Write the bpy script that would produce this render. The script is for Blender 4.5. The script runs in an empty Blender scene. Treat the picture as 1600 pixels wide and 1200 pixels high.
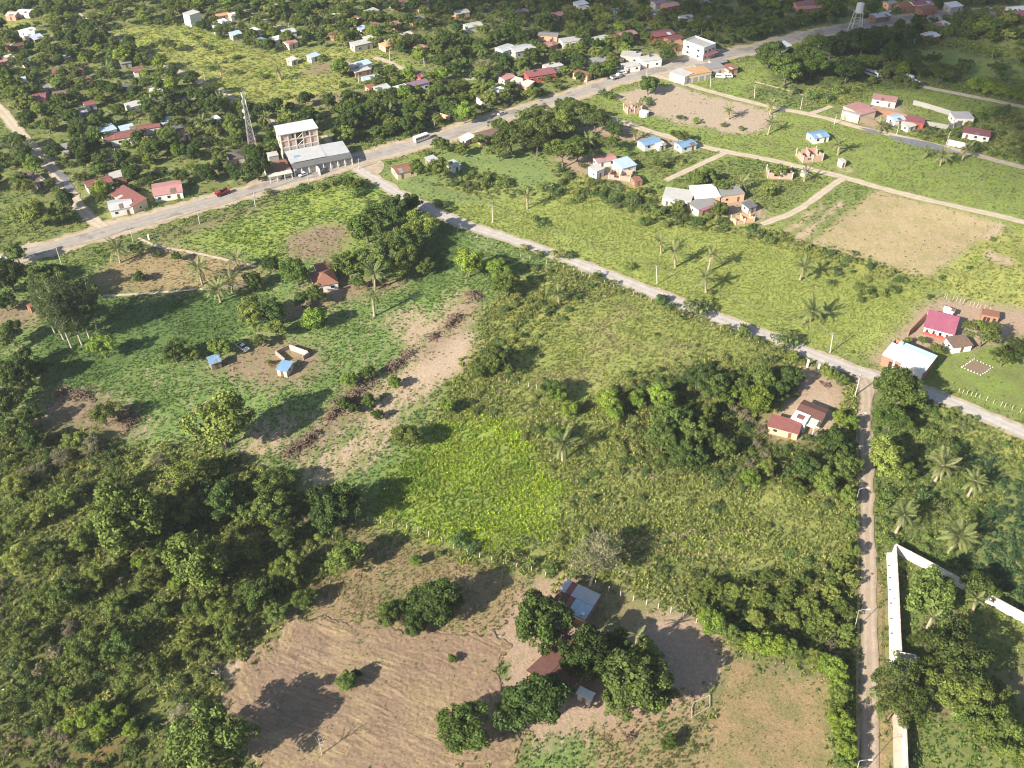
import bpy, math, random
import numpy as np
from mathutils import Vector, Matrix, Euler

rnd = random.Random(7)
rng = np.random.default_rng(7)
scene = bpy.context.scene
COL = scene.collection

# ------------------------------------------------------------------ camera, sky, sun, exposure
FPX, TH, CAMH = 1530.0, math.radians(40.35), 200.0
cam_data = bpy.data.cameras.new('camera')
cam_data.sensor_width = 36.0
cam_data.lens = FPX / 1600.0 * 36.0
cam_data.clip_start = 1.0
cam_data.clip_end = 20000.0
cam = bpy.data.objects.new('camera', cam_data)
cam.location = (0, 0, CAMH)
cam.rotation_euler = (math.pi / 2 - TH, 0, 0)
COL.objects.link(cam)
scene.camera = cam

SUN_EL, SUN_AZ = math.radians(29), math.radians(50)   # the light travels towards azimuth 50 deg right of forward
world = bpy.data.worlds.new('World')
scene.world = world
world.use_nodes = True
wn = world.node_tree
wn.nodes.clear()
sky = wn.nodes.new('ShaderNodeTexSky')
sky.sky_type = 'NISHITA'
sky.sun_disc = False
sky.sun_elevation = SUN_EL
sky.sun_rotation = SUN_AZ + math.pi
bg = wn.nodes.new('ShaderNodeBackground')
bg.inputs['Strength'].default_value = 0.068
wo = wn.nodes.new('ShaderNodeOutputWorld')
wn.links.new(sky.outputs[0], bg.inputs[0])
wn.links.new(bg.outputs[0], wo.inputs[0])

sl = bpy.data.lights.new('sun', 'SUN')
sl.energy = 5.0
sl.angle = math.radians(0.5)
sl.color = (1.0, 0.92, 0.78)
sun = bpy.data.objects.new('sun', sl)
LDIR = Vector((math.sin(SUN_AZ) * math.cos(SUN_EL), math.cos(SUN_AZ) * math.cos(SUN_EL), -math.sin(SUN_EL)))
sun.rotation_euler = LDIR.to_track_quat('-Z', 'Y').to_euler()
sun.location = (-300, -300, 400)
COL.objects.link(sun)

# view
scene.view_settings.view_transform = 'Standard'
scene.view_settings.look = 'None'
scene.view_settings.gamma = 1.0
scene.view_settings.use_curve_mapping = False
scene.view_settings.exposure = 1.2
scene.render.engine = 'CYCLES'
scene.cycles.filter_width = 1.1
scene.cycles.max_bounces = 4
scene.cycles.diffuse_bounces = 2
scene.cycles.glossy_bounces = 1
scene.cycles.transmission_bounces = 2
scene.cycles.transparent_max_bounces = 4
scene.cycles.caustics_reflective = False
scene.cycles.caustics_refractive = False

# ------------------------------------------------------------------ where a point of the photograph stands on the ground
SA, CA_ = math.sin(TH), math.cos(TH)
def G(u, v, z=0.0):
    x, y = (u - 800.0) / FPX, -(v - 600.0) / FPX
    dy, dz = y * SA + CA_, y * CA_ - SA
    t = (z - CAMH) / dz
    return Vector((x * t, dy * t, z))
def Gn(a):
    a = np.asarray(a, float)
    x, y = (a[:, 0] - 800.0) / FPX, -(a[:, 1] - 600.0) / FPX
    t = -CAMH / (y * CA_ - SA)
    return np.stack([x * t, (y * SA + CA_) * t], 1)
def PX(X, Y, z=0.0):
    """metres -> photo pixels (used to choose what is near enough to be built singly)"""
    d = Y * CA_ - (z - CAMH) * SA
    return 800 + FPX * X / d, 600 - FPX * (Y * SA + (z - CAMH) * CA_) / d
def PPM(u, v):
    y = -(v - 600.0) / FPX
    return FPX * -(y * CA_ - SA) / CAMH      # photo pixels per metre at the ground there

# ------------------------------------------------------------------ noise for outlines and tints
_lat = np.random.default_rng(3).random((256, 256))
def vnoise(x, y):
    xi, yi = np.floor(x).astype(int), np.floor(y).astype(int)
    fx, fy = x - xi, y - yi
    fx, fy = fx * fx * (3 - 2 * fx), fy * fy * (3 - 2 * fy)
    a, b = _lat[xi % 256, yi % 256], _lat[(xi + 1) % 256, yi % 256]
    c, d = _lat[xi % 256, (yi + 1) % 256], _lat[(xi + 1) % 256, (yi + 1) % 256]
    return (a * (1 - fx) + b * fx) * (1 - fy) + (c * (1 - fx) + d * fx) * fy
def fbm(x, y, o=3):
    s = 0; a = 1; t = 0
    for i in range(o):
        s = s + a * vnoise(x + 17.3 * i, y - 9.1 * i); t += a; a *= .5; x = x * 2.03; y = y * 2.03
    return s / t

# ------------------------------------------------------------------ materials
def nodes_of(m):
    m.use_nodes = True
    nt = m.node_tree
    return nt, nt.nodes, nt.links, nt.nodes['Principled BSDF']
def rgba(c): return (c[0], c[1], c[2], 1.0)
_mats = {}
def mat(name, c, rough=.85, var=.22, scale=1.2, spec=.25, dirt=None, dirt_amt=.45, bump=0.0, stripes=None, metal=0.0):
    """a weathered painted / plastered / sheet surface: colour noise, stains with a shape of their own, and fine relief"""
    if name in _mats: return _mats[name]
    m = bpy.data.materials.new(name); _mats[name] = m
    nt, N, L, p = nodes_of(m)
    p.inputs['Roughness'].default_value = rough
    p.inputs['Specular IOR Level'].default_value = spec
    p.inputs['Metallic'].default_value = metal
    tc = N.new('ShaderNodeTexCoord')
    oi = N.new('ShaderNodeObjectInfo')
    off = N.new('ShaderNodeVectorMath'); off.operation = 'ADD'
    mul = N.new('ShaderNodeVectorMath'); mul.operation = 'SCALE'; mul.inputs['Scale'].default_value = 37.0
    L.new(oi.outputs['Random'], mul.inputs[0])
    L.new(tc.outputs['Object'], off.inputs[0]); L.new(mul.outputs[0], off.inputs[1])
    n1 = N.new('ShaderNodeTexNoise'); n1.inputs['Scale'].default_value = scale; n1.inputs['Detail'].default_value = 5
    L.new(off.outputs[0], n1.inputs['Vector'])
    r1 = N.new('ShaderNodeMix'); r1.data_type = 'RGBA'
    r1.inputs[6].default_value = rgba([x * (1 - var) for x in c]); r1.inputs[7].default_value = rgba([min(1, x * (1 + var)) for x in c])
    L.new(n1.outputs['Fac'], r1.inputs[0])
    out = r1.outputs[2]
    if stripes:
        w = N.new('ShaderNodeTexWave'); w.wave_type = 'BANDS'; w.bands_direction = stripes[0]
        w.inputs['Scale'].default_value = stripes[1]; w.inputs['Distortion'].default_value = .15
        L.new(tc.outputs['Object'], w.inputs['Vector'])
        r3 = N.new('ShaderNodeMix'); r3.data_type = 'RGBA'; r3.blend_type = 'MULTIPLY'
        r3.inputs[0].default_value = stripes[2]
        L.new(out, r3.inputs[6]); L.new(w.outputs['Color'], r3.inputs[7]); out = r3.outputs[2]
    if dirt:
        n2 = N.new('ShaderNodeTexNoise'); n2.inputs['Scale'].default_value = scale * .35; n2.inputs['Detail'].default_value = 6; n2.inputs['Roughness'].default_value = .7
        L.new(off.outputs[0], n2.inputs['Vector'])
        cr = N.new('ShaderNodeValToRGB'); cr.color_ramp.elements[0].position = .52; cr.color_ramp.elements[1].position = .68
        L.new(n2.outputs['Fac'], cr.inputs[0])
        mm = N.new('ShaderNodeMath'); mm.operation = 'MULTIPLY'; mm.inputs[1].default_value = dirt_amt
        L.new(cr.outputs[0], mm.inputs[0])
        r2 = N.new('ShaderNodeMix'); r2.data_type = 'RGBA'; r2.inputs[7].default_value = rgba(dirt)
        L.new(mm.outputs[0], r2.inputs[0]); L.new(out, r2.inputs[6]); out = r2.outputs[2]
    L.new(out, p.inputs['Base Color'])
    if bump:
        b = N.new('ShaderNodeBump'); b.inputs['Strength'].default_value = bump; b.inputs['Distance'].default_value = .1
        L.new(n1.outputs['Fac'], b.inputs['Height']); L.new(b.outputs[0], p.inputs['Normal'])
    return m

def leaf_mat(name, rough=.6, spec=.3, trans=.25):
    """foliage: the tint comes from each plant (object property or instance attribute), the tone from each leaf"""
    m = bpy.data.materials.new(name)
    nt, N, L, p = nodes_of(m)
    a = N.new('ShaderNodeAttribute'); a.attribute_type = 'INSTANCER'; a.attribute_name = 'tint'
    t = N.new('ShaderNodeAttribute'); t.attribute_type = 'GEOMETRY'; t.attribute_name = 'tone'
    oi = N.new('ShaderNodeObjectInfo')
    ma = N.new('ShaderNodeMath'); ma.operation = 'MULTIPLY_ADD'; ma.inputs[1].default_value = .9; ma.inputs[2].default_value = .55
    L.new(t.outputs['Fac'], ma.inputs[0])
    mr = N.new('ShaderNodeMath'); mr.operation = 'MULTIPLY_ADD'; mr.inputs[1].default_value = .3; mr.inputs[2].default_value = .85
    L.new(oi.outputs['Random'], mr.inputs[0])
    mm = N.new('ShaderNodeMath'); mm.operation = 'MULTIPLY'
    L.new(ma.outputs[0], mm.inputs[0]); L.new(mr.outputs[0], mm.inputs[1])
    sc = N.new('ShaderNodeVectorMath'); sc.operation = 'SCALE'
    L.new(a.outputs['Color'], sc.inputs[0]); L.new(mm.outputs[0], sc.inputs['Scale'])
    L.new(sc.outputs[0], p.inputs['Base Color'])
    p.inputs['Roughness'].default_value = rough
    p.inputs['Specular IOR Level'].default_value = spec
    tr = N.new('ShaderNodeBsdfTranslucent')
    mx = N.new('ShaderNodeMixShader'); mx.inputs[0].default_value = trans
    L.new(sc.outputs[0], tr.inputs['Color'])
    L.new(p.outputs[0], mx.inputs[1]); L.new(tr.outputs[0], mx.inputs[2])
    L.new(mx.outputs[0], N['Material Output'].inputs['Surface'])
    return m
LEAF = leaf_mat('foliage', .65, .18, .25)
FROND = leaf_mat('palm_frond_leaf', .55, .35, .2)
GRASSM = leaf_mat('grass_blade', .8, .06, .3)
BARK = mat('bark', (.16, .125, .095), .95, .35, 3.0)
PALEBARK = mat('pale_bark', (.42, .37, .31), .9, .25, 3.0)
DEADWOOD = mat('dead_wood', (.34, .28, .23), .95, .3, 2.0)
BRUSHWOOD = mat('brush_wood', (.17, .115, .085), .95, .45, 2.5)
PALMBARK = mat('palm_bark', (.33, .27, .19), .95, .3, 4.0)
CONCRETE_POST = mat('concrete_post', (.52, .49, .44), .9, .15, 2.0)
WOOD_POST = mat('wood_post', (.42, .36, .29), .9, .3, 4.0)
WIRE = mat('wire', (.12, .12, .12), .6, .1)
GLASS = mat('dark_glass', (.03, .035, .04), .12, .1, 1.0, .5)
DARKHOLE = mat('dark_opening', (.035, .03, .028), .9, .2)
FRAMEW = mat('window_frame_paint', (.6, .58, .54), .6, .1)
DOORW = mat('door_wood', (.17, .10, .06), .7, .3, 3)
RUBBER = mat('rubber', (.02, .02, .02), .8, .1)
CHROME = mat('lamp_metal', (.55, .56, .57), .4, .1, 1, .5)

# ------------------------------------------------------------------ mesh builder
class MB:
    def __init__(s): s.v = []; s.f = []
    def quad(s, a, b, c, d):
        n = len(s.v); s.v += [tuple(a), tuple(b), tuple(c), tuple(d)]; s.f.append((n, n + 1, n + 2, n + 3))
    def poly(s, pts):
        n = len(s.v); s.v += [tuple(p) for p in pts]; s.f.append(tuple(range(n, n + len(pts))))
    def box(s, x0, x1, y0, y1, z0, z1):
        n = len(s.v)
        s.v += [(x0, y0, z0), (x1, y0, z0), (x1, y1, z0), (x0, y1, z0), (x0, y0, z1), (x1, y0, z1), (x1, y1, z1), (x0, y1, z1)]
        s.f += [tuple(n + i for i in q) for q in ((0, 3, 2, 1), (4, 5, 6, 7), (0, 1, 5, 4), (1, 2, 6, 5), (2, 3, 7, 6), (3, 0, 4, 7))]
    def prism(s, pts, z0, z1):
        n = len(s.v); k = len(pts)
        s.v += [(p[0], p[1], z0) for p in pts] + [(p[0], p[1], z1) for p in pts]
        s.f.append(tuple(n + i for i in range(k))[::-1]); s.f.append(tuple(n + k + i for i in range(k)))
        for i in range(k):
            j = (i + 1) % k; s.f.append((n + i, n + j, n + k + j, n + k + i))
    def tube(s, p0, p1, r0, r1=None, k=6, caps=True):
        r1 = r0 if r1 is None else r1
        p0, p1 = Vector(p0), Vector(p1); d = (p1 - p0).normalized()
        a = d.orthogonal().normalized(); b = d.cross(a); n = len(s.v)
        for p, r in ((p0, r0), (p1, r1)):
            for i in range(k):
                t = 2 * math.pi * i / k; s.v.append(tuple(p + (a * math.cos(t) + b * math.sin(t)) * r))
        for i in range(k):
            j = (i + 1) % k; s.f.append((n + i, n + j, n + k + j, n + k + i))
        if caps:
            s.f.append(tuple(n + i for i in range(k))[::-1]); s.f.append(tuple(n + k + i for i in range(k)))
    def path(s, pts, radii, k=6):
        for i in range(len(pts) - 1): s.tube(pts[i], pts[i + 1], radii[i], radii[i + 1], k, caps=(i == len(pts) - 2))
    def slab(s, a, b, c, d, t):
        """a sheet abcd with thickness t downward"""
        a, b, c, d = map(Vector, (a, b, c, d)); dn = Vector((0, 0, -t)); n = len(s.v)
        s.v += [tuple(p) for p in (a, b, c, d, a + dn, b + dn, c + dn, d + dn)]
        s.f += [tuple(n + i for i in q) for q in ((0, 1, 2, 3), (7, 6, 5, 4), (0, 4, 5, 1), (1, 5, 6, 2), (2, 6, 7, 3), (3, 7, 4, 0))]
    def mesh(s, name, m, smooth=False):
        me = bpy.data.meshes.new(name); me.from_pydata(s.v, [], s.f); me.materials.append(m)
        if smooth: me.polygons.foreach_set('use_smooth', [True] * len(me.polygons))
        return me
    def obj(s, name, m, parent=None, loc=(0, 0, 0), rot=(0, 0, 0), smooth=False):
        return new(name, s.mesh(name, m, smooth), parent, loc, rot)

def new(name, data, parent=None, loc=(0, 0, 0), rot=(0, 0, 0), scale=(1, 1, 1)):
    o = bpy.data.objects.new(name, data); COL.objects.link(o)
    if parent is not None: o.parent = parent
    o.location = loc; o.rotation_euler = rot; o.scale = scale
    return o
def tag(o, label, cat, group=None, kind=None):
    o['label'] = label; o['category'] = cat
    if group: o['group'] = group
    if kind: o['kind'] = kind
    return o
def thing(name, label, cat, loc=(0, 0, 0), rz=0.0, group=None):
    o = new(name, None, None, loc, (0, 0, rz)); o.empty_display_size = .2
    return tag(o, label, cat, group)

def np_mesh(name, verts, nper, m, tone=None):
    """verts (N*nper,3): N separate faces of nper corners"""
    n = len(verts) // nper
    me = bpy.data.meshes.new(name)
    me.vertices.add(len(verts)); me.vertices.foreach_set('co', np.asarray(verts, np.float32).ravel())
    me.loops.add(n * nper); me.loops.foreach_set('vertex_index', np.arange(n * nper, dtype=np.int32))
    me.polygons.add(n); me.polygons.foreach_set('loop_start', np.arange(0, n * nper, nper, dtype=np.int32))
    me.polygons.foreach_set('loop_total', np.full(n, nper, np.int32))
    if tone is not None:
        at = me.attributes.new('tone', 'FLOAT', 'FACE'); at.data.foreach_set('value', np.asarray(tone, np.float32))
    me.materials.append(m); me.update(); me.validate()
    return me

# ------------------------------------------------------------------ a broken cloud field high behind the camera: it shades the far town on the right
def cloud(px, alt, n, r, label, seed):
    g = random.Random(seed)
    P = [tuple(q) for q in Gn(px)]
    xs, ys = [p[0] for p in P], [p[1] for p in P]
    off = Vector((LDIR.x, LDIR.y)) / -LDIR.z * alt
    def inside(x, y):
        c = False
        for i in range(len(P)):
            (xa, ya), (xb, yb) = P[i], P[i - 1]
            if (ya > y) != (yb > y) and x < (xb - xa) * (y - ya) / (yb - ya) + xa: c = not c
        return c
    m = bpy.data.materials.new('cloud_white'); nt, N_, L_, p_ = nodes_of(m); p_.inputs['Base Color'].default_value = (.9, .9, .9, 1); p_.inputs['Roughness'].default_value = 1
    import bmesh
    bm = bmesh.new(); bmesh.ops.create_icosphere(bm, subdivisions=1, radius=1)
    bv = np.array([v.co[:] for v in bm.verts]); bf = [[v.index for v in f.verts] for f in bm.faces]; bm.free()
    vs, fs = [], []
    k = 0
    while k < n:
        x, y = g.uniform(min(xs), max(xs)), g.uniform(min(ys), max(ys))
        if not inside(x, y): continue
        k += 1; s = g.uniform(.6, 1.4) * r; b = len(vs)
        vs += [(x - off.x + v[0] * s * 1.2, y - off.y + v[1] * s, alt + v[2] * s * .5 + g.uniform(-6, 6)) for v in bv]; fs += [[b + i for i in f] for f in bf]
    me = bpy.data.meshes.new('cloud'); me.from_pydata(vs, [], fs); me.materials.append(m)
    o = bpy.data.objects.new('cloud', me); COL.objects.link(o); o['kind'] = 'stuff'; o['label'] = label
cloud([(600, -90), (640, 8), (800, 28), (1000, 46), (1180, 58), (1300, 80), (1400, 118), (1440, 160), (1500, 200), (1600, 262), (1750, 320), (1900, -90)], 2500, 175, 16, 'broken cloud high up that shades the far right part of the town', 3)
# ------------------------------------------------------------------ the lie of the land: what grows or lies where
X0, X1, Y0, Y1, CELL = -440.0, 440.0, 40.0, 760.0, 1.0
NXR, NYR = int((X1 - X0) / CELL), int((Y1 - Y0) / CELL)
_cx, _cy = np.meshgrid(X0 + (np.arange(NXR) + .5) * CELL, Y0 + (np.arange(NYR) + .5) * CELL, indexing='ij')
_wx = _cx + (fbm(_cx / 5, _cy / 5) - .5) * 5.0
_wy = _cy + (fbm(_cx / 5 + 50, _cy / 5 + 50) - .5) * 5.0
def in_poly(x, y, poly):
    r = np.zeros(x.shape, bool); n = len(poly)
    for i in range(n):
        (xa, ya), (xb, yb) = poly[i], poly[(i + 1) % n]
        if ya == yb: continue
        c = ((ya > y) != (yb > y)) & (x < (xb - xa) * (y - ya) / (yb - ya) + xa)
        r ^= c
    return r

def _lift0(L_, k): return [(min(.6, r * k * 1.0), min(.6, g * k * 1.03), min(.5, bl * k * 1.0)) for r, g, bl in L_]
SOIL_TAN, SOIL_PINK, SOIL_RED, SOIL_DARK = (.36, .275, .19), (.31, .215, .155), (.27, .125, .06), (.15, .115, .085)
YEL, YEL2 = (.40, .37, .105), (.31, .31, .085)
BRI, BRI2 = (.27, .32, .075), (.21, .27, .065)
MID, MID2 = (.19, .215, .07), (.145, .17, .058)
DRK, DRK2 = (.085, .11, .04), (.06, .085, .03)
DRY, DRY2 = (.34, .25, .14), (.27, .215, .11)
# name: grass a, grass b, soil, bare share, scatter {kind: (per m2, size lo, size hi, [tints])}
G_YEL = [(.24, .25, .055), (.20, .22, .05), (.17, .20, .045), (.27, .25, .08)]; G_YEL = [(r * 1.7, g * 1.8, bl * 1.9) for r, g, bl in G_YEL]
G_BRI = [(.16, .225, .035), (.20, .25, .04), (.12, .18, .03)]; G_BRI = _lift0(G_BRI, 1.6)
G_MID = [(.09, .145, .035), (.12, .17, .04), (.07, .12, .03)]; G_MID = _lift0(G_MID, 1.6)
GY2 = [(.30, .335, .085), (.25, .295, .075), (.33, .34, .115), (.21, .26, .068)]
G_DRY = [(.26, .20, .11), (.22, .18, .09), (.18, .17, .07), (.14, .15, .055)]; G_DRY = _lift0(G_DRY, 1.3)
W_MID = [(.085, .13, .035), (.06, .10, .03), (.12, .155, .04), (.10, .12, .045)]; W_MID = _lift0(W_MID, 1.45)
W_DRK = [(.045, .08, .022), (.06, .10, .028), (.085, .125, .035), (.035, .065, .02)]; W_DRK = [(r * 2.0, g * 1.7, bl * 1.5) for r, g, bl in W_DRK]
W_OLV = [(.12, .135, .04), (.085, .11, .035), (.16, .17, .05), (.06, .09, .03)]; W_OLV = _lift0(W_OLV, 1.5)
CLS = {
 'rough':   (MID, MID2, SOIL_TAN, .12, dict(grass=(.8, .6, 1.2, G_MID + GY2[:2]), weed=(.3, .5, 1.2, W_MID), bush=(.006, .7, 1.6, W_MID))),
 'town':    (MID2, MID, SOIL_TAN, .34, dict(grass=(.10, .8, 1.4, G_MID), weed=(.05, .7, 1.5, W_MID), bush=(.016, .9, 2.2, W_MID + W_DRK))),
 'grove':   (MID2, DRK, SOIL_DARK, .25, dict(grass=(.15, .8, 1.4, G_MID), weed=(.08, .7, 1.4, W_DRK), bush=(.022, .9, 2.2, W_DRK + W_MID))),
 'openscrub': ((.29, .31, .09), (.24, .27, .08), DRY2, .12, dict(grass=(2.0, .4, .9, GY2 + [(.33, .36, .10), (.36, .30, .17)]), weed=(.16, .5, 1.1, W_OLV), bush=(.006, .6, 1.5, W_OLV + W_MID))),
 'striprow': ((.40, .31, .20), (.33, .27, .15), (.44, .34, .235), .6, dict(grass=(.05, .3, .6, G_DRY))),
 'rowgreen': ((.20, .24, .075), (.16, .2, .065), DRY2, .1, dict(grass=(.8, .5, 1.0, GY2 + G_MID), weed=(.5, .5, 1.0, W_MID))),
 'belt':    (MID, YEL2, DRY2, .12, dict(grass=(.6, .6, 1.2, GY2), weed=(.7, .6, 1.5, W_OLV + W_MID), bush=(.13, .8, 2.2, W_OLV + W_MID))),
 'meadow':  ((.34, .34, .10), (.24, .26, .075), SOIL_TAN, .05, dict(grass=(.8, .5, 1.1, GY2 + G_BRI[:2]), weed=(.02, .6, 1.2, W_OLV), bush=(.0035, .8, 1.8, W_MID))),
 'yellow':  ((.30, .335, .088), (.25, .295, .078), SOIL_TAN, .03, dict(grass=(3.0, .3, .62, [(.295, .335, .085), (.265, .31, .08), (.33, .345, .105), (.235, .285, .072)]), weed=(.012, .5, 1.0, W_MID), bush=(.0006, .7, 1.3, W_MID))),
 'field':   (BRI2, MID, SOIL_TAN, .04, dict(grass=(.9, .35, .8, GY2 + G_MID[:2] + G_BRI[:1]), weed=(.006, .5, 1.0, W_MID))),
 'lawn':    (BRI2, MID, DRY2, .06, dict(grass=(.03, .5, .9, G_MID))),
 'lush':    ((.25, .31, .065), (.20, .26, .06), SOIL_DARK, .03, dict(grass=(2.2, .6, 1.3, [(.33, .45, .042), (.38, .47, .055), (.26, .38, .04), (.33, .38, .07), (.20, .30, .04)]), weed=(.03, .6, 1.1, W_OLV))),
 'scrub':   ((.27, .28, .085), MID, DRY2, .25, dict(grass=(1.6, .7, 1.5, GY2 + GY2 + [(.42, .34, .20), (.26, .30, .085), (.36, .39, .10), (.30, .36, .08)]), weed=(.8, .5, 1.3, W_OLV + W_MID), bush=(.022, .8, 1.9, W_OLV + W_MID))),
 'thicket': ((.085, .10, .036), (.16, .17, .055), SOIL_DARK, .25, dict(grass=(.9, .7, 1.6, [(.33, .34, .095), (.24, .28, .075), (.16, .20, .055)]), weed=(.55, .6, 1.6, W_OLV + W_DRK), bush=(.10, .7, 2.3, W_OLV + W_OLV + W_DRK + [(.20, .25, .06), (.22, .19, .12)]))),  # first ground tone darkened to deepen the shadow in gaps between crowns
 'shrubby': (YEL2, MID, DRY2, .15, dict(grass=(.9, .7, 1.3, GY2), weed=(.7, .6, 1.4, W_OLV + W_MID), bush=(.07, .9, 2.0, W_OLV + W_MID))),
 'weeds':   ((.18, .25, .075), (.14, .21, .06), SOIL_TAN, .36, dict(grass=(.5, .5, 1.0, G_MID), weed=(1.3, .4, .9, [(.17, .27, .07), (.135, .225, .06), (.215, .31, .085)]))),
 'weedshade': ((.11, .17, .052), (.09, .14, .043), SOIL_TAN, .12, dict(grass=(.5, .5, 1.0, G_MID), weed=(1.2, .4, .9, [(.105, .175, .05), (.085, .15, .043)]))),  # the weeds again, with shade painted into darker ground and plant tints
 'bare':    ((.32, .26, .14), (.19, .21, .08), (.42, .315, .22), .56, dict(weed=(.45, .4, .8, [(.17, .25, .07), (.13, .21, .055)]), grass=(.12, .5, .9, G_DRY))),
 'dry':     (DRY, DRY2, SOIL_PINK, .25, dict(grass=(.9, .3, .7, G_DRY + G_DRY[2:]), weed=(.006, .4, .7, W_MID))),
 'drygreen':((.27, .21, .11), (.21, .19, .085), (.31, .21, .13), .42, dict(grass=(2.2, .3, .75, G_DRY + G_MID + G_DRY[2:]), weed=(.02, .4, .8, W_MID))),
 'drylawn': ((.31, .22, .12), (.22, .19, .085), (.36, .23, .16), .25, dict(grass=(.5, .2, .45, G_DRY[2:] + G_DRY))),
 'yard':    ((.33, .25, .17), (.30, .25, .15), (.37, .27, .195), .7, dict(grass=(.02, .4, .7, G_DRY))),
 'yardgrass': (MID2, DRY2, SOIL_PINK, .30, dict(grass=(.25, .4, .8, G_MID + G_DRY[2:]))),
 'sand':    ((.42, .32, .225), (.33, .26, .15), (.45, .345, .245), .75, dict(grass=(.015, .4, .7, G_DRY))),
 'plough':  (SOIL_PINK, (.25, .19, .13), SOIL_PINK, .7, dict(grass=(.55, .2, .5, G_DRY + G_DRY[2:]), weed=(.012, .4, .8, W_MID))),
 'bareTop': ((.36, .295, .205), (.30, .25, .145), (.40, .32, .235), .7, dict(grass=(.02, .5, .8, G_DRY))),
 'stubble': ((.40, .31, .18), (.33, .28, .14), (.44, .33, .22), .35, dict(grass=(.05, .4, .8, G_DRY))),
 'redsoil': (SOIL_RED, (.2, .11, .06), SOIL_RED, .8, dict(weed=(.02, .5, 1, W_MID))),
 'brown':   ((.21, .16, .10), (.22, .2, .1), (.28, .2, .14), .5, dict(grass=(.25, .4, .8, G_DRY + G_MID[:1]), weed=(.09, .5, .9, W_OLV))),
 'crop':    (MID, MID2, SOIL_TAN, .15, dict(grass=(.6, .6, 1.1, G_MID + GY2), weed=(.7, .5, 1.1, W_MID))),
 'garden':  (MID, MID2, SOIL_TAN, .18, dict(grass=(.9, .6, 1.3, G_MID + GY2[:2]), weed=(1.3, .6, 1.5, W_MID + W_OLV), bush=(.06, .8, 2.0, W_MID + W_DRK))),
 'greenfield': (BRI, BRI2, SOIL_TAN, .06, dict(grass=(1.0, .5, 1.1, G_BRI + G_MID[:2]), weed=(.12, .4, .9, G_MID), bush=(.003, .7, 1.5, W_MID))),
 'cassava': (MID2, MID, SOIL_TAN, .25, dict(grass=(.2, .5, 1.0, G_MID), crop=(.5, .8, 1.3, [(.075, .13, .05), (.095, .155, .058), (.06, .11, .045)]))),
 'beans':   ((.19, .25, .08), (.16, .21, .07), SOIL_TAN, .2, dict(weed=(.40, .4, .8, [(.14, .21, .065), (.11, .175, .055)]))),
}
CN = list(CLS)
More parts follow.
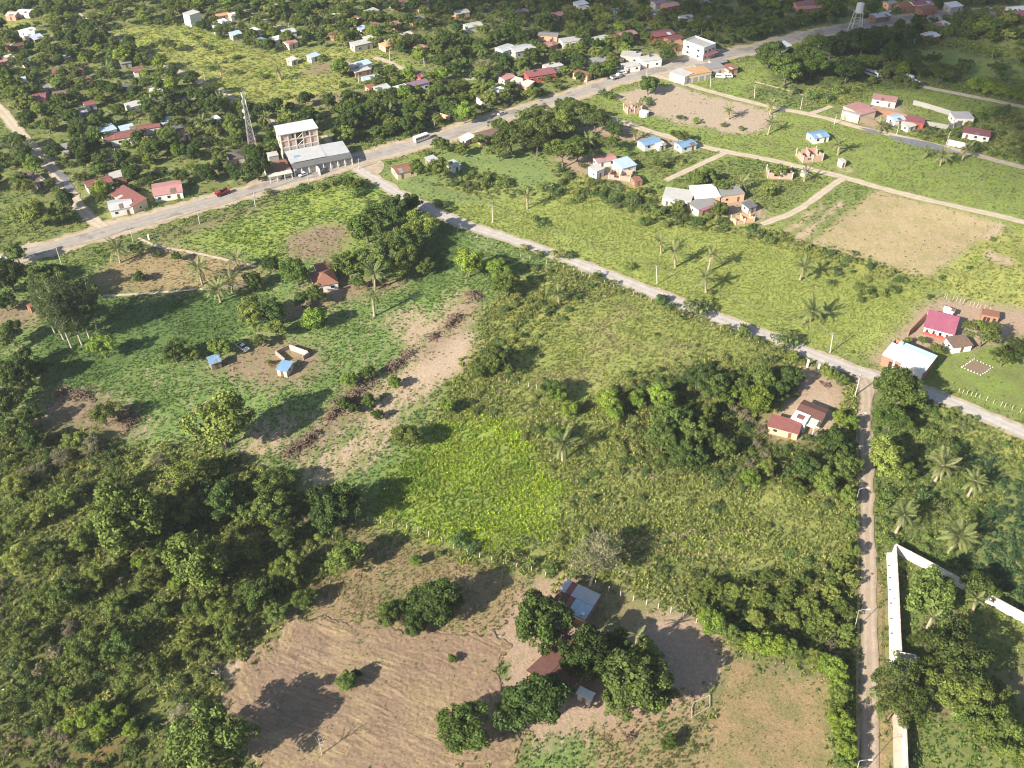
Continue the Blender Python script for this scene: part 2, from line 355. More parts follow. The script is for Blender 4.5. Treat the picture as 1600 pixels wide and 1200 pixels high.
REG = [  # painted in this order, outlines in photo pixels carried to the ground
 ('town', [(-400, -90), (2000, -90), (1700, 90), (1480, 60), (1400, 70), (1330, 110), (1230, 95), (1180, 75), (1060, 85), (1000, 115), (760, 195), (700, 215), (540, 255), (300, 335), (60, 395), (-200, 450)]),
 ('grove', [(1190, 85), (1300, 72), (1420, 68), (1600, 95), (1700, 130), (1500, 122), (1420, 140), (1400, 128), (1255, 152), (1205, 130)]),
 ('grove', [(560, 150), (700, 135), (800, 160), (780, 185), (690, 208), (540, 245), (530, 190)]),
 ('meadow', [(165, 42), (290, 40), (350, 62), (480, 108), (560, 130), (545, 150), (450, 165), (395, 172), (330, 140), (240, 92)]),
 ('meadow', [(380, 88), (460, 78), (560, 74), (640, 96), (620, 118), (540, 118), (470, 112)]),
 ('meadow', [(-20, 32), (22, 30), (62, 28), (30, 46), (-20, 50)]),
 ('rough', [(-60, 300), (90, 318), (160, 352), (60, 395), (-60, 420)]),
 ('rough', [(-60, 180), (12, 190), (38, 215), (-10, 232), (-60, 230)]),
 ('rough', [(195, 335), (240, 318), (420, 280), (540, 250), (500, 268), (300, 330), (190, 352)]),
 ('rough', [(500, 240), (600, 215), (680, 212), (560, 250)]),
 ('brown', [(490, 100), (540, 92), (560, 108), (470, 118)]), ('brown', [(450, 156), (530, 142), (555, 150), (470, 168)]),
 ('sand', [(1000, 90), (1080, 78), (1100, 84), (990, 108)]),
 # right of the main road
 ('field', [(560, 270), (740, 205), (1000, 118), (1080, 95), (1200, 90), (1200, 130), (1260, 150), (1420, 138), (1700, 160), (1700, 700), (1500, 632), (1240, 545), (900, 410), (700, 335)]),
 ('grove', [(740, 205), (860, 165), (935, 178), (960, 205), (950, 235), (880, 245), (790, 232)]),
 ('beans', [(580, 275), (640, 255), (720, 235), (830, 240), (890, 275), (840, 310), (760, 325), (700, 318), (640, 305)]),
 ('belt', [(680, 285), (770, 268), (850, 280), (870, 262), (1000, 280), (1060, 320), (1180, 352), (1250, 385), (1190, 372), (1050, 345), (960, 322), (880, 300), (760, 310)]),
 ('beans', [(690, 245), (760, 238), (840, 252), (880, 285), (830, 300), (770, 262), (700, 270)]),
 ('yellow', [(700, 320), (770, 312), (880, 302), (960, 325), (1050, 345), (1190, 375), (1280, 395), (1450, 440), (1458, 465), (1400, 540), (1370, 556), (1240, 540), (1100, 486), (900, 404), (770, 358)]),
 ('belt', [(940, 285), (1010, 300), (1100, 330), (1180, 345), (1150, 366), (1030, 345), (960, 318)]),
 ('yard', [(860, 245), (930, 240), (960, 262), (1010, 290), (960, 285), (880, 262)]),
 ('yard', [(900, 195), (985, 190), (1010, 212), (1060, 215), (1100, 228), (1080, 236), (1000, 222), (940, 212)]),
 ('crop', [(975, 238), (1060, 232), (1120, 238), (1040, 282), (985, 268)]),
 ('crop', [(1050, 285), (1140, 245), (1200, 250), (1290, 285), (1230, 325), (1170, 345), (1110, 300)]),
 ('yard', [(1100, 300), (1165, 305), (1200, 335), (1190, 350), (1150, 345), (1110, 325)]),
 ('bareTop', [(955, 150), (1010, 130), (1060, 134), (1214, 176), (1200, 204), (1150, 210), (1060, 190), (1000, 172)]),
 ('shrubby', [(1210, 135), (1270, 140), (1350, 130), (1340, 165), (1270, 160)]),
 ('lawn', [(1405, 80), (1470, 75), (1540, 90), (1640, 112), (1640, 125), (1480, 118), (1420, 105)]),
 ('crop', [(1180, 132), (1265, 145), (1280, 172), (1230, 170), (1150, 150)]),
 ('shrubby', [(1400, 205), (1480, 195), (1560, 165), (1640, 190), (1640, 258), (1500, 235)]),
 ('yard', [(1315, 170), (1400, 160), (1420, 170), (1390, 200), (1350, 198)]),
 ('stubble', [(1340, 293), (1380, 297), (1560, 345), (1530, 375), (1450, 434), (1350, 406), (1262, 380), (1290, 350)]),
 ('rowgreen', [(1228, 360), (1312, 284), (1366, 298), (1268, 378)]), ('striprow', [(1226, 362), (1290, 310), (1297, 312), (1234, 368)]), ('striprow', [(1240, 372), (1312, 312), (1324, 315), (1254, 377)]),
 ('lawn', [(1318, 274), (1392, 233), (1408, 237), (1340, 281)]), ('sand', [(1310, 262), (1330, 264), (1326, 270), (1308, 268)]),

 ('meadow', [(1450, 440), (1540, 370), (1640, 345), (1640, 500), (1560, 480)]),
 ('striprow', [(1543, 391), (1588, 402), (1576, 418), (1539, 404)]), ('striprow', [(1560, 345), (1575, 349), (1545, 376), (1532, 372)]),
 ('shrubby', [(1180, 352), (1262, 380), (1350, 404), (1456, 438), (1452, 452), (1340, 425), (1230, 392), (1170, 372)]),
 ('shrubby', [(1385, 542), (1430, 495), (1458, 455), (1470, 462), (1440, 500), (1390, 552)]),
 ('yard', [(1355, 565), (1410, 510), (1455, 462), (1500, 465), (1640, 490), (1640, 520), (1520, 545), (1480, 552), (1440, 560), (1380, 580)]),
 ('lawn', [(1470, 545), (1560, 545), (1640, 560), (1640, 650), (1560, 632), (1460, 590)]),
 # left of the lane, above the thicket
 ('weeds', [(-100, 460), (60, 395), (300, 335), (545, 265), (640, 312), (780, 368), (880, 404), (800, 430), (760, 480), (740, 540), (690, 610), (620, 680), (560, 790), (460, 760), (330, 690), (190, 700), (-100, 690)]),
 ('greenfield', [(245, 370), (330, 345), (480, 292), (560, 280), (640, 320), (600, 350), (545, 400), (440, 410), (320, 385)]),
 ('brown', [(235, 372), (280, 355), (345, 332), (400, 318), (440, 318), (360, 345), (290, 372)]),
 ('brown', [(440, 372), (480, 352), (545, 345), (550, 375), (520, 405), (445, 405)]),
 ('rough', [(100, 395), (300, 335), (480, 288), (470, 298), (330, 345), (230, 372), (160, 400), (100, 430)]),
 ('dry', [(135, 440), (185, 400), (240, 376), (310, 392), (400, 412), (420, 440), (390, 447), (320, 453), (180, 460)]),
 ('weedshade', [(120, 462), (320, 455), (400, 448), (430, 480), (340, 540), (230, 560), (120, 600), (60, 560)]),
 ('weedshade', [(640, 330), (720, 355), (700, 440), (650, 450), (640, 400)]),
 ('brown', [(480, 440), (540, 432), (650, 438), (600, 455), (540, 470), (500, 490), (430, 500), (460, 470)]),
 ('brown', [(-50, 480), (50, 470), (60, 500), (20, 525), (-50, 540)]),
 ('brown', [(290, 590), (340, 565), (390, 540), (420, 520), (500, 545), (510, 580), (460, 605), (400, 600), (340, 575)]),
 ('bare', [(590, 500), (640, 485), (680, 495), (720, 455), (755, 480), (735, 560), (700, 600), (640, 640), (600, 700), (500, 760), (455, 790), (470, 740), (560, 670), (600, 600), (640, 550), (620, 520)]),
 ('sand', [(690, 545), (725, 522), (742, 530), (735, 560), (690, 592), (655, 598), (640, 580)]), ('sand', [(708, 470), (745, 478), (752, 488), (712, 488)]),
 ('bare', [(370, 690), (420, 660), (470, 640), (440, 700), (400, 720)]),
 ('weeds', [(600, 690), (650, 640), (680, 650), (600, 770), (520, 770)]),
 ('brown', [(0, 665), (60, 632), (110, 615), (200, 650), (205, 690), (130, 670), (50, 690)]),
 # scrub between the lane, the dirt track and the corral
 ('scrub', [(880, 404), (1000, 455), (1100, 495), (1240, 548), (1340, 598), (1345, 700), (1350, 1000), (1335, 1200), (1310, 1200), (1300, 1040), (1120, 985), (900, 910), (720, 862), (580, 820), (640, 720), (690, 640), (745, 545), (765, 480), (810, 430)]),
 ('openscrub', [(790, 600), (835, 540), (880, 490), (950, 455), (1020, 465), (1110, 505), (1190, 545), (1160, 560), (1090, 555), (1050, 572), (950, 612), (860, 640), (800, 625)]),
 ('lush', [(585, 815), (620, 735), (690, 662), (740, 650), (810, 660), (860, 740), (890, 770), (850, 840), (770, 862), (700, 852)]),
 ('thicket', [(960, 610), (1060, 570), (1250, 570), (1240, 680), (1180, 760), (1040, 750), (960, 700)]),
 ('thicket', [(1190, 690), (1345, 680), (1345, 800), (1260, 770), (1190, 740)]),
 ('thicket', [(1000, 890), (1100, 880), (1200, 900), (1340, 880), (1345, 1010), (1290, 1030), (1150, 985)]),
 ('brown', [(85, 618), (130, 606), (205, 640), (222, 672), (205, 690), (150, 655)]), ('brown', [(440, 715), (470, 680), (520, 635), (560, 590), (600, 600), (560, 650), (500, 700), (455, 730)]), ('brown', [(640, 555), (700, 505), (735, 455), (755, 470), (715, 520), (660, 565)]),
 ('shrubby', [(770, 490), (830, 420), (890, 430), (900, 480), (830, 560), (745, 590)]),
 ('yard', [(1195, 665), (1240, 600), (1245, 570), (1300, 580), (1325, 600), (1315, 670), (1280, 690), (1240, 690)]),
 ('sand', [(1190, 650), (1260, 630), (1300, 610), (1312, 660), (1290, 680), (1200, 678)]),
 # thicket bottom left
 ('thicket', [(-150, 680), (130, 670), (190, 700), (330, 690), (460, 760), (560, 790), (545, 820), (500, 880), (455, 960), (420, 1000), (345, 1075), (330, 1110), (390, 1200), (430, 1290), (-200, 1290)]),
 ('scrub', [(215, 700), (330, 690), (330, 740), (250, 790), (200, 770)]),
 ('thicket', [(-50, 960), (90, 940), (160, 1010), (200, 1060), (120, 1100), (60, 1160), (-50, 1180)]),
 ('sand', [(325, 1040), (360, 1025), (385, 1032), (370, 1060), (335, 1065)]),
 ('redsoil', [(90, 1180), (150, 1160), (205, 1158), (200, 1180), (140, 1190)]), ('redsoil', [(370, 1160), (430, 1155), (470, 1175), (420, 1190)]), ('redsoil', [(0, 1155), (35, 1148), (45, 1165), (10, 1172)]),
 # farm at the bottom
 ('drygreen', [(450, 965), (500, 880), (545, 818), (590, 818), (720, 865), (870, 908), (840, 960), (760, 990), (690, 995), (560, 980)]),
 ('plough', [(335, 1108), (345, 1072), (420, 1000), (470, 962), (590, 975), (690, 992), (765, 985), (795, 1010), (775, 1050), (790, 1085), (770, 1130), (820, 1155), (800, 1205), (420, 1230), (385, 1150)]),
 ('yard', [(765, 990), (850, 900), (930, 900), (1000, 935), (1110, 975), (1135, 1010), (1115, 1080), (1060, 1100), (990, 1130), (900, 1150), (830, 1160), (780, 1100), (800, 1030)]),
 ('yardgrass', [(905, 915), (1000, 935), (1020, 955), (990, 990), (930, 1000), (890, 960)]),
 ('drygreen', [(905, 1150), (990, 1128), (1060, 1098), (1115, 1075), (1100, 1210), (890, 1230)]),
 ('weeds', [(800, 1230), (830, 1165), (880, 1148), (935, 1140), (920, 1230)]),
 ('drylawn', [(1132, 1028), (1160, 1034), (1296, 1072), (1300, 1240), (1098, 1240), (1120, 1100)]),
 ('brown', [(1160, 1030), (1220, 1035), (1297, 1065), (1297, 1072)]),
 # right of the dirt track
 ('garden', [(1345, 640), (1440, 605), (1500, 640), (1640, 700), (1640, 1000), (1480, 905), (1390, 850), (1365, 900), (1362, 760)]),
 ('shrubby', [(1430, 620), (1480, 640), (1640, 700), (1640, 745), (1500, 690), (1420, 660)]),
 ('cassava', [(1500, 705), (1640, 770), (1640, 960), (1490, 880), (1530, 820), (1560, 780)]),
 ('drylawn', [(1366, 880), (1388, 870), (1392, 1230), (1366, 1230)]),
 ('rough', [(1400, 860), (1480, 900), (1640, 990), (1640, 1290), (1405, 1290)]),
 ('brown', [(1430, 1080), (1520, 1090), (1530, 1130), (1440, 1110)]), ('brown', [(1560, 1040), (1640, 1050), (1640, 1110), (1560, 1090)]),
]
RID = np.full((NXR, NYR), CN.index('rough'), np.int16)
GP = {}
for name, pl in REG:
    p = Gn(pl)
    lo, hi = p.min(0) - 8, p.max(0) + 8
    i0, i1 = max(0, int((lo[0] - X0) / CELL)), min(NXR, int((hi[0] - X0) / CELL) + 1)
    j0, j1 = max(0, int((lo[1] - Y0) / CELL)), min(NYR, int((hi[1] - Y0) / CELL) + 1)
    if i1 <= i0 or j1 <= j0: continue
    sub = in_poly(_wx[i0:i1, j0:j1], _wy[i0:i1, j0:j1], [tuple(q) for q in p])
    RID[i0:i1, j0:j1][sub] = CN.index(name)

# ways: polylines in photo pixels, half width in metres
def smooth(pts, step=2.5):
    P = [Vector((a, b)) for a, b in pts]; out = []
    for i in range(len(P) - 1):
        p0, p1, p2, p3 = P[max(i - 1, 0)], P[i], P[i + 1], P[min(i + 2, len(P) - 1)]
        n = max(1, int((p2 - p1).length / step))
        for k in range(n):
            t = k / n
            out.append(.5 * ((2 * p1) + (p2 - p0) * t + (2 * p0 - 5 * p1 + 4 * p2 - p3) * t * t + (3 * p1 - p0 - 3 * p2 + p3) * t ** 3))
    out.append(P[-1]); return out
WAYS = {}
def way(key, px, hw, excl=None):
    w = smooth([tuple(q) for q in Gn(px)])
    WAYS[key] = (w, hw, hw if excl is None else excl)
way('main', [(-120, 440), (-40, 418), (50, 394), (100, 380), (200, 352), (300, 323), (400, 296), (480, 273), (560, 249), (640, 227), (720, 204), (790, 180), (880, 153), (960, 126), (1040, 106), (1100, 92), (1170, 78), (1230, 62), (1330, 42), (1420, 29), (1500, 21), (1640, 12)], 3.7, 6.8)
way('lane', [(556, 262), (600, 289), (640, 311), (720, 348), (800, 374), (850, 391), (900, 410), (1000, 449), (1100, 489), (1200, 524), (1300, 566), (1400, 599), (1500, 633), (1600, 676), (1720, 725)], 2.7, 3.3)
way('track', [(1345, 585), (1353, 615), (1352, 650), (1353, 700), (1354, 760), (1355, 820), (1356, 900), (1358, 1000), (1358, 1080), (1358, 1150), (1360, 1300)], 1.9, 2.3)
way('street', [(-30, 140), (5, 177), (36, 214), (72, 252), (100, 288), (120, 318), (140, 340), (168, 358)], 2.7, 3.2)
way('diagonal', [(120, 20), (150, 42), (180, 58), (230, 85), (262, 104), (330, 135), (372, 158), (410, 180), (440, 200)], 1.8, 2.4)
way('farm_road', [(1000, 112), (1050, 125), (1110, 143), (1200, 166), (1262, 178), (1310, 190), (1345, 200), (1400, 212), (1500, 236), (1600, 262), (1720, 295)], 2.0, 2.4)
way('field_road', [(958, 185), (1000, 200), (1060, 218), (1130, 236), (1200, 249), (1310, 275), (1400, 300), (1500, 324), (1600, 347), (1720, 380)], 2.0, 2.4)
way('spur', [(1136, 238), (1105, 252), (1070, 268), (1040, 282)], 1.5, 1.8)
way('spur_two', [(1318, 278), (1300, 290), (1270, 312), (1235, 334), (1190, 350)], 1.7, 2.0)
way('top_track', [(1420, 130), (1440, 135), (1520, 151), (1600, 167), (1700, 188)], 1.9, 2.2)
way('side_track', [(1180, 128), (1230, 141), (1278, 156)], .6, .8)
way('side_track_two', [(1265, 178), (1300, 166)], 1.4, 1.5)
way('path', [(216, 372), (236, 381), (262, 388), (300, 394), (345, 404), (372, 410), (400, 416)], .7, .9)
way('path_two', [(160, 462), (200, 460), (250, 457), (320, 451), (360, 448), (395, 444)], .6, .9)
way('town_street', [(370, 8), (400, 27), (440, 44), (460, 50)], 2.0, 2.4)
way('town_street_two', [(585, 90), (610, 98), (640, 112), (690, 125), (745, 122), (790, 118)], 1.7, 2.0)
way('town_street_three', [(960, 26), (968, 35), (990, 40), (1020, 45)], 1.8, 2.0)
way('town_street_four', [(1025, 18), (1055, 12), (1090, 7)], 2.4, 2.6)
way('yard_drive', [(560, 243), (540, 240), (515, 222), (505, 212)], 1.6, 1.8)
EXC = np.zeros((NXR, NYR), bool)         # nothing grows here
for key, (w, hw, ex) in WAYS.items():
    a = np.array([tuple(q) for q in w])
    for p, q in zip(a[:-1], a[1:]):
        lo, hi = np.minimum(p, q) - ex - 1, np.maximum(p, q) + ex + 1
        i0, i1 = max(0, int((lo[0] - X0) / CELL)), min(NXR, int((hi[0] - X0) / CELL) + 1)
        j0, j1 = max(0, int((lo[1] - Y0) / CELL)), min(NYR, int((hi[1] - Y0) / CELL) + 1)
        if i1 <= i0 or j1 <= j0: continue
        x, y = _cx[i0:i1, j0:j1], _cy[i0:i1, j0:j1]
        d = q - p; t = np.clip(((x - p[0]) * d[0] + (y - p[1]) * d[1]) / (d @ d + 1e-9), 0, 1)
        EXC[i0:i1, j0:j1] |= (x - p[0] - t * d[0]) ** 2 + (y - p[1] - t * d[1]) ** 2 < ex * ex
def exclude_disc(x, y, r):
    i0, i1 = max(0, int((x - r - X0) / CELL)), min(NXR, int((x + r - X0) / CELL) + 2)
    j0, j1 = max(0, int((y - r - Y0) / CELL)), min(NYR, int((y + r - Y0) / CELL) + 2)
    if i1 > i0 and j1 > j0:
        EXC[i0:i1, j0:j1] |= (_cx[i0:i1, j0:j1] - x) ** 2 + (_cy[i0:i1, j0:j1] - y) ** 2 < r * r
def exclude_box(cx, cy, hx, hy, rz):
    r = math.hypot(hx, hy)
    i0, i1 = max(0, int((cx - r - X0) / CELL)), min(NXR, int((cx + r - X0) / CELL) + 2)
    j0, j1 = max(0, int((cy - r - Y0) / CELL)), min(NYR, int((cy + r - Y0) / CELL) + 2)
    if i1 > i0 and j1 > j0:
        x, y = _cx[i0:i1, j0:j1] - cx, _cy[i0:i1, j0:j1] - cy
        c, s = math.cos(rz), math.sin(rz)
        EXC[i0:i1, j0:j1] |= (np.abs(x * c + y * s) < hx) & (np.abs(-x * s + y * c) < hy)

# ------------------------------------------------------------------ the ground: one sheet out to the horizon
def axis(lo, hi, steps, grow_lo, grow_hi):
    a = list(steps)
    d = 6.0; x = a[0]
    left = []
    while x > lo: x -= d; d *= 1.35; left.append(x)
    d = 6.0; x = a[-1]; right = []
    while x < hi: x += d; d *= 1.35; right.append(x)
    return np.array(left[::-1] + a + right)
gx = axis(-9000, 9000, np.arange(-350, 350.1, 1.25).tolist(), 1, 1)
gy = axis(-4000, 14000, np.arange(70, 350, 1.25).tolist() + np.arange(350, 700, 2.5).tolist(), 1, 1)
GX, GY = np.meshgrid(gx, gy, indexing='ij')
nx, ny = GX.shape
ii = np.clip(((GX - X0) / CELL).astype(int), 0, NXR - 1); jj = np.clip(((GY - Y0) / CELL).astype(int), 0, NYR - 1)
gid = RID[ii, jj].ravel()
tabA = np.array([CLS[n][0] for n in CN]); tabB = np.array([CLS[n][1] for n in CN]); tabS = np.array([CLS[n][2] for n in CN]); tabF = np.array([CLS[n][3] for n in CN])
def blur(F, r):
    for ax in (0, 1):
        c = np.cumsum(np.pad(F, [(r + 1, r) if i == ax else (0, 0) for i in range(F.ndim)], mode='edge'), axis=ax)
        F = (np.take(c, range(2 * r + 1, c.shape[ax]), ax) - np.take(c, range(0, c.shape[ax] - 2 * r - 1), ax)) / (2 * r + 1)
    return F
SHARP = [CN.index(c) for c in ('striprow', 'rowgreen', 'stubble', 'drylawn', 'plough', 'lawn', 'bareTop')]
sharp = np.clip(blur(np.isin(RID, SHARP).astype(float), 3) * 3, 0, 1)[..., None]
def softfield(tab):
    F = tab[RID].astype(float); F = F[..., None] if F.ndim == 2 else F
    return (blur(F, 4) * (1 - sharp) + blur(F, 1) * sharp)
sA, sB, sS, sF = softfield(tabA), softfield(tabB), softfield(tabS), softfield(tabF)
gm = bpy.data.meshes.new('ground')
zz = (fbm(GX / 9, GY / 9) - .5) * .10
zz[(np.abs(GX) > 350) | (GY > 700) | (GY < 70)] = -.02
zz -= .12
vv = np.stack([GX, GY, zz], -1).reshape(-1, 3)
gm.vertices.add(nx * ny); gm.vertices.foreach_set('co', vv.astype(np.float32).ravel())
q = (np.arange(nx - 1)[:, None] * ny + np.arange(ny - 1)[None, :]).ravel()
fc = np.stack([q, q + ny, q + ny + 1, q + 1], 1).astype(np.int32)
gm.loops.add(fc.size); gm.loops.foreach_set('vertex_index', fc.ravel())
gm.polygons.add(len(fc)); gm.polygons.foreach_set('loop_start', np.arange(0, fc.size, 4, dtype=np.int32)); gm.polygons.foreach_set('loop_total', np.full(len(fc), 4, np.int32))
gm.polygons.foreach_set('use_smooth', np.ones(len(fc), bool))
def vcol(me, name, arr):
    at = me.attributes.new(name, 'FLOAT_COLOR', 'POINT')
    a = np.ones((len(arr), 4), np.float32); a[:, :3] = arr; at.data.foreach_set('color', a.ravel())
big = fbm(GX / 26, GY / 26, 4).ravel()[:, None]
pick = lambda F: F[ii, jj].reshape(-1, F.shape[-1])
vcol(gm, 'grass_colour', pick(sA) * (.8 + .4 * big)); vcol(gm, 'grass_colour_two', pick(sB) * (.8 + .4 * big)); vcol(gm, 'soil_colour', pick(sS))
at = gm.attributes.new('bare_share', 'FLOAT', 'POINT'); at.data.foreach_set('value', pick(sF).astype(np.float32).ravel())
gm.update()

GM = bpy.data.materials.new('ground'); nt, N, L, P = nodes_of(GM)
P.inputs['Roughness'].default_value = .95; P.inputs['Specular IOR Level'].default_value = .1
def attr(n):
    a = N.new('ShaderNodeAttribute'); a.attribute_type = 'GEOMETRY'; a.attribute_name = n; return a
geo = N.new('ShaderNodeNewGeometry')
def noise(scale, detail=4, rough=.6, mapping=None, src=None):
    n = N.new('ShaderNodeTexNoise'); n.inputs['Scale'].default_value = scale; n.inputs['Detail'].default_value = detail; n.inputs['Roughness'].default_value = rough
    v = geo.outputs['Position']
    if mapping:
        mp = N.new('ShaderNodeMapping'); mp.inputs['Rotation'].default_value = (0, 0, mapping[0]); mp.inputs['Scale'].default_value = mapping[1]
        L.new(v, mp.inputs['Vector']); v = mp.outputs[0]
    L.new(v, n.inputs['Vector']); return n
def mathn(op, a, b=None, c=None):
    m = N.new('ShaderNodeMath'); m.operation = op
    for i, x in enumerate((a, b, c)):
        if x is None: continue
        if isinstance(x, (int, float)): m.inputs[i].default_value = x
        else: L.new(x, m.inputs[i])
    return m.outputs[0]
def mixc(f, a, b, mode='MIX'):
    m = N.new('ShaderNodeMix'); m.data_type = 'RGBA'; m.blend_type = mode
    for i, x in ((0, f), (6, a), (7, b)):
        if isinstance(x, (int, float)): m.inputs[i].default_value = x
        elif isinstance(x, tuple): m.inputs[i].default_value = x
        else: L.new(x, m.inputs[i])
    return m.outputs[2]
def sstep(lo, hi, x):
    m = N.new('ShaderNodeMapRange'); m.interpolation_type = 'SMOOTHSTEP'
    m.inputs[1].default_value = lo; m.inputs[2].default_value = hi; L.new(x, m.inputs[0]); return m.outputs[0]
nA = noise(.16, 5); nB = noise(.5, 7, .72, (math.radians(-42), (1, .32, 1))); nC = noise(3.2, 5, .75); nD = noise(1.1, 4, .7)
col = mixc(sstep(.38, .62, nA.outputs['Fac']), attr('grass_colour').outputs['Color'], attr('grass_colour_two').outputs['Color'])
# bare soil where the noise falls under the share
thr = mathn('MULTIPLY_ADD', attr('bare_share').outputs['Fac'], .62, .19)
bare = sstep(-.07, .07, mathn('SUBTRACT', thr, nB.outputs['Fac']))
col = mixc(bare, col, attr('soil_colour').outputs['Color'])
fine = mathn('MULTIPLY_ADD', nC.outputs['Fac'], 1.5, .25)
fine2 = mathn('MULTIPLY_ADD', nD.outputs['Fac'], .8, .6)
f = mathn('MULTIPLY', fine, fine2)
hs = N.new('ShaderNodeVectorMath'); hs.operation = 'SCALE'; L.new(col, hs.inputs[0]); L.new(f, hs.inputs['Scale'])
L.new(hs.outputs[0], P.inputs['Base Color'])
bmp = N.new('ShaderNodeBump'); bmp.inputs['Strength'].default_value = .7; bmp.inputs['Distance'].default_value = .25
L.new(mathn('ADD', nD.outputs['Fac'], mathn('MULTIPLY', nC.outputs['Fac'], .5)), bmp.inputs['Height']); L.new(bmp.outputs[0], P.inputs['Normal'])
gm.materials.append(GM)
ground = new('ground', gm); ground['kind'] = 'structure'

# ------------------------------------------------------------------ ploughed field: furrows turned round like a racetrack, clods, tufts of stubble
def ploughed_field():
    st = .27
    cells = np.argwhere(RID == CN.index('plough')); lo = cells.min(0) * CELL + [X0, Y0]; hi = (cells.max(0) + 1) * CELL + [X0, Y0]
    x, y = np.meshgrid(np.arange(lo[0] - 1, hi[0] + 1, st), np.arange(lo[1] - 1, hi[1] + 1, st), indexing='ij')
    wx, wy = x + (fbm(x / 5, y / 5) - .5) * 5, y + (fbm(x / 5 + 50, y / 5 + 50) - .5) * 5
    poly = [tuple(q) for q in Gn([pl for nm, pl in REG if nm == 'plough'][0])]
    ins = in_poly(wx, wy, poly)
    A, B = Gn([(470, 985), (738, 1092)]); d = B - A
    ux, uy = x + (fbm(x / 14, y / 14) - .5) * 3, y + (fbm(x / 14 + 9, y / 14 + 9) - .5) * 3
    t = np.clip(((ux - A[0]) * d[0] + (uy - A[1]) * d[1]) / (d @ d), 0, 1)
    dist = np.hypot(ux - A[0] - t * d[0], uy - A[1] - t * d[1])
    deep = np.clip(fbm(x / 5 + 3, y / 5, 3) * 3.4 - 1.1, .0, 1.4)
    along = t * math.hypot(*d) + np.where((t <= 0) | (t >= 1), np.arctan2(uy - A[1] - t * d[1], ux - A[0] - t * d[0]) * np.maximum(dist, 1), 0)
    st1 = fbm(dist / .38, along / 3.5, 2) * 2 - 1; st2 = fbm(dist / .8 + 40, along / 6 + 7, 2) * 2 - 1
    fu = 1.5 * st1 + 1.3 * st2 + .25 * np.sin(dist * 2 * math.pi / .9) + .6 * np.sin(dist * 2 * math.pi / .57 + 3 * fbm(x / 3, y / 3))
    z = .02 + .036 * fu * (.35 + deep) + (fbm(x / .6, y / .6, 3) - .5) * .22
    # skirts sink into the ground at the outline
    z = np.where(ins, z, -.5)
    n0, n1 = x.shape
    vs = np.stack([x, y, z], -1).reshape(-1, 3)
    q = (np.arange(n0 - 1)[:, None] * n1 + np.arange(n1 - 1)[None]).ravel(); f = np.stack([q, q + n1, q + n1 + 1, q + 1], 1)
    keep = ins.ravel()[f].any(1); f = f[keep].astype(np.int32)
    used, inv = np.unique(f, return_inverse=True); f = inv.reshape(-1, 4).astype(np.int32)
    me = bpy.data.meshes.new('ploughed_field'); me.vertices.add(len(used)); me.vertices.foreach_set('co', vs[used].astype(np.float32).ravel())
    me.loops.add(f.size); me.loops.foreach_set('vertex_index', f.ravel()); me.polygons.add(len(f)); me.polygons.foreach_set('loop_start', np.arange(0, f.size, 4, dtype=np.int32)); me.polygons.foreach_set('loop_total', np.full(len(f), 4, np.int32))
    me.polygons.foreach_set('use_smooth', np.ones(len(f), bool))
    straw = np.clip(fbm(x / 7 + 90, y / 7, 3) * 2.6 - .9, 0, 1) * (.4 + .6 * (fu > .2))
    c = np.array([.255, .178, .122]) * (1 - straw[..., None]) + np.array([.31, .235, .13]) * straw[..., None]
    c = c * (1 + .15 * np.clip(fu, -1, 1) * (.4 + .6 * np.clip(deep, 0, 1)))[..., None]      # crests paler, furrow bottoms darker
    at = me.attributes.new('soil', 'FLOAT_COLOR', 'POINT'); aa = np.ones((len(used), 4), np.float32); aa[:, :3] = c.reshape(-1, 3)[used]; at.data.foreach_set('color', aa.ravel())
    global N, L, P, geo
    m = bpy.data.materials.new('turned_soil'); nt, N, L, P = nodes_of(m); geo = N.new('ShaderNodeNewGeometry')
    P.inputs['Roughness'].default_value = .95; P.inputs['Specular IOR Level'].default_value = .1
    n1_ = noise(1.6, 6, .75); n2_ = noise(.22, 4)
    hs = N.new('ShaderNodeVectorMath'); hs.operation = 'SCALE'; L.new(attr('soil').outputs['Color'], hs.inputs[0])
    L.new(mathn('MULTIPLY', mathn('MULTIPLY_ADD', n1_.outputs['Fac'], 1.0, .5), mathn('MULTIPLY_ADD', n2_.outputs['Fac'], .5, .75)), hs.inputs['Scale'])
    L.new(hs.outputs[0], P.inputs['Base Color'])
    b = N.new('ShaderNodeBump'); b.inputs['Strength'].default_value = .8; b.inputs['Distance'].default_value = .2; L.new(n1_.outputs['Fac'], b.inputs['Height']); L.new(b.outputs[0], P.inputs['Normal'])
    me.materials.append(m); me.update(); o = new('ploughed_field', me); o['kind'] = 'structure'
ploughed_field()

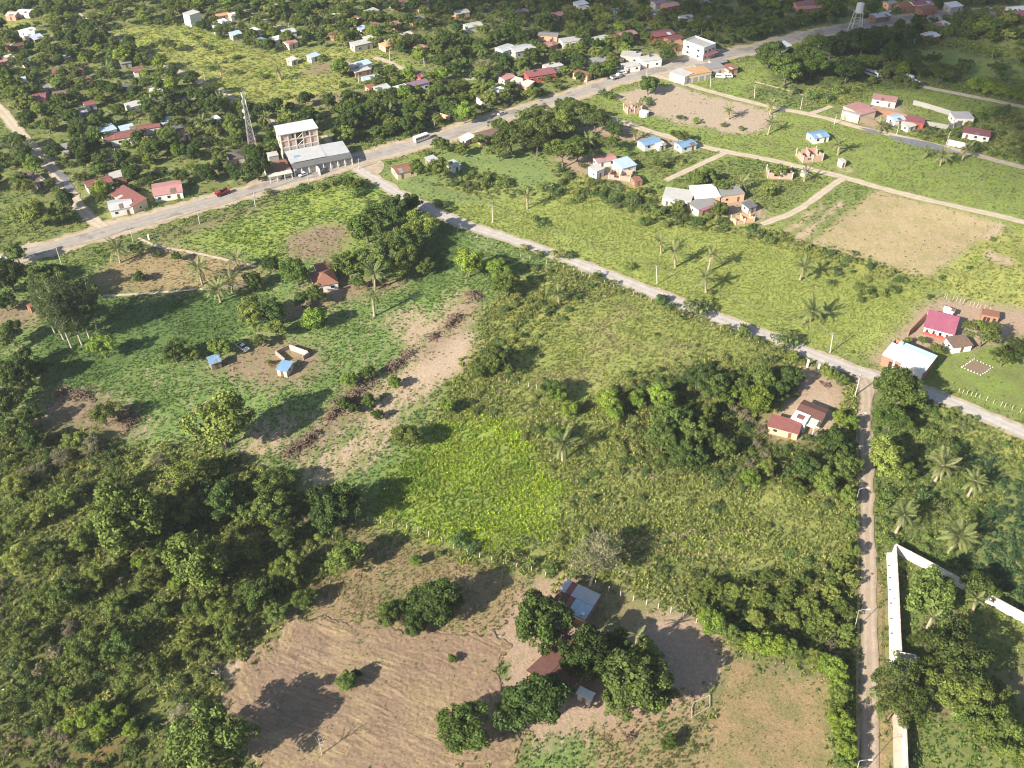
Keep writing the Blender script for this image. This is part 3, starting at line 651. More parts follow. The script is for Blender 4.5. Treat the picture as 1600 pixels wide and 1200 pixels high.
# ------------------------------------------------------------------ roads, tracks and paths as sheets on the ground
def way_mat(name, c_mid, c_rut, c_edge, ruts=True, patch=None):
    m = bpy.data.materials.new(name); global N, L, P, geo
    nt, N, L, P = nodes_of(m); geo = N.new('ShaderNodeNewGeometry')
    P.inputs['Roughness'].default_value = .9; P.inputs['Specular IOR Level'].default_value = .15
    a = attr('across').outputs['Fac']
    n1 = noise(.35, 5, .65); n2 = noise(2.4, 5, .7); n3 = noise(.08, 4, .6)
    aa = mathn('ABSOLUTE', mathn('ADD', a, mathn('MULTIPLY', mathn('SUBTRACT', n1.outputs['Fac'], .5), .35)))
    c = rgba(c_mid)
    if ruts:
        r = mathn('ABSOLUTE', mathn('SUBTRACT', aa, .45)); r = sstep(.28, .08, r)
        col = mixc(r, rgba(c_mid), rgba(c_rut))
    else:
        col = mixc(sstep(.3, .7, n1.outputs['Fac']), rgba(c_mid), rgba(c_rut))
    col = mixc(sstep(.72, 1.0, aa), col, rgba(c_edge))
    if patch: col = mixc(sstep(.52, .6, n3.outputs['Fac']), col, rgba(patch))
    f = mathn('MULTIPLY', mathn('MULTIPLY_ADD', n2.outputs['Fac'], .8, .6), mathn('MULTIPLY_ADD', n1.outputs['Fac'], .7, .65))
    hs = N.new('ShaderNodeVectorMath'); hs.operation = 'SCALE'; L.new(col, hs.inputs[0]); L.new(f, hs.inputs['Scale'])
    L.new(hs.outputs[0], P.inputs['Base Color'])
    b = N.new('ShaderNodeBump'); b.inputs['Strength'].default_value = .35; b.inputs['Distance'].default_value = .08
    L.new(n2.outputs['Fac'], b.inputs['Height']); L.new(b.outputs[0], P.inputs['Normal'])
    return m
def ribbon(name, key, hw, z, m, rag=.35, off=0.0):
    w = WAYS[key][0]; n = len(w); K = 7
    vs, ac = [], []
    for i, p in enumerate(w):
        t = (w[min(i + 1, n - 1)] - w[max(i - 1, 0)]).normalized(); nrm = Vector((t.y, -t.x))
        l = hw + (vnoise(np.array([p.x / 3.0]), np.array([p.y / 3.0 + 31]))[0] - .5) * 2 * rag
        r = hw + (vnoise(np.array([p.x / 3.0 + 77]), np.array([p.y / 3.0]))[0] - .5) * 2 * rag
        for k in range(K):
            s = k / (K - 1) * 2 - 1
            d = s * (l if s < 0 else r) + off
            vs.append((p.x + nrm.x * d, p.y + nrm.y * d, z)); ac.append(s)
    fs = [(i * K + k, i * K + k + 1, (i + 1) * K + k + 1, (i + 1) * K + k) for i in range(n - 1) for k in range(K - 1)]
    me = bpy.data.meshes.new(name); me.from_pydata(vs, [], fs)
    at = me.attributes.new('across', 'FLOAT', 'POINT'); at.data.foreach_set('value', np.array(ac, np.float32))
    me.materials.append(m)
    o = new(name, me); o['kind'] = 'structure'; return o
M_ASPH = way_mat('worn_asphalt', (.315, .285, .255), (.35, .315, .28), (.42, .355, .275), True, (.25, .22, .195))
M_SHOULDER = way_mat('sandy_shoulder', (.40, .325, .235), (.44, .36, .26), (.33, .27, .17), False)
M_CONC = way_mat('pale_lane', (.42, .385, .345), (.46, .425, .385), (.38, .31, .23), True)
M_DIRT = way_mat('dirt_track', (.36, .285, .215), (.42, .335, .255), (.30, .23, .16), True)
M_DIRT2 = way_mat('pale_dirt', (.44, .37, .275), (.50, .42, .32), (.33, .27, .17), True)
M_PATH = way_mat('trodden_path', (.46, .38, .28), (.5, .42, .32), (.33, .27, .17), False)
ribbon('road_shoulder', 'main', 7.2, .004, M_SHOULDER, 2.2)
ribbon('road', 'main', 3.7, .012, M_ASPH, .9)
ribbon('lane_verge', 'lane', 3.5, .005, M_DIRT2, 1.0)
ribbon('lane', 'lane', 2.55, .013, M_CONC, .55)
ribbon('dirt_track', 'track', 1.95, .008, M_DIRT, .6)
ribbon('dirt_road', 'street', 2.8, .0085, M_DIRT2, .7)
ribbon('dirt_road', 'diagonal', 1.8, .009, M_DIRT2, .6)
ribbon('dirt_road', 'farm_road', 1.9, .0075, M_DIRT2, .5)
ribbon('dirt_road', 'field_road', 2.1, .0065, M_DIRT2, .5)
for i, k in enumerate(('spur', 'spur_two', 'top_track', 'side_track', 'side_track_two', 'town_street', 'town_street_two', 'town_street_three', 'yard_drive')):
    ribbon('dirt_track', k, WAYS[k][1], .0095 + .0011 * i, M_DIRT2, .4)
ribbon('road', 'town_street_four', 2.4, .021, M_ASPH, .3)
ribbon('path', 'path', .75, .006, M_PATH, .3); ribbon('path', 'path_two', .65, .007, M_PATH, .3)
# junction aprons of sand
def apron(px, z, m, name='sandy_apron'):
    p = [Vector((a, b)) for a, b in Gn(px)]
    c = sum(p, Vector((0, 0))) / len(p)
    sm = smooth([tuple(q) for q in p] + [tuple(p[0])], 1.5)[:-1]
    vs = [(c.x, c.y, z)] + [(q.x + rnd.uniform(-.3, .3), q.y + rnd.uniform(-.3, .3), z) for q in sm]
    n = len(sm); fs = [(0, 1 + i, 1 + (i + 1) % n) for i in range(n)]
    me = bpy.data.meshes.new(name); me.from_pydata(vs, [], fs)
    at = me.attributes.new('across', 'FLOAT', 'POINT'); at.data.foreach_set('value', np.zeros(len(vs), np.float32))
    me.materials.append(m); o = new(name, me); o['kind'] = 'structure'
    for q in sm: exclude_disc((q.x + c.x) / 2, (q.y + c.y) / 2, (q - c).length * .5)
    return o
apron([(146, 348), (168, 345), (205, 350), (170, 362), (120, 372), (150, 358)], .0035, M_SHOULDER)
apron([(540, 250), (520, 240), (500, 262), (440, 278), (430, 270), (470, 258), (505, 248)], .003, M_SHOULDER)
apron([(555, 262), (590, 248), (600, 262), (585, 276), (565, 276)], .0028, M_SHOULDER)
apron([(985, 120), (1040, 105), (1090, 100), (1080, 112), (1040, 122), (1010, 126)], .0026, M_SHOULDER)
apron([(1325, 578), (1365, 586), (1372, 605), (1362, 625), (1345, 620), (1340, 600)], .0024, M_DIRT)
# long puddle on the farm road and the wet patch in the street
M_WET = mat('wet_mud_water', (.20, .19, .20), .12, .3, .5, .5)
def puddle(px, z, label):
    p = [tuple(q) for q in Gn(px)]; sm = smooth(p + [p[0]], 1.2)[:-1]
    mb = MB(); mb.poly([(q.x + rnd.uniform(-.25, .25), q.y + rnd.uniform(-.2, .2), z) for q in sm]); o = mb.obj('puddle', M_WET); o['kind'] = 'structure'; return o
puddle([(1342, 199), (1362, 202), (1385, 209), (1362, 208)], .018, ''); puddle([(1388, 211), (1430, 218), (1470, 227), (1500, 238), (1490, 240), (1440, 230), (1400, 220)], .0185, '')
puddle([(84, 268), (98, 268), (110, 280), (98, 282)], .0188, ''); puddle([(94, 286), (108, 284), (118, 297), (104, 298)], .0189, '')
# ------------------------------------------------------------------ landmarks: labels say beside which of these a thing stands
MARKS = [('the white compound wall', 1392, 1000), ('the blue-roofed brick house', 905, 935), ('the dark tiled farm roof', 868, 1025), ('the ploughed field', 600, 1080),
 ('the dry square lawn', 1200, 1120), ('the corral fence', 720, 870), ('the bright lush grass plot', 740, 740), ('the red-roofed house with white parapets', 1265, 650),
 ('the mouth of the dirt track', 1355, 592), ('the white sheet-roofed workshop', 1425, 562), ('the magenta-roofed house', 1472, 510), ('the cassava plot', 1560, 810),
 ('the red-roofed farmhouse under the trees', 505, 428), ('the walled pen with the blue shed roof', 450, 565), ('the dry clearing with palms', 270, 425), ('the four-storey brick building', 457, 215),
 ('the lattice tower', 392, 215), ('the long red roof', 215, 210), ('the crimson square roof', 56, 152), ('the terracotta-roofed hut by the lane', 630, 262),
 ('the cluster of four block houses', 1100, 308), ('the two blue-roofed cottages', 1040, 222), ('the bare brown field', 1090, 172), ('the big mown field', 1400, 360),
 ('the orange-roofed store', 1080, 110), ('the large white two-storey house', 1092, 72), ('the pink-roofed hall', 1343, 175), ('the water tower', 1337, 42),
 ('the yellow meadow', 320, 92), ('the bus on the main road', 658, 219), ('the heaps of cleared brush', 540, 640), ('the eucalyptus clump', 100, 480),
 ('the branching street with puddles', 105, 285), ('the grey-and-red roofed house by the road', 200, 315), ('the pale pink roof by the road', 262, 295), ('the football lawn', 1500, 95),
 ('the row of white coaches', 1375, 120), ('the hedge of leafy trees', 1200, 1000), ('the parked blue pickup', 1510, 1115), ('the brush ridge', 150, 635),
 ('the pink-walled house by the road', 765, 208), ('the white rooftop terraces', 1000, 92), ('the red brick shop', 845, 115), ('the pale-blue box house', 580, 121),
 ('the yellow field of palms', 1105, 420), ('the bean rows', 780, 275), ('the small brick ruin', 970, 272), ('the pale house far up the diagonal track', 299, 22), ('the far crimson roof', 424, 10),
 ('the far bright red roof', 619, 2), ('the far road at the top', 1440, 26), ('the far pink roofs', 1258, 6), ('the wide grey-blue roof', 815, 75), ('the peach houses', 590, 62),
 ('the white roofs at the top corner', 40, 47), ('the grey-wall store', 564, 66), ('the long white shed', 652, 130), ('the walled grey block', 1500, 180), ('the crimson roof with white wall', 1527, 207)]
_used = {}
_seen_groups = {}
def relation(u, v, skip=None, nth=0):
    best = []
    for n, a, b in MARKS:
        if n == skip: continue
        s = max(.25, (v + 700) / 1900.0)
        best.append((math.hypot((u - a), (v - b) * 1.6) / s, n, u - a, (v - b) * 1.6))
    best.sort()
    d, n, du, dv = best[nth]
    if abs(dv) > 1.3 * abs(du): w = 'beyond' if dv < 0 else 'on the near side of'
    elif abs(du) > 1.3 * abs(dv): w = 'to the left of' if du < 0 else 'to the right of'
    else: w = ('beyond and left of' if du < 0 else 'beyond and right of') if dv < 0 else ('near side and left of' if du < 0 else 'near side and right of')
    far = 'close ' if d < 45 else ('' if d < 120 else 'well ')
    return (far + w + ' ' + n).replace('close on', 'close on').replace('well on', 'well on'), n
def place_label(desc, u, v, skip=None):
    """one label per thing: look first, then the nearest landmark; a second landmark when the first does not single it out"""
    for nth in range(9):
        r, n = relation(u, v, skip, nth)
        lab = f'{desc} {r}'
        if len(lab.split()) > 16: continue
        if lab not in _used: _used[lab] = 1; return lab, None
    r1, n1 = relation(u, v, skip, 0); r2, n2 = relation(u, v, skip, 1)
    lab = f"{desc} between {n1} and {n2}"
    if len(lab.split()) > 16: lab = f"{desc} between {n1[4:]} and {n2[4:]}"
    if lab not in _used and len(lab.split()) <= 16: _used[lab] = 1; return lab, None
    r, n = relation(u, v, skip, 0)
    lab = f'{desc} {r}'
    _used[lab] = _used.get(lab, 0) + 1
    return lab, 'shared'

# ------------------------------------------------------------------ houses
ROOFC = {
 'red': mat('red_sheet_roof', (0.266, 0.105, 0.094), .6, .25, .6, .3, (.2, .1, .07), .5, 0, ('X', 1.6, .25)),
 'crimson': mat('crimson_sheet_roof', (0.284, 0.107, 0.115), .55, .2, .6, .3, (.3, .12, .1), .4, 0, ('X', 1.6, .2)),
 'magenta': mat('magenta_sheet_roof', (0.384, 0.119, 0.178), .55, .2, .5, .3, (.45, .16, .2), .6, 0, ('X', 1.6, .2)),
 'terra': mat('terracotta_tile_roof', (0.301, 0.143, 0.099), .85, .3, 1.2, .2, (.22, .11, .07), .5, .2, ('Y', 2.2, .3)),
 'brick': mat('old_brown_tile_roof', (0.169, 0.084, 0.069), .9, .35, 1.2, .2, (.11, .06, .05), .6, .2, ('Y', 2.2, .35)),
 'pink': mat('pink_sheet_roof', (0.466, 0.235, 0.224), .6, .2, .5, .3, (.5, .33, .3), .5, 0, ('X', 1.6, .2)),
 'orange': mat('orange_sheet_roof', (0.523, 0.309, 0.162), .7, .2, .4, .25, (.5, .3, .18), .5, 0, ('X', 1.4, .2)),
 'zinc': mat('zinc_sheet_roof', (0.517, 0.525, 0.536), .5, .15, .5, .4, (.36, .33, .3), .4, 0, ('X', 1.6, .25), .0),
 'white': mat('white_sheet_roof', (0.699, 0.699, 0.691), .55, .1, .5, .3, (.55, .54, .51), .35, 0, ('X', 1.6, .15)),
 'ltblue': mat('pale_blue_sheet_roof', (0.440, 0.550, 0.638), .5, .15, .5, .35, (.36, .45, .5), .4, 0, ('X', 1.6, .2)),
 'blue': mat('blue_sheet_roof', (0.194, 0.334, 0.511), .5, .2, .5, .35, (.3, .42, .55), .4, 0, ('X', 1.6, .2)),
 'grey': mat('grey_fibre_roof', (0.284, 0.276, 0.273), .85, .2, .6, .2, (.2, .19, .18), .5, 0, ('X', 1.6, .25)),
 'slate': mat('dark_grey_roof', (0.157, 0.157, 0.160), .8, .2, .6, .2, (.12, .11, .11), .5, 0, ('X', 1.6, .25)),
 'brown': mat('rusty_brown_roof', (0.192, 0.140, 0.118), .85, .3, .7, .2, (.28, .13, .07), .6, 0, ('X', 1.6, .25)),
 'thatch': mat('dark_thatch_roof', (0.134, 0.115, 0.101), .95, .35, 2.5, .1, (.1, .08, .07), .5, .4),
 'cream': mat('cream_sheet_roof', (0.596, 0.567, 0.493), .6, .15, .5, .3, (.5, .46, .38), .4, 0, ('X', 1.6, .2)),
 'purple': mat('purple_sheet_roof', (0.239, 0.158, 0.210), .6, .2, .6, .3, (.2, .13, .16), .4, 0, ('X', 1.6, .2)),
 'slab': mat('concrete_roof_slab', (0.456, 0.441, 0.419), .9, .15, .4, .2, (.33, .31, .28), .6),
}
WALLC = {
 'white': mat('white_plaster', (.74, .72, .68), .85, .08, .8, .2, (.52, .46, .38), .35),
 'cream': mat('cream_plaster', (.64, .52, .37), .85, .1, .8, .2, (.45, .36, .26), .4),
 'pink': mat('pink_plaster', (.60, .33, .27), .85, .1, .8, .2, (.42, .25, .2), .4),
 'brick': mat('hollow_brick_wall', (.38, .20, .14), .9, .2, 2.5, .15, (.3, .17, .12), .5, 0, ('Z', 3.2, .2)),
 'redpaint': mat('red_painted_wall', (.42, .08, .07), .8, .15, .8, .2, (.3, .1, .08), .4),
 'grey': mat('grey_block_wall', (.38, .36, .34), .9, .12, 1.5, .15, (.26, .24, .22), .5),
 'yellow': mat('ochre_plaster', (.60, .43, .20), .85, .1, .8, .2, (.44, .32, .18), .4),
 'blue': mat('blue_plaster', (.33, .46, .58), .85, .1, .8, .2, (.28, .35, .4), .4),
 'wood': mat('grey_board_wall', (.27, .22, .18), .9, .3, 2.5, .15, (.18, .14, .12), .5),
 'peach': mat('peach_plaster', (.66, .40, .26), .85, .1, .8, .2, (.48, .3, .2), .4),
}
ROOFW = {'red': 'red', 'crimson': 'crimson', 'magenta': 'magenta', 'terra': 'terracotta', 'brick': 'dark tiled', 'pink': 'pink', 'orange': 'orange', 'zinc': 'silver-grey', 'white': 'white', 'ltblue': 'pale blue',
 'blue': 'blue', 'grey': 'grey', 'slate': 'dark grey', 'brown': 'rusty brown', 'thatch': 'dark thatched', 'cream': 'cream', 'purple': 'purple', 'slab': 'flat concrete'}
WALLW = {'white': 'white', 'cream': 'cream', 'pink': 'pink', 'brick': 'bare brick', 'redpaint': 'red', 'grey': 'grey', 'yellow': 'ochre', 'blue': 'blue', 'wood': 'board', 'peach': 'peach'}
def _winmesh(w, h, name, m, d=.06):
    mb = MB(); mb.box(-w / 2, w / 2, -d, d, 0, h); return mb.mesh(name, m)
WIN = {k: _winmesh(w, h, 'window', FRAMEW, .05) for k, (w, h) in {'a': (1.3, 1.15), 'b': (1.7, 1.2), 'c': (1.0, 1.0)}.items()}
PANE = {k: _winmesh(w - .16, h - .16, 'pane', GLASS, .065) for k, (w, h) in {'a': (1.3, 1.15), 'b': (1.7, 1.2), 'c': (1.0, 1.0)}.items()}
DOOR = _winmesh(.95, 2.1, 'door', DOORW, .06)
WIDEDOOR = _winmesh(2.6, 2.4, 'roller_door', mat('roller_door_metal', (.36, .36, .37), .6, .15, 1, .3, None, 0, 0, ('Z', 4, .3)), .06)
def window(parent, kind, x, y, z, rz):
    w = new('window', WIN[kind], parent, (x, y, z), (0, 0, rz)); new('pane', PANE[kind], w, (0, 0, .08)); return w
def roof_mesh(L, W, h, kind, slope, m, oh=.32, t=.1):
    mb = MB(); a, b = L / 2 + oh, W / 2 + oh
    if kind == 'gable':
        r = h + slope * W / 2; e = h - slope * oh
        mb.slab((-a, -b, e + t), (a, -b, e + t), (a, 0, r + t), (-a, 0, r + t), t); mb.slab((a, b, e + t), (-a, b, e + t), (-a, 0, r + t), (a, 0, r + t), t)
        mb.box(-a, a, -.13, .13, r + t - .02, r + t + .05)
    elif kind == 'hip':
        r = h + slope * W / 2; e = h - slope * oh; q = max(.2, L / 2 - W / 2)
        A, B, C, D = (-a, -b, e + t), (a, -b, e + t), (a, b, e + t), (-a, b, e + t); E, F = (-q, 0, r + t), (q, 0, r + t)
        mb.poly([A, B, F, E]); mb.poly([C, D, E, F]); mb.poly([B, C, F]); mb.poly([D, A, E])
        mb.poly([(p[0], p[1], p[2] - t) for p in (D, C, B, A)])
        for p, q2 in ((A, B), (B, C), (C, D), (D, A)):
            mb.quad((p[0], p[1], p[2] - t), (q2[0], q2[1], q2[2] - t), q2, p)
    elif kind == 'shed':                    # falls towards -y (the viewer's side as a rule)
        mb.slab((-a, -b, h + t - slope * oh), (a, -b, h + t - slope * oh), (a, b, h + t + slope * (W + oh)), (-a, b, h + t + slope * (W + oh)), t)
    elif kind == 'flat':
        mb.box(-L / 2 - .15, L / 2 + .15, -W / 2 - .15, W / 2 + .15, h, h + .22)
    return mb.mesh('roof', m)
def wall_mesh(L, W, h, kind, slope, m):
    mb = MB(); a, b = L / 2, W / 2
    top = {'gable': lambda y: h + slope * (b - abs(y)), 'shed': lambda y: h + slope * (y + b)}.get(kind, lambda y: h)
    ys = (-b, 0, b) if kind == 'gable' else (-b, b)
    mb.quad((-a, -b, -.2), (a, -b, -.2), (a, -b, top(-b)), (-a, -b, top(-b)))
    mb.quad((a, b, -.2), (-a, b, -.2), (-a, b, top(b)), (a, b, top(b)))
    for s in (-1, 1):
        pts = [(s * a, -b, -.2), (s * a, b, -.2)] + [(s * a, y, top(y)) for y in ys[::-1]]
        mb.poly(pts if s > 0 else pts[::-1])
    return mb.mesh('wall', m)
_tk = MB(); _tk.tube((0, 0, 0), (0, 0, 1.2), .55, .5, 10); TANKM = _tk.mesh('water_tank', mat('dark_tank', (.05, .055, .07), .5, .1))
HOUSES = []
def frame_from_px(u1, v1, u2, v2, h):
    """root, length and turn of a building whose long axis at eaves height runs between two photo points"""
    p, q = G(u1, v1, h), G(u2, v2, h)
    d = q - p; c = (p + q) / 2
    rz = math.atan2(d.y, d.x)
    if rz > math.pi / 2: rz -= math.pi
    if rz < -math.pi / 2: rz += math.pi
    return Vector((c.x, c.y, 0)), d.length, rz
def house(u1, v1, u2, v2, W, h, rk, rc, wc, label=None, slope=None, name='house', cat='house', noun=None, openings=True, excl=.8):
    if (v1 + v2) / 2 < 250: W = W * .76; h = h * .92
    c, L, rz = frame_from_px(u1, v1, u2, v2, h)
    if (v1 + v2) / 2 < 200: L = L * .93
    if slope is None: slope = {'gable': .19, 'hip': .26, 'shed': .08, 'flat': 0}[rk]
    big = 'long ' if L > 2.2 * W and L > 12 else ('large ' if L * W > 150 else ('small ' if L * W < 45 else ''))
    u, v = (u1 + u2) / 2, (v1 + v2) / 2
    grp = None
    if label is None:
        label, grp = place_label(f'{big}{WALLW[wc]}-walled {noun or "house"} with {ROOFW[rc]} roof', u, v)
    t = thing(name, label, cat, c, rz, 'houses of the settlement')
    new('wall', wall_mesh(L, W, h, rk, slope, WALLC[wc]), t)
    rf_ = new('roof', roof_mesh(L, W, h, rk, slope, ROOFC[rc]), t)
    if rk != 'flat' and rnd.random() < .45:       # a patch of other sheets on the near slope
        pm_ = MB(); px_, pw_ = rnd.uniform(-.35, .2) * L, rnd.uniform(1.2, 2.6)
        y0, y1 = -W / 2 - .2, -W / 2 * rnd.uniform(.1, .5)
        zz = (lambda y: h + slope * (W / 2 - abs(y))) if rk != 'shed' else (lambda y: h + slope * (y + W / 2))
        if rk != 'hip':
            pm_.slab((px_, y0, zz(y0) + .17), (px_ + pw_, y0, zz(y0) + .17), (px_ + pw_, y1, zz(y1) + .17), (px_, y1, zz(y1) + .17), .05)
            pm_.obj('patched_sheet', ROOFC[rnd.choice(['zinc', 'brown', 'grey', 'terra', 'white'])], rf_)
    if v < 130 and W > 4 and rnd.random() < .22:
        new('water_tank', TANKM, t, (rnd.uniform(-.3, .3) * L, W * .25, h + .2))
    if openings:
        near = v > 40
        n = max(1, int(L / 3.6)); k = 'b' if L > 14 else 'a'
        di = rnd.randrange(n)
        for i in range(n):
            x = (i + .5) / n * L - L / 2
            if i == di: new('door', DOOR, t, (x, -W / 2, 0), (0, 0, 0))
            elif near: window(t, k, x, -W / 2, min(1.0, h - 1.5), 0)
        s = -1
        if W > 3.5: window(t, 'c', s * L / 2, rnd.uniform(-.2, .2) * W, min(1.05, h - 1.4), math.pi / 2)
        if near: window(t, 'a', L * .25, W / 2, min(1.0, h - 1.5), 0); window(t, 'c', L / 2, 0, min(1.05, h - 1.4), math.pi / 2)
    exclude_box(c.x, c.y, L / 2 + excl, W / 2 + excl, rz)
    HOUSES.append((c.x, c.y, max(L, W) / 2))
    return t, L, rz
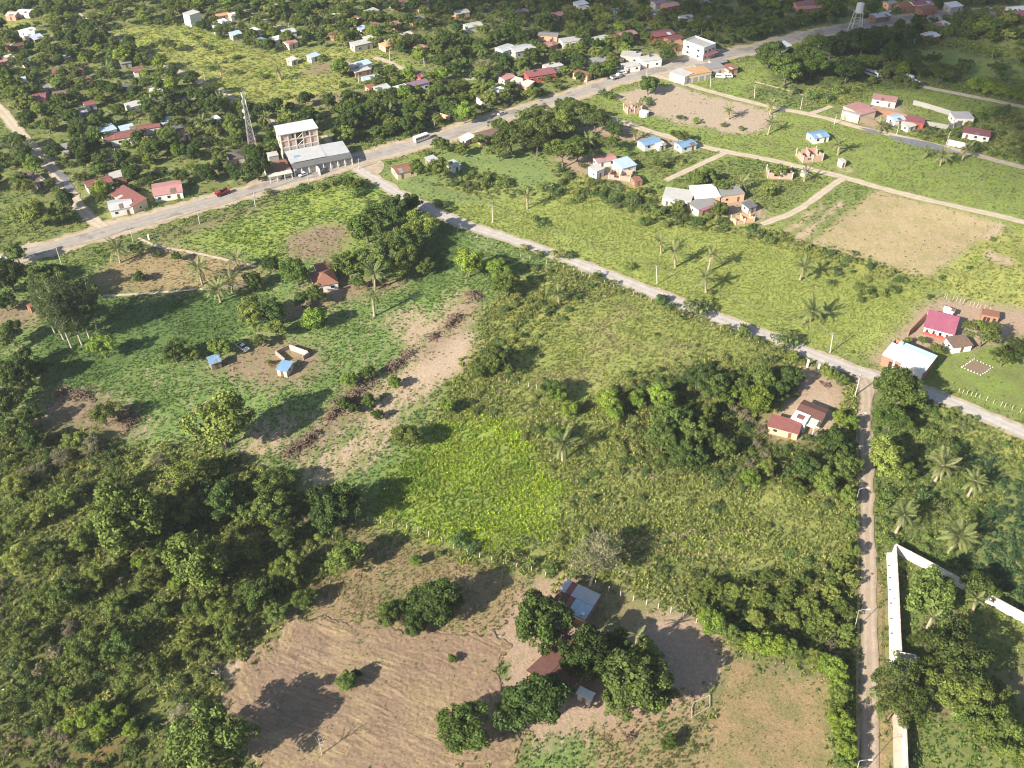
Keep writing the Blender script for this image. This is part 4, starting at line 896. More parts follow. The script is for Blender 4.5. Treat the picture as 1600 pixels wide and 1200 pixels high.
HL = [  # long axis at eaves height (u1 v1 u2 v2), width m, wall height m, roof kind, roof, wall
 (29, 17, 49, 18, 8, 3, 'gable', 'white', 'white'), (10, 22, 26, 22, 6, 3, 'shed', 'cream', 'pink'), (31, 50, 53, 44, 7, 3, 'gable', 'white', 'white'), (38, 54, 54, 52, 7, 3.6, 'shed', 'white', 'white'),
 (2, 59, 14, 57, 6, 3, 'gable', 'cream', 'white'), (50, 60, 66, 56, 8, 3, 'shed', 'ltblue', 'brick'), (26, 70, 36, 68, 6, 3, 'shed', 'brick', 'brick'), (10, 72, 16, 69, 5, 3, 'shed', 'terra', 'brick'),
 (-4, 95, 11, 92, 7, 3, 'gable', 'pink', 'pink'), (9, 91, 20, 88, 6, 3, 'shed', 'white', 'white'), (34, 97, 46, 94, 5, 2.8, 'shed', 'blue', 'white'), (97, 90, 106, 87, 5, 2.6, 'shed', 'zinc', 'brick'),
 (187, 98, 204, 95, 5, 2.8, 'shed', 'grey', 'grey'), (81, 111, 103, 108, 6, 2.8, 'gable', 'crimson', 'pink'), (114, 112, 125, 107, 6, 3, 'gable', 'crimson', 'pink'), (17, 128, 41, 124, 7, 2.8, 'shed', 'ltblue', 'grey'),
 (113, 129, 143, 123, 6, 2.8, 'gable', 'terra', 'cream'), (207, 110, 225, 107, 6, 3, 'gable', 'crimson', 'white'), (233, 130, 256, 130, 8, 3, 'shed', 'slab', 'white'), (182, 136, 204, 132, 6, 2.8, 'gable', 'slate', 'grey'),
 (40, 153, 72, 149, 9, 3.2, 'gable', 'crimson', 'pink', 'crimson-roofed square house with pink walls by the top left street'), (82, 146, 106, 143, 6, 2.8, 'gable', 'brown', 'grey'), (66, 138, 80, 134, 6, 2.8, 'shed', 'grey', 'grey'),
 (131, 163, 148, 159, 6, 2.8, 'gable', 'red', 'white'), (197, 166, 222, 159, 8, 3, 'flat', 'slab', 'white'), (230, 163, 254, 160, 8, 3, 'hip', 'cream', 'cream', 'cream hip-roofed house with cream walls in the left part of town'),
 (286, 158, 302, 152, 6, 3.2, 'shed', 'grey', 'brick'), (255, 154, 264, 151, 5, 3, 'shed', 'white', 'white'), (121, 176, 135, 172, 5, 2.6, 'shed', 'grey', 'grey'), (126, 205, 147, 201, 7, 2.8, 'flat', 'slab', 'grey'),
 (155, 205, 178, 198, 7, 3, 'shed', 'ltblue', 'white'), (187, 202, 209, 197, 6, 3, 'shed', 'ltblue', 'white'), (162, 215, 225, 205, 9, 3.4, 'gable', 'red', 'white', 'long red-roofed school-like building with white end walls in the trees'),
 (214, 200, 250, 194, 6, 3.2, 'gable', 'red', 'white'), (250, 192, 268, 185, 6, 3.2, 'shed', 'ltblue', 'grey'), (268, 200, 285, 196, 5, 2.8, 'shed', 'slate', 'grey'), (282, 210, 293, 206, 5, 2.8, 'gable', 'crimson', 'white'),
 (330, 187, 342, 183, 5, 2.8, 'shed', 'white', 'white'), (97, 230, 118, 226, 6, 2.8, 'shed', 'grey', 'white'), (357, 244, 379, 240, 9, 2.8, 'hip', 'thatch', 'grey', 'dark thatched hip-roofed house on the near side of the tower'),
 (378, 217, 397, 213, 7, 3.2, 'hip', 'magenta', 'peach', 'small house with bright magenta hip roof at the foot of the tower'), (20, 277, 50, 274, 7, 2.6, 'gable', 'brown', 'grey'), (52, 283, 66, 278, 5, 2.6, 'shed', 'brown', 'grey'),
 (134, 289, 172, 279, 6, 3, 'gable', 'red', 'white'), (171, 275, 194, 270, 6, 3, 'flat', 'slab', 'brick'), (239, 297, 283, 290, 10, 3, 'gable', 'pink', 'white', 'house by the main road with a big pale pink gable roof', .16),
 (290, 23, 308, 17, 8, 6.5, 'flat', 'slab', 'white', 'tall pale two-storey house far up the diagonal track'), (338, 24, 357, 20, 6, 3, 'gable', 'orange', 'peach'), (358, 24, 371, 21, 5, 3, 'shed', 'white', 'white'), (343, 34, 353, 31, 5, 3, 'shed', 'white', 'white'),
 (333, 44, 351, 41, 6, 3, 'shed', 'white', 'white'), (360, 54, 376, 50, 6, 3, 'shed', 'ltblue', 'grey'), (393, 47, 405, 44, 5, 3, 'shed', 'white', 'white'), (414, 12, 434, 6, 7, 4.5, 'gable', 'crimson', 'brick', 'far brick house with crimson gable roof beside the upper street'),
 (480, 9, 492, 6, 6, 3, 'gable', 'orange', 'peach'), (486, 32, 499, 28, 6, 3, 'shed', 'cream', 'white'), (523, 24, 543, 19, 7, 3, 'gable', 'cream', 'peach'), (551, 30, 559, 26, 6, 3.5, 'shed', 'terra', 'brick'), (510, 28, 526, 24, 6, 3, 'shed', 'white', 'white'),
 (441, 50, 460, 46, 8, 3, 'gable', 'zinc', 'white'), (425, 61, 445, 56, 7, 3, 'gable', 'white', 'white'), (446, 68, 461, 63, 7, 3, 'gable', 'pink', 'cream'), (401, 65, 412, 60, 5, 3, 'shed', 'blue', 'white'), (517, 55, 528, 50, 5, 3, 'shed', 'terra', 'brick'),
 (560, 46, 571, 41, 5, 3, 'shed', 'ltblue', 'white'), (573, 20, 588, 14, 6, 3, 'shed', 'zinc', 'white'), (610, 3, 628, -1, 8, 4, 'gable', 'crimson', 'white', 'far house with bright red roof at the top edge of the town'), (650, 8, 668, 4, 7, 3.5, 'gable', 'red', 'pink'), (641, 31, 661, 26, 7, 3, 'gable', 'grey', 'brick'),
 (611, 38, 621, 34, 6, 3, 'gable', 'pink', 'peach'), (582, 40, 590, 36, 5, 3, 'shed', 'terra', 'brick'), (708, 20, 731, 16, 8, 3, 'gable', 'cream', 'peach'), (727, 41, 751, 36, 8, 3, 'gable', 'cream', 'white'), (549, 70, 579, 63, 8, 3.4, 'flat', 'slab', 'grey', 'long grey-walled flat-roofed store in the middle of the town'),
 (596, 71, 615, 65, 8, 3.2, 'hip', 'orange', 'peach', 'house with orange hip roof and peach walls beside the grey-wall store'), (569, 60, 584, 56, 6, 3, 'gable', 'cream', 'peach'), (601, 64, 613, 60, 6, 3.2, 'shed', 'cream', 'pink'), (650, 76, 661, 71, 6, 3.2, 'gable', 'pink', 'pink'), (627, 56, 642, 51, 7, 3, 'gable', 'cream', 'white'),
 (482, 89, 497, 84, 5, 2.8, 'shed', 'ltblue', 'white'), (451, 94, 461, 90, 5, 2.8, 'shed', 'cream', 'cream'), (532, 102, 545, 98, 5, 3, 'flat', 'slab', 'pink'), (546, 104, 559, 100, 6, 3, 'flat', 'slab', 'cream'), (558, 101, 578, 96, 6, 3.8, 'shed', 'ltblue', 'white'), (552, 112, 578, 106, 5, 2.6, 'flat', 'slab', 'brick'),
 (566, 123, 592, 118, 6, 3.2, 'gable', 'ltblue', 'white', 'pale blue roofed white box house beside the meadow'), (586, 140, 608, 134, 6, 2.8, 'shed', 'zinc', 'grey'), (617, 139, 635, 134, 5, 2.8, 'shed', 'white', 'white'), (635, 134, 669, 126, 5, 3.8, 'shed', 'purple', 'white', 'long white shed with purple roof beside a red building'),
 (652, 120, 664, 115, 6, 3.5, 'shed', 'crimson', 'redpaint'), (573, 137, 585, 133, 5, 2.6, 'shed', 'terra', 'pink'), (748, 155, 771, 149, 7, 3, 'gable', 'brown', 'white'), (779, 78, 800, 71, 9, 3.4, 'gable', 'zinc', 'blue'), (799, 78, 833, 71, 10, 3.6, 'gable', 'zinc', 'grey', 'wide grey-blue roofed warehouse in the upper middle of town'),
 (745, 213, 782, 203, 8, 3, 'gable', 'brown', 'pink', 'pink-walled house with brown gable roof by the main road'), (616, 266, 646, 259, 7, 2.8, 'gable', 'terra', 'cream', 'cream hut with terracotta roof beside the concrete lane', .2), (774, 142, 791, 138, 6, 3, 'shed', 'white', 'white'), (783, 123, 801, 117, 6, 3, 'gable', 'pink', 'white'), (703, 258, 714, 254, 5, 2.6, 'shed', 'zinc', 'white'), (668, 250, 680, 246, 5, 2.5, 'shed', 'zinc', 'wood'), (723, 218, 737, 211, 5, 2.6, 'shed', 'white', 'grey'),
 (800, 124, 831, 132, 7, 3, 'shed', 'cream', 'pink'), (821, 117, 867, 110, 8, 3.4, 'shed', 'crimson', 'redpaint', 'red-walled shop with crimson roof and side brick wall'), (851, 105, 877, 99, 7, 3.2, 'flat', 'slab', 'white'), (898, 111, 922, 117, 6, 3.2, 'flat', 'terra', 'peach'), (849, 71, 867, 66, 7, 3.2, 'gable', 'pink', 'pink'),
 (841, 52, 873, 54, 7, 3, 'gable', 'grey', 'peach'), (875, 64, 911, 59, 8, 3.2, 'flat', 'slab', 'white'), (922, 63, 950, 57, 8, 3.2, 'gable', 'cream', 'grey'), (954, 58, 964, 54, 6, 3, 'gable', 'red', 'peach'), (969, 55, 991, 49, 8, 3.4, 'gable', 'pink', 'brick'), (1017, 54, 1051, 49, 10, 4, 'gable', 'crimson', 'redpaint'),
 (1042, 62, 1064, 56, 8, 3.6, 'gable', 'red', 'brick'), (1047, 70, 1068, 66, 8, 3, 'shed', 'orange', 'peach'), (970, 83, 1002, 86, 10, 3.4, 'flat', 'slab', 'cream', 'white flat-roofed terrace house by the main road bend'), (1000, 93, 1031, 89, 9, 3.8, 'flat', 'slab', 'white'), (973, 103, 998, 99, 7, 3, 'flat', 'slab', 'white'), (922, 96, 948, 92, 7, 3.2, 'shed', 'grey', 'white'),
 (1088, 106, 1129, 101, 9, 3.6, 'flat', 'grey', 'grey'), (1133, 107, 1148, 103, 7, 3.2, 'shed', 'terra', 'pink'), (1111, 98, 1132, 93, 7, 3, 'shed', 'grey', 'grey'), (855, 25, 878, 20, 8, 3, 'gable', 'pink', 'peach'), (899, 7, 916, 3, 7, 3, 'shed', 'white', 'white'), (881, 13, 893, 9, 6, 3.2, 'shed', 'terra', 'brick'), (904, 14, 919, 10, 6, 3, 'gable', 'cream', 'peach'), (808, 19, 823, 15, 7, 3, 'gable', 'purple', 'grey'),
 (1020, 4, 1037, 1, 7, 3.4, 'gable', 'purple', 'grey'), (1036, 9, 1058, 5, 8, 3.6, 'gable', 'pink', 'brick'), (1093, 5, 1107, 2, 6, 3, 'gable', 'grey', 'white'), (1008, 23, 1032, 19, 7, 3.2, 'gable', 'brown', 'brick'), (1063, 28, 1081, 24, 6, 3, 'gable', 'zinc', 'white'), (1103, 29, 1115, 26, 6, 3, 'shed', 'zinc', 'white'), (961, 17, 979, 13, 6, 3, 'shed', 'blue', 'white'),
 (1240, 6, 1276, 3, 9, 3.6, 'gable', 'crimson', 'pink'), (1255, 12, 1290, 9, 6, 3, 'shed', 'pink', 'brick'), (1404, 9, 1428, 7, 8, 3.2, 'shed', 'terra', 'brick'), (1423, 5, 1456, 2, 8, 4, 'gable', 'crimson', 'white'), (1436, 14, 1461, 10, 8, 3.5, 'flat', 'terra', 'brick'), (1363, 25, 1388, 21, 8, 3.2, 'gable', 'zinc', 'brick', 'brick house with blue-grey roof beside the far road'),
 (1571, 22, 1612, 19, 10, 4, 'gable', 'crimson', 'redpaint'), (1570, 16, 1604, 13, 7, 4, 'shed', 'white', 'white'), (1440, 42, 1470, 37, 7, 3, 'gable', 'crimson', 'brick'), (1468, 39, 1481, 35, 6, 3, 'shed', 'zinc', 'white'), (1443, 57, 1462, 52, 9, 3.2, 'gable', 'zinc', 'brick'), (1581, 50, 1590, 46, 5, 3, 'shed', 'cream', 'peach'), (1306, 13, 1313, 8, 5, 3, 'hip', 'blue', 'white'),
 (1216, 72, 1232, 68, 8, 4, 'shed', 'white', 'white'), (1283, 66, 1299, 62, 6, 3, 'shed', 'cream', 'white'), (1384, 5, 1398, 2, 6, 3, 'gable', 'grey', 'peach'), (1212, 3, 1226, 1, 6, 3, 'shed', 'ltblue', 'white'), (1480, 9, 1500, 6, 8, 3.4, 'shed', 'white', 'grey'),
 # houses among the fields on the right
 (1363, 151, 1402, 157, 7, 3, 'shed', 'pink', 'white', 'long white house with pink sheet roof behind the pink-roofed hall'), (1392, 185, 1410, 182, 8, 2.8, 'gable', 'ltblue', 'white', 'small white house with pale blue gable roof between two red roofs'), (1416, 185, 1445, 189, 7, 3.2, 'shed', 'crimson', 'redpaint', 'red house with crimson shed roof and white porch'), (1414, 197, 1427, 193, 5, 2.4, 'shed', 'cream', 'white'),
 (1487, 180, 1519, 180, 9, 3.4, 'flat', 'slab', 'white', 'bare white-grey block house at the corner of the walled yard'), (1506, 203, 1547, 210, 7, 3, 'shed', 'crimson', 'white', 'white house with long crimson shed roof at the right edge of the fields'), (1267, 212, 1290, 208, 8, 2.8, 'gable', 'blue', 'white', 'lone white cottage with blue gable roof on the open grass'),
 (1002, 224, 1028, 217, 7, 2.8, 'gable', 'blue', 'white', 'left one of the two blue-roofed cottages by the field road'), (1027, 226, 1037, 223, 4, 2.5, 'shed', 'white', 'white'), (1060, 227, 1083, 221, 7, 2.8, 'gable', 'blue', 'white', 'right one of the two blue-roofed cottages by the field road'),
 (930, 250, 960, 245, 7, 2.8, 'gable', 'pink', 'white', 'white house with pink gable roof beside the spur track yard'), (926, 265, 938, 260, 5, 3.4, 'flat', 'slab', 'white'), (965, 258, 987, 252, 7, 3, 'shed', 'ltblue', 'white'), (989, 281, 1001, 279, 4, 2.2, 'flat', 'terra', 'brick'),
 (1038, 301, 1082, 307, 9, 3.2, 'flat', 'slab', 'white', 'white flat-roofed block house, leftmost of the cluster of four'), (1082, 302, 1120, 299, 9, 3.4, 'shed', 'white', 'peach', 'peach house with white sheet roof in the middle of the four-house cluster'), (1121, 300, 1157, 295, 8, 3.2, 'flat', 'grey', 'peach', 'grey flat-roofed house, rightmost of the cluster of four'), (1083, 323, 1114, 312, 7, 3, 'flat', 'grey', 'cream', 'cream-walled grey-roofed house nearest to the lane in the cluster of four'),
 (1165, 322, 1177, 318, 4, 2.6, 'shed', 'slate', 'grey'),
 # near buildings
 (1482, 486, 1484, 482, 3.2, 2.6, 'shed', 'white', 'white'), (1484, 536, 1513, 532, 5, 2.4, 'shed', 'brown', 'white', 'rusty low shed with pale front beside the magenta-roofed house'),
]
NOUN = {}
for r in HL:
    lab = r[9] if len(r) > 9 and isinstance(r[9], str) else None
    sl = r[10] if len(r) > 10 else None
    sm = r[4] <= 5
    house(*r[:9], label=lab, slope=sl, name='shed' if sm and lab is None else 'house', cat='shed' if sm and lab is None else 'house', noun='hut' if sm else None)

# ---- strip of magenta sheets on the grey house
# ---- the four-storey brick building with its row of shops
CEM = mat('bare_concrete', (.55, .51, .46), .9, .15, 1.2, .15, (.3, .28, .26), .5)
BRICKM = mat('orange_hollow_brick', (.54, .38, .31), .9, .18, 3, .15, (.32, .16, .11), .4, 0, ('Z', 3.4, .2))
def four_storey():
    h = 12.4
    A, B, Cc = G(419.5, 201, h), G(437, 211, h), G(495.5, 200, h)     # far-left, near-left, near-right roof corners
    dx = (Cc - B); L = dx.length; rz = math.atan2(dx.y, dx.x)
    W = 8.6
    nrm = Vector((-math.sin(rz), math.cos(rz), 0))
    c = (B + Cc) / 2 + nrm * W / 2; c.z = 0
    t = thing('apartment_building', 'unfinished four-storey brick building with white roof and concrete frame beside the main road', 'building', c, rz)
    fh = h / 4
    core = MB(); core.box(-L / 2 + .22, L / 2 - .22, -W / 2 + .22, W / 2 - .22, -.2, h - .2); core.obj('wall', BRICKM, t)
    side = MB(); side.box(-L / 2 - .02, -L / 2 + .2, -W / 2 + .3, W / 2, 0, h - .3); side.obj('plastered_side_wall', WALLC['cream'], t)
    ground_f = MB(); ground_f.box(-L / 2 + .1, L / 2 - .1, -W / 2 + .06, -W / 2 + .2, 0, fh * 2 - .3); ground_f.obj('plastered_front_wall', WALLC['grey'], t)
    rf = MB(); rf.box(-L / 2 - .4, L / 2 + .4, -W / 2 - .5, W / 2 + .4, h, h + .3); rf.obj('roof', ROOFC['white'], t)
    colm = MB(); colm.box(-.2, .2, -.2, .2, 0, h - .01); cme = colm.mesh('column', CEM)
    nb = 5
    for i in range(nb + 1):
        x = -L / 2 + .2 + i * (L - .4) / nb
        new('column', cme, t, (x, -W / 2 + .12, 0)); 
        new('column', cme, t, (x, W / 2 - .12, 0))
    bm_ = MB(); bm_.box(-L / 2, L / 2, -.14, .14, -.22, .22); bme = bm_.mesh('beam', CEM)
    for k in (2, 3, 4):
        new('beam', bme, t, (0, -W / 2 + .1, fh * k - (.25 if k == 4 else 0)))
    op = MB(); op.box(-1.5, 1.5, -.05, .05, 0, 2.0); ome = op.mesh('opening', DARKHOLE)
    sm = MB(); sm.box(-.5, .5, -.05, .05, 0, 1.7); sme = sm.mesh('opening', DARKHOLE)
    bay = (L - .4) / nb
    for (i, k, me) in ((1, 3, sme), (2, 2, ome), (2, 3, ome), (3, 3, sme)):
        new('opening', me, t, (-L / 2 + .2 + (i + .62) * bay, -W / 2 + .2, fh * k + .6))
    for k in (1, 2, 3):
        new('opening', _winmesh(1.5, 1.3, 'opening', DARKHOLE, .08), t, (-L / 2, -W / 2 + 3.2, fh * k + .8), (0, 0, math.pi / 2))
    st = MB()                                   # outside stair flight seen in the open bay
    for k in (2, 3):
        st.slab((-L / 2 + 2.2 * bay, -W / 2 - .1, fh * k + .2), (-L / 2 + 3.2 * bay, -W / 2 - .1, fh * k + 2.6), (-L / 2 + 3.2 * bay, -W / 2 + .3, fh * k + 2.6), (-L / 2 + 2.2 * bay, -W / 2 + .3, fh * k + .2), .25)
    st.obj('stair_flight', CEM, t)
    exclude_box(c.x, c.y, L / 2 + 1.5, W / 2 + 1.5, rz); HOUSES.append((c.x, c.y, L / 2))
    # low shops in front: own thing
    s = thing('shop_row', 'low row of shops with grey sheet roof in front of the four-storey building', 'building', c - nrm * (W / 2 + 7.5) + Vector((math.cos(rz), math.sin(rz), 0)) * 5.5, rz)
    L2, W2, h2 = 25.0, 14.0, 4.0
    wm = MB(); wm.box(-L2 / 2, L2 / 2, -W2 / 2 + .6, W2 / 2, -.2, h2 - .4); wm.obj('wall', WALLC['grey'], s)
    r2 = MB(); r2.slab((-L2 / 2 - .3, -W2 / 2 + 3.4, h2 + .5), (L2 * .1, -W2 / 2 + 3.4, h2 + .5), (L2 * .1, W2 / 2, h2 + .9), (-L2 / 2 - .3, W2 / 2, h2 + .9), .15)
    r2.slab((L2 * .1, -W2 / 2 + 3.4, h2 + .35), (L2 / 2 + .3, -W2 / 2 + 3.4, h2 + .2), (L2 / 2 + .3, W2 / 2, h2 + .7), (L2 * .1, W2 / 2, h2 + .85), .15)
    r2.obj('roof', ROOFC['zinc'], s)
    f2 = MB(); f2.slab((-L2 / 2 - .3, -W2 / 2 - .5, h2 - .35), (L2 / 2 + .3, -W2 / 2 - .5, h2 - .35), (L2 / 2 + .3, -W2 / 2 + 3.3, h2 + .15), (-L2 / 2 - .3, -W2 / 2 + 3.3, h2 + .15), .15); f2.obj('awning_roof', ROOFC['slate'], s)
    sk = MB(); sk.box(-1.3, 1.3, -.9, .9, 0, .06); sk.obj('skylight', ROOFC['blue'], s, (-L2 / 2 + 3.4, 1.0, h2 + .69), (.03, 0, 0))
    for i in range(8):
        x = -L2 / 2 + (i + .5) * L2 / 8
        new('roller_door', WIDEDOOR, s, (x, -W2 / 2 + .58, 0))
    pl = MB(); pl.box(-.18, .18, -.18, .18, 0, h2 - .6); pme = pl.mesh('pillar', WALLC['white'])
    for i in range(9): new('pillar', pme, s, (-L2 / 2 + i * L2 / 8, -W2 / 2, 0))
    pw = MB(); pw.box(-.15, .15, -3.4, 0, 0, 2.6); pw.obj('partition_wall', WALLC['white'], s, (-2.6, -W2 / 2 - .3, 0))
    exclude_box(s.location.x, s.location.y, L2 / 2 + 2, W2 / 2 + 4.5, rz); HOUSES.append((s.location.x, s.location.y, L2 / 2))
    # terracotta roofed annex with a tank tower
    a = thing('annex_house', 'white annex with terracotta roof and veranda left of the shop row', 'house', c - nrm * (W / 2 + 9.5) - Vector((math.cos(rz), math.sin(rz), 0)) * 13.2, rz)
    new('wall', wall_mesh(9.5, 8, 3.2, 'shed', .06, WALLC['white']), a); new('roof', roof_mesh(9.5, 8, 3.2, 'shed', .06, ROOFC['terra'], .3), a)
    v = MB(); v.slab((-5, -7, 2.9), (5, -7, 2.9), (5, -4.1, 3.2), (-5, -4.1, 3.2), .15); v.obj('veranda_roof', ROOFC['cream'], a)
    pm = MB(); pm.box(-.12, .12, -.12, .12, 0, 2.75); pmm = pm.mesh('pillar', WALLC['white'])
    for i in range(4): new('pillar', pmm, a, (-4.6 + i * 3.07, -6.7, 0))
    new('door', DOOR, a, (1.5, -4, 0)); window(a, 'a', -2, -4, 1, 0); window(a, 'c', -4.75, 0, 1, math.pi / 2)
    exclude_box(a.location.x, a.location.y, 6, 8, rz)
    k = thing('stair_tower', 'grey concrete stair box rising beside the terracotta roof', 'building', c - nrm * (W / 2 + 3.5) - Vector((math.cos(rz), math.sin(rz), 0)) * 13.0, rz)
    kb = MB(); kb.box(-2, 2, -1.9, 1.9, 0, 6.2); kb.obj('wall', WALLC['grey'], k); kr = MB(); kr.box(-2.2, 2.2, -2.1, 2.1, 6.2, 6.4); kr.obj('roof', ROOFC['slab'], k)
four_storey()

# ---- lattice tower
def lattice_tower(u, v, h, w0, w1, label):
    p = G(u, v)
    t = thing('lattice_tower', label, 'tower', p, .4)
    red, wht = mat('tower_red', (.5, .2, .17), .6, .15), mat('tower_galvanised', (.46, .46, .46), .55, .1, 1, .4)
    n = 9
    def cw(k): return (w0 + (w1 - w0) * min(1, k / n * 1.15)) / 2
    for k in range(n):
        mb = MB(); z0, z1 = h * k / n, h * (k + 1) / n; a, b = cw(k), cw(k + 1)
        q0 = [(-a, -a), (a, -a), (a, a), (-a, a)]; q1 = [(-b, -b), (b, -b), (b, b), (-b, b)]
        for i in range(4):
            j = (i + 1) % 4
            mb.tube((*q0[i], z0), (*q1[i], z1), .07, k=4); mb.tube((*q0[i], z0), (*q1[j], z1), .035, k=4); mb.tube((*q0[j], z0), (*q1[i], z1), .035, k=4); mb.tube((*q1[i], z1), (*q1[j], z1), .04, k=4)
        mb.obj('tower_section', wht if k % 4 != 3 else wht, t)
    an = MB(); an.box(-.16, .16, -.1, .1, 0, 1.9); ame = an.mesh('antenna', FRAMEW)
    for i in range(6):
        a = i * math.pi / 3; new('antenna', ame, t, (1.0 * math.cos(a), 1.0 * math.sin(a), h - 1.6 - (i % 2) * 3.2), (0, 0, a))
    ds = MB(); ds.tube((0, 0, 0), (0, .35, 0), .75, .6, 12); dm = ds.mesh('dish', FRAMEW)
    for zz, a in ((h - 8, 2.5), (h - 10.5, 3.6)): new('dish', dm, t, (1.1 * math.cos(a), 1.1 * math.sin(a), zz), (0, 0, a))
    rod = MB(); rod.tube((0, 0, h), (0, 0, h + 2.5), .06, .03, 5); rod.obj('lightning_rod', wht, t)
    exclude_disc(p.x, p.y, 3)
lattice_tower(396, 236, 26.5, 3.4, 1.1, 'tall silver lattice antenna tower standing among town trees')

# ---- water tower at the top
def water_tower():
    p = G(1335, 50); h = 11
    t = thing('water_tower', 'white elevated water tank on four splayed legs near the far road', 'water tower', p)
    W = mat('tank_white', (.75, .74, .72), .6, .08)
    tk = MB(); tk.tube((0, 0, h), (0, 0, h + 4.4), 2.0, 2.0, 16); tk.obj('tank', W, t)
    cp = MB(); cp.tube((0, 0, h + 4.4), (0, 0, h + 5.1), 2.1, .3, 16); cp.obj('tank_lid', W, t)
    dk = MB(); dk.box(-2.4, 2.4, -2.4, 2.4, h - .3, h - .02); dk.obj('platform', CEM, t)
    for sx in (-1, 1):
        for sy in (-1, 1):
            lg = MB(); lg.tube((sx * 3, sy * 3, -.1), (sx * 1.8, sy * 1.8, h - .3), .28, .22, 6); lg.obj('leg', FRAMEW, t)
    br = MB()
    for z in (3.5, 7.2):
        a = 3 - 1.2 * z / h
        for p0, p1 in (((-a, -a), (a, -a)), ((a, -a), (a, a)), ((a, a), (-a, a)), ((-a, a), (-a, -a))): br.tube((*p0, z), (*p1, z), .12, k=4)
    br.obj('brace', FRAMEW, t)
    exclude_disc(p.x, p.y, 4)
water_tower()

# ---- large white two-storey house at the bend
def big_white():
    h = 6.2
    B, Cc = G(1100, 77, h), G(1068, 65, h)
    d = B - Cc; L = d.length; rz = math.atan2(d.y, d.x); W = 9.5
    nrm = Vector((-math.sin(rz), math.cos(rz), 0)); c = (B + Cc) / 2 + nrm * W / 2; c.z = 0
    t = thing('two_storey_house', 'large white two-storey building with roof terrace at the main road bend', 'building', c, rz)
    mb = MB(); mb.box(-L / 2, L / 2, -W / 2, W / 2, -.2, h); mb.obj('wall', WALLC['white'], t)
    r = MB(); r.box(-L / 2 + .4, L / 2 - .4, -W / 2 + .4, W / 2 - .4, h + .003, h + .1); r.obj('roof', ROOFC['slab'], t)
    pm = MB()
    pm.box(-L / 2, L / 2, -W / 2, -W / 2 + .25, h, h + .9); pm.box(-L / 2, L / 2, W / 2 - .25, W / 2, h, h + .9); pm.box(-L / 2, -L / 2 + .25, -W / 2 + .25, W / 2 - .25, h, h + .9); pm.box(L / 2 - .25, L / 2, -W / 2 + .25, W / 2 - .25, h, h + .9)
    pm.obj('parapet', WALLC['white'], t)
    for k in range(2):
        for i in range(3): window(t, 'b', L / 2, -W / 2 + 1.8 + i * 3.0, 1 + 2.9 * k, math.pi / 2)
        for i in range(2): window(t, 'b', -L / 4 + i * L / 2, -W / 2, 1 + 2.9 * k, 0)
    aw = MB(); aw.slab((L / 2, -W / 2, 3.3), (L / 2 + 2.6, -W / 2, 3.0), (L / 2 + 2.6, W / 2, 3.0), (L / 2, W / 2, 3.3), .15); aw.obj('awning', ROOFC['crimson'], t)
    exclude_box(c.x, c.y, L / 2 + 2, W / 2 + 2, rz); HOUSES.append((c.x, c.y, 11))
big_white()
# ---- orange-roofed store and pink hall
def boxy(name, label, cat, corners, h, W, rk, rc, wc, slope=None, doors=3):
    (u1, v1), (u2, v2) = corners
    B, Cc = G(u1, v1, h), G(u2, v2, h)
    d = Cc - B; L = d.length; rz = math.atan2(d.y, d.x); nrm = Vector((-math.sin(rz), math.cos(rz), 0))
    c = (B + Cc) / 2 + nrm * W / 2; c.z = 0
    t = thing(name, label, cat, c, rz)
    if slope is None: slope = .1
    new('wall', wall_mesh(L, W, h, rk, slope, WALLC[wc]), t); new('roof', roof_mesh(L, W, h, rk, slope, ROOFC[rc], .25), t)
    for i in range(doors): new('roller_door', WIDEDOOR, t, (-L / 2 + (i + .5) * L / doors, -W / 2, 0))
    window(t, 'b', -L / 2, 0, 1.1, math.pi / 2); window(t, 'b', L / 2, 0, 1.1, math.pi / 2)
    exclude_box(c.x, c.y, L / 2 + 1, W / 2 + 1, rz); HOUSES.append((c.x, c.y, L / 2))
    return t, L, W, rz
boxy('store', 'store with broad flat orange roof beside the main road', 'building', ((1072, 120), (1112, 112)), 3.6, 8, 'flat', 'orange', 'cream', 0, 4)
boxy('store', 'white block store with flat roof, joined left of the orange-roofed store', 'building', ((1047, 113), (1070, 121)), 3.9, 7, 'flat', 'slab', 'white', 0, 2)
t, L, W, rz = boxy('hall', 'large cream hall with wide pink low-pitched roof by the farm road', 'building', ((1345, 180), (1369, 173)), 3.6, 11, 'gable', 'pink', 'cream', .08, 0)
boxy('porch_hall', 'flat pale annex wall on the left of the pink hall', 'building', ((1316, 174), (1343, 181)), 3.6, 2.0, 'flat', 'slab', 'cream', 0, 2)

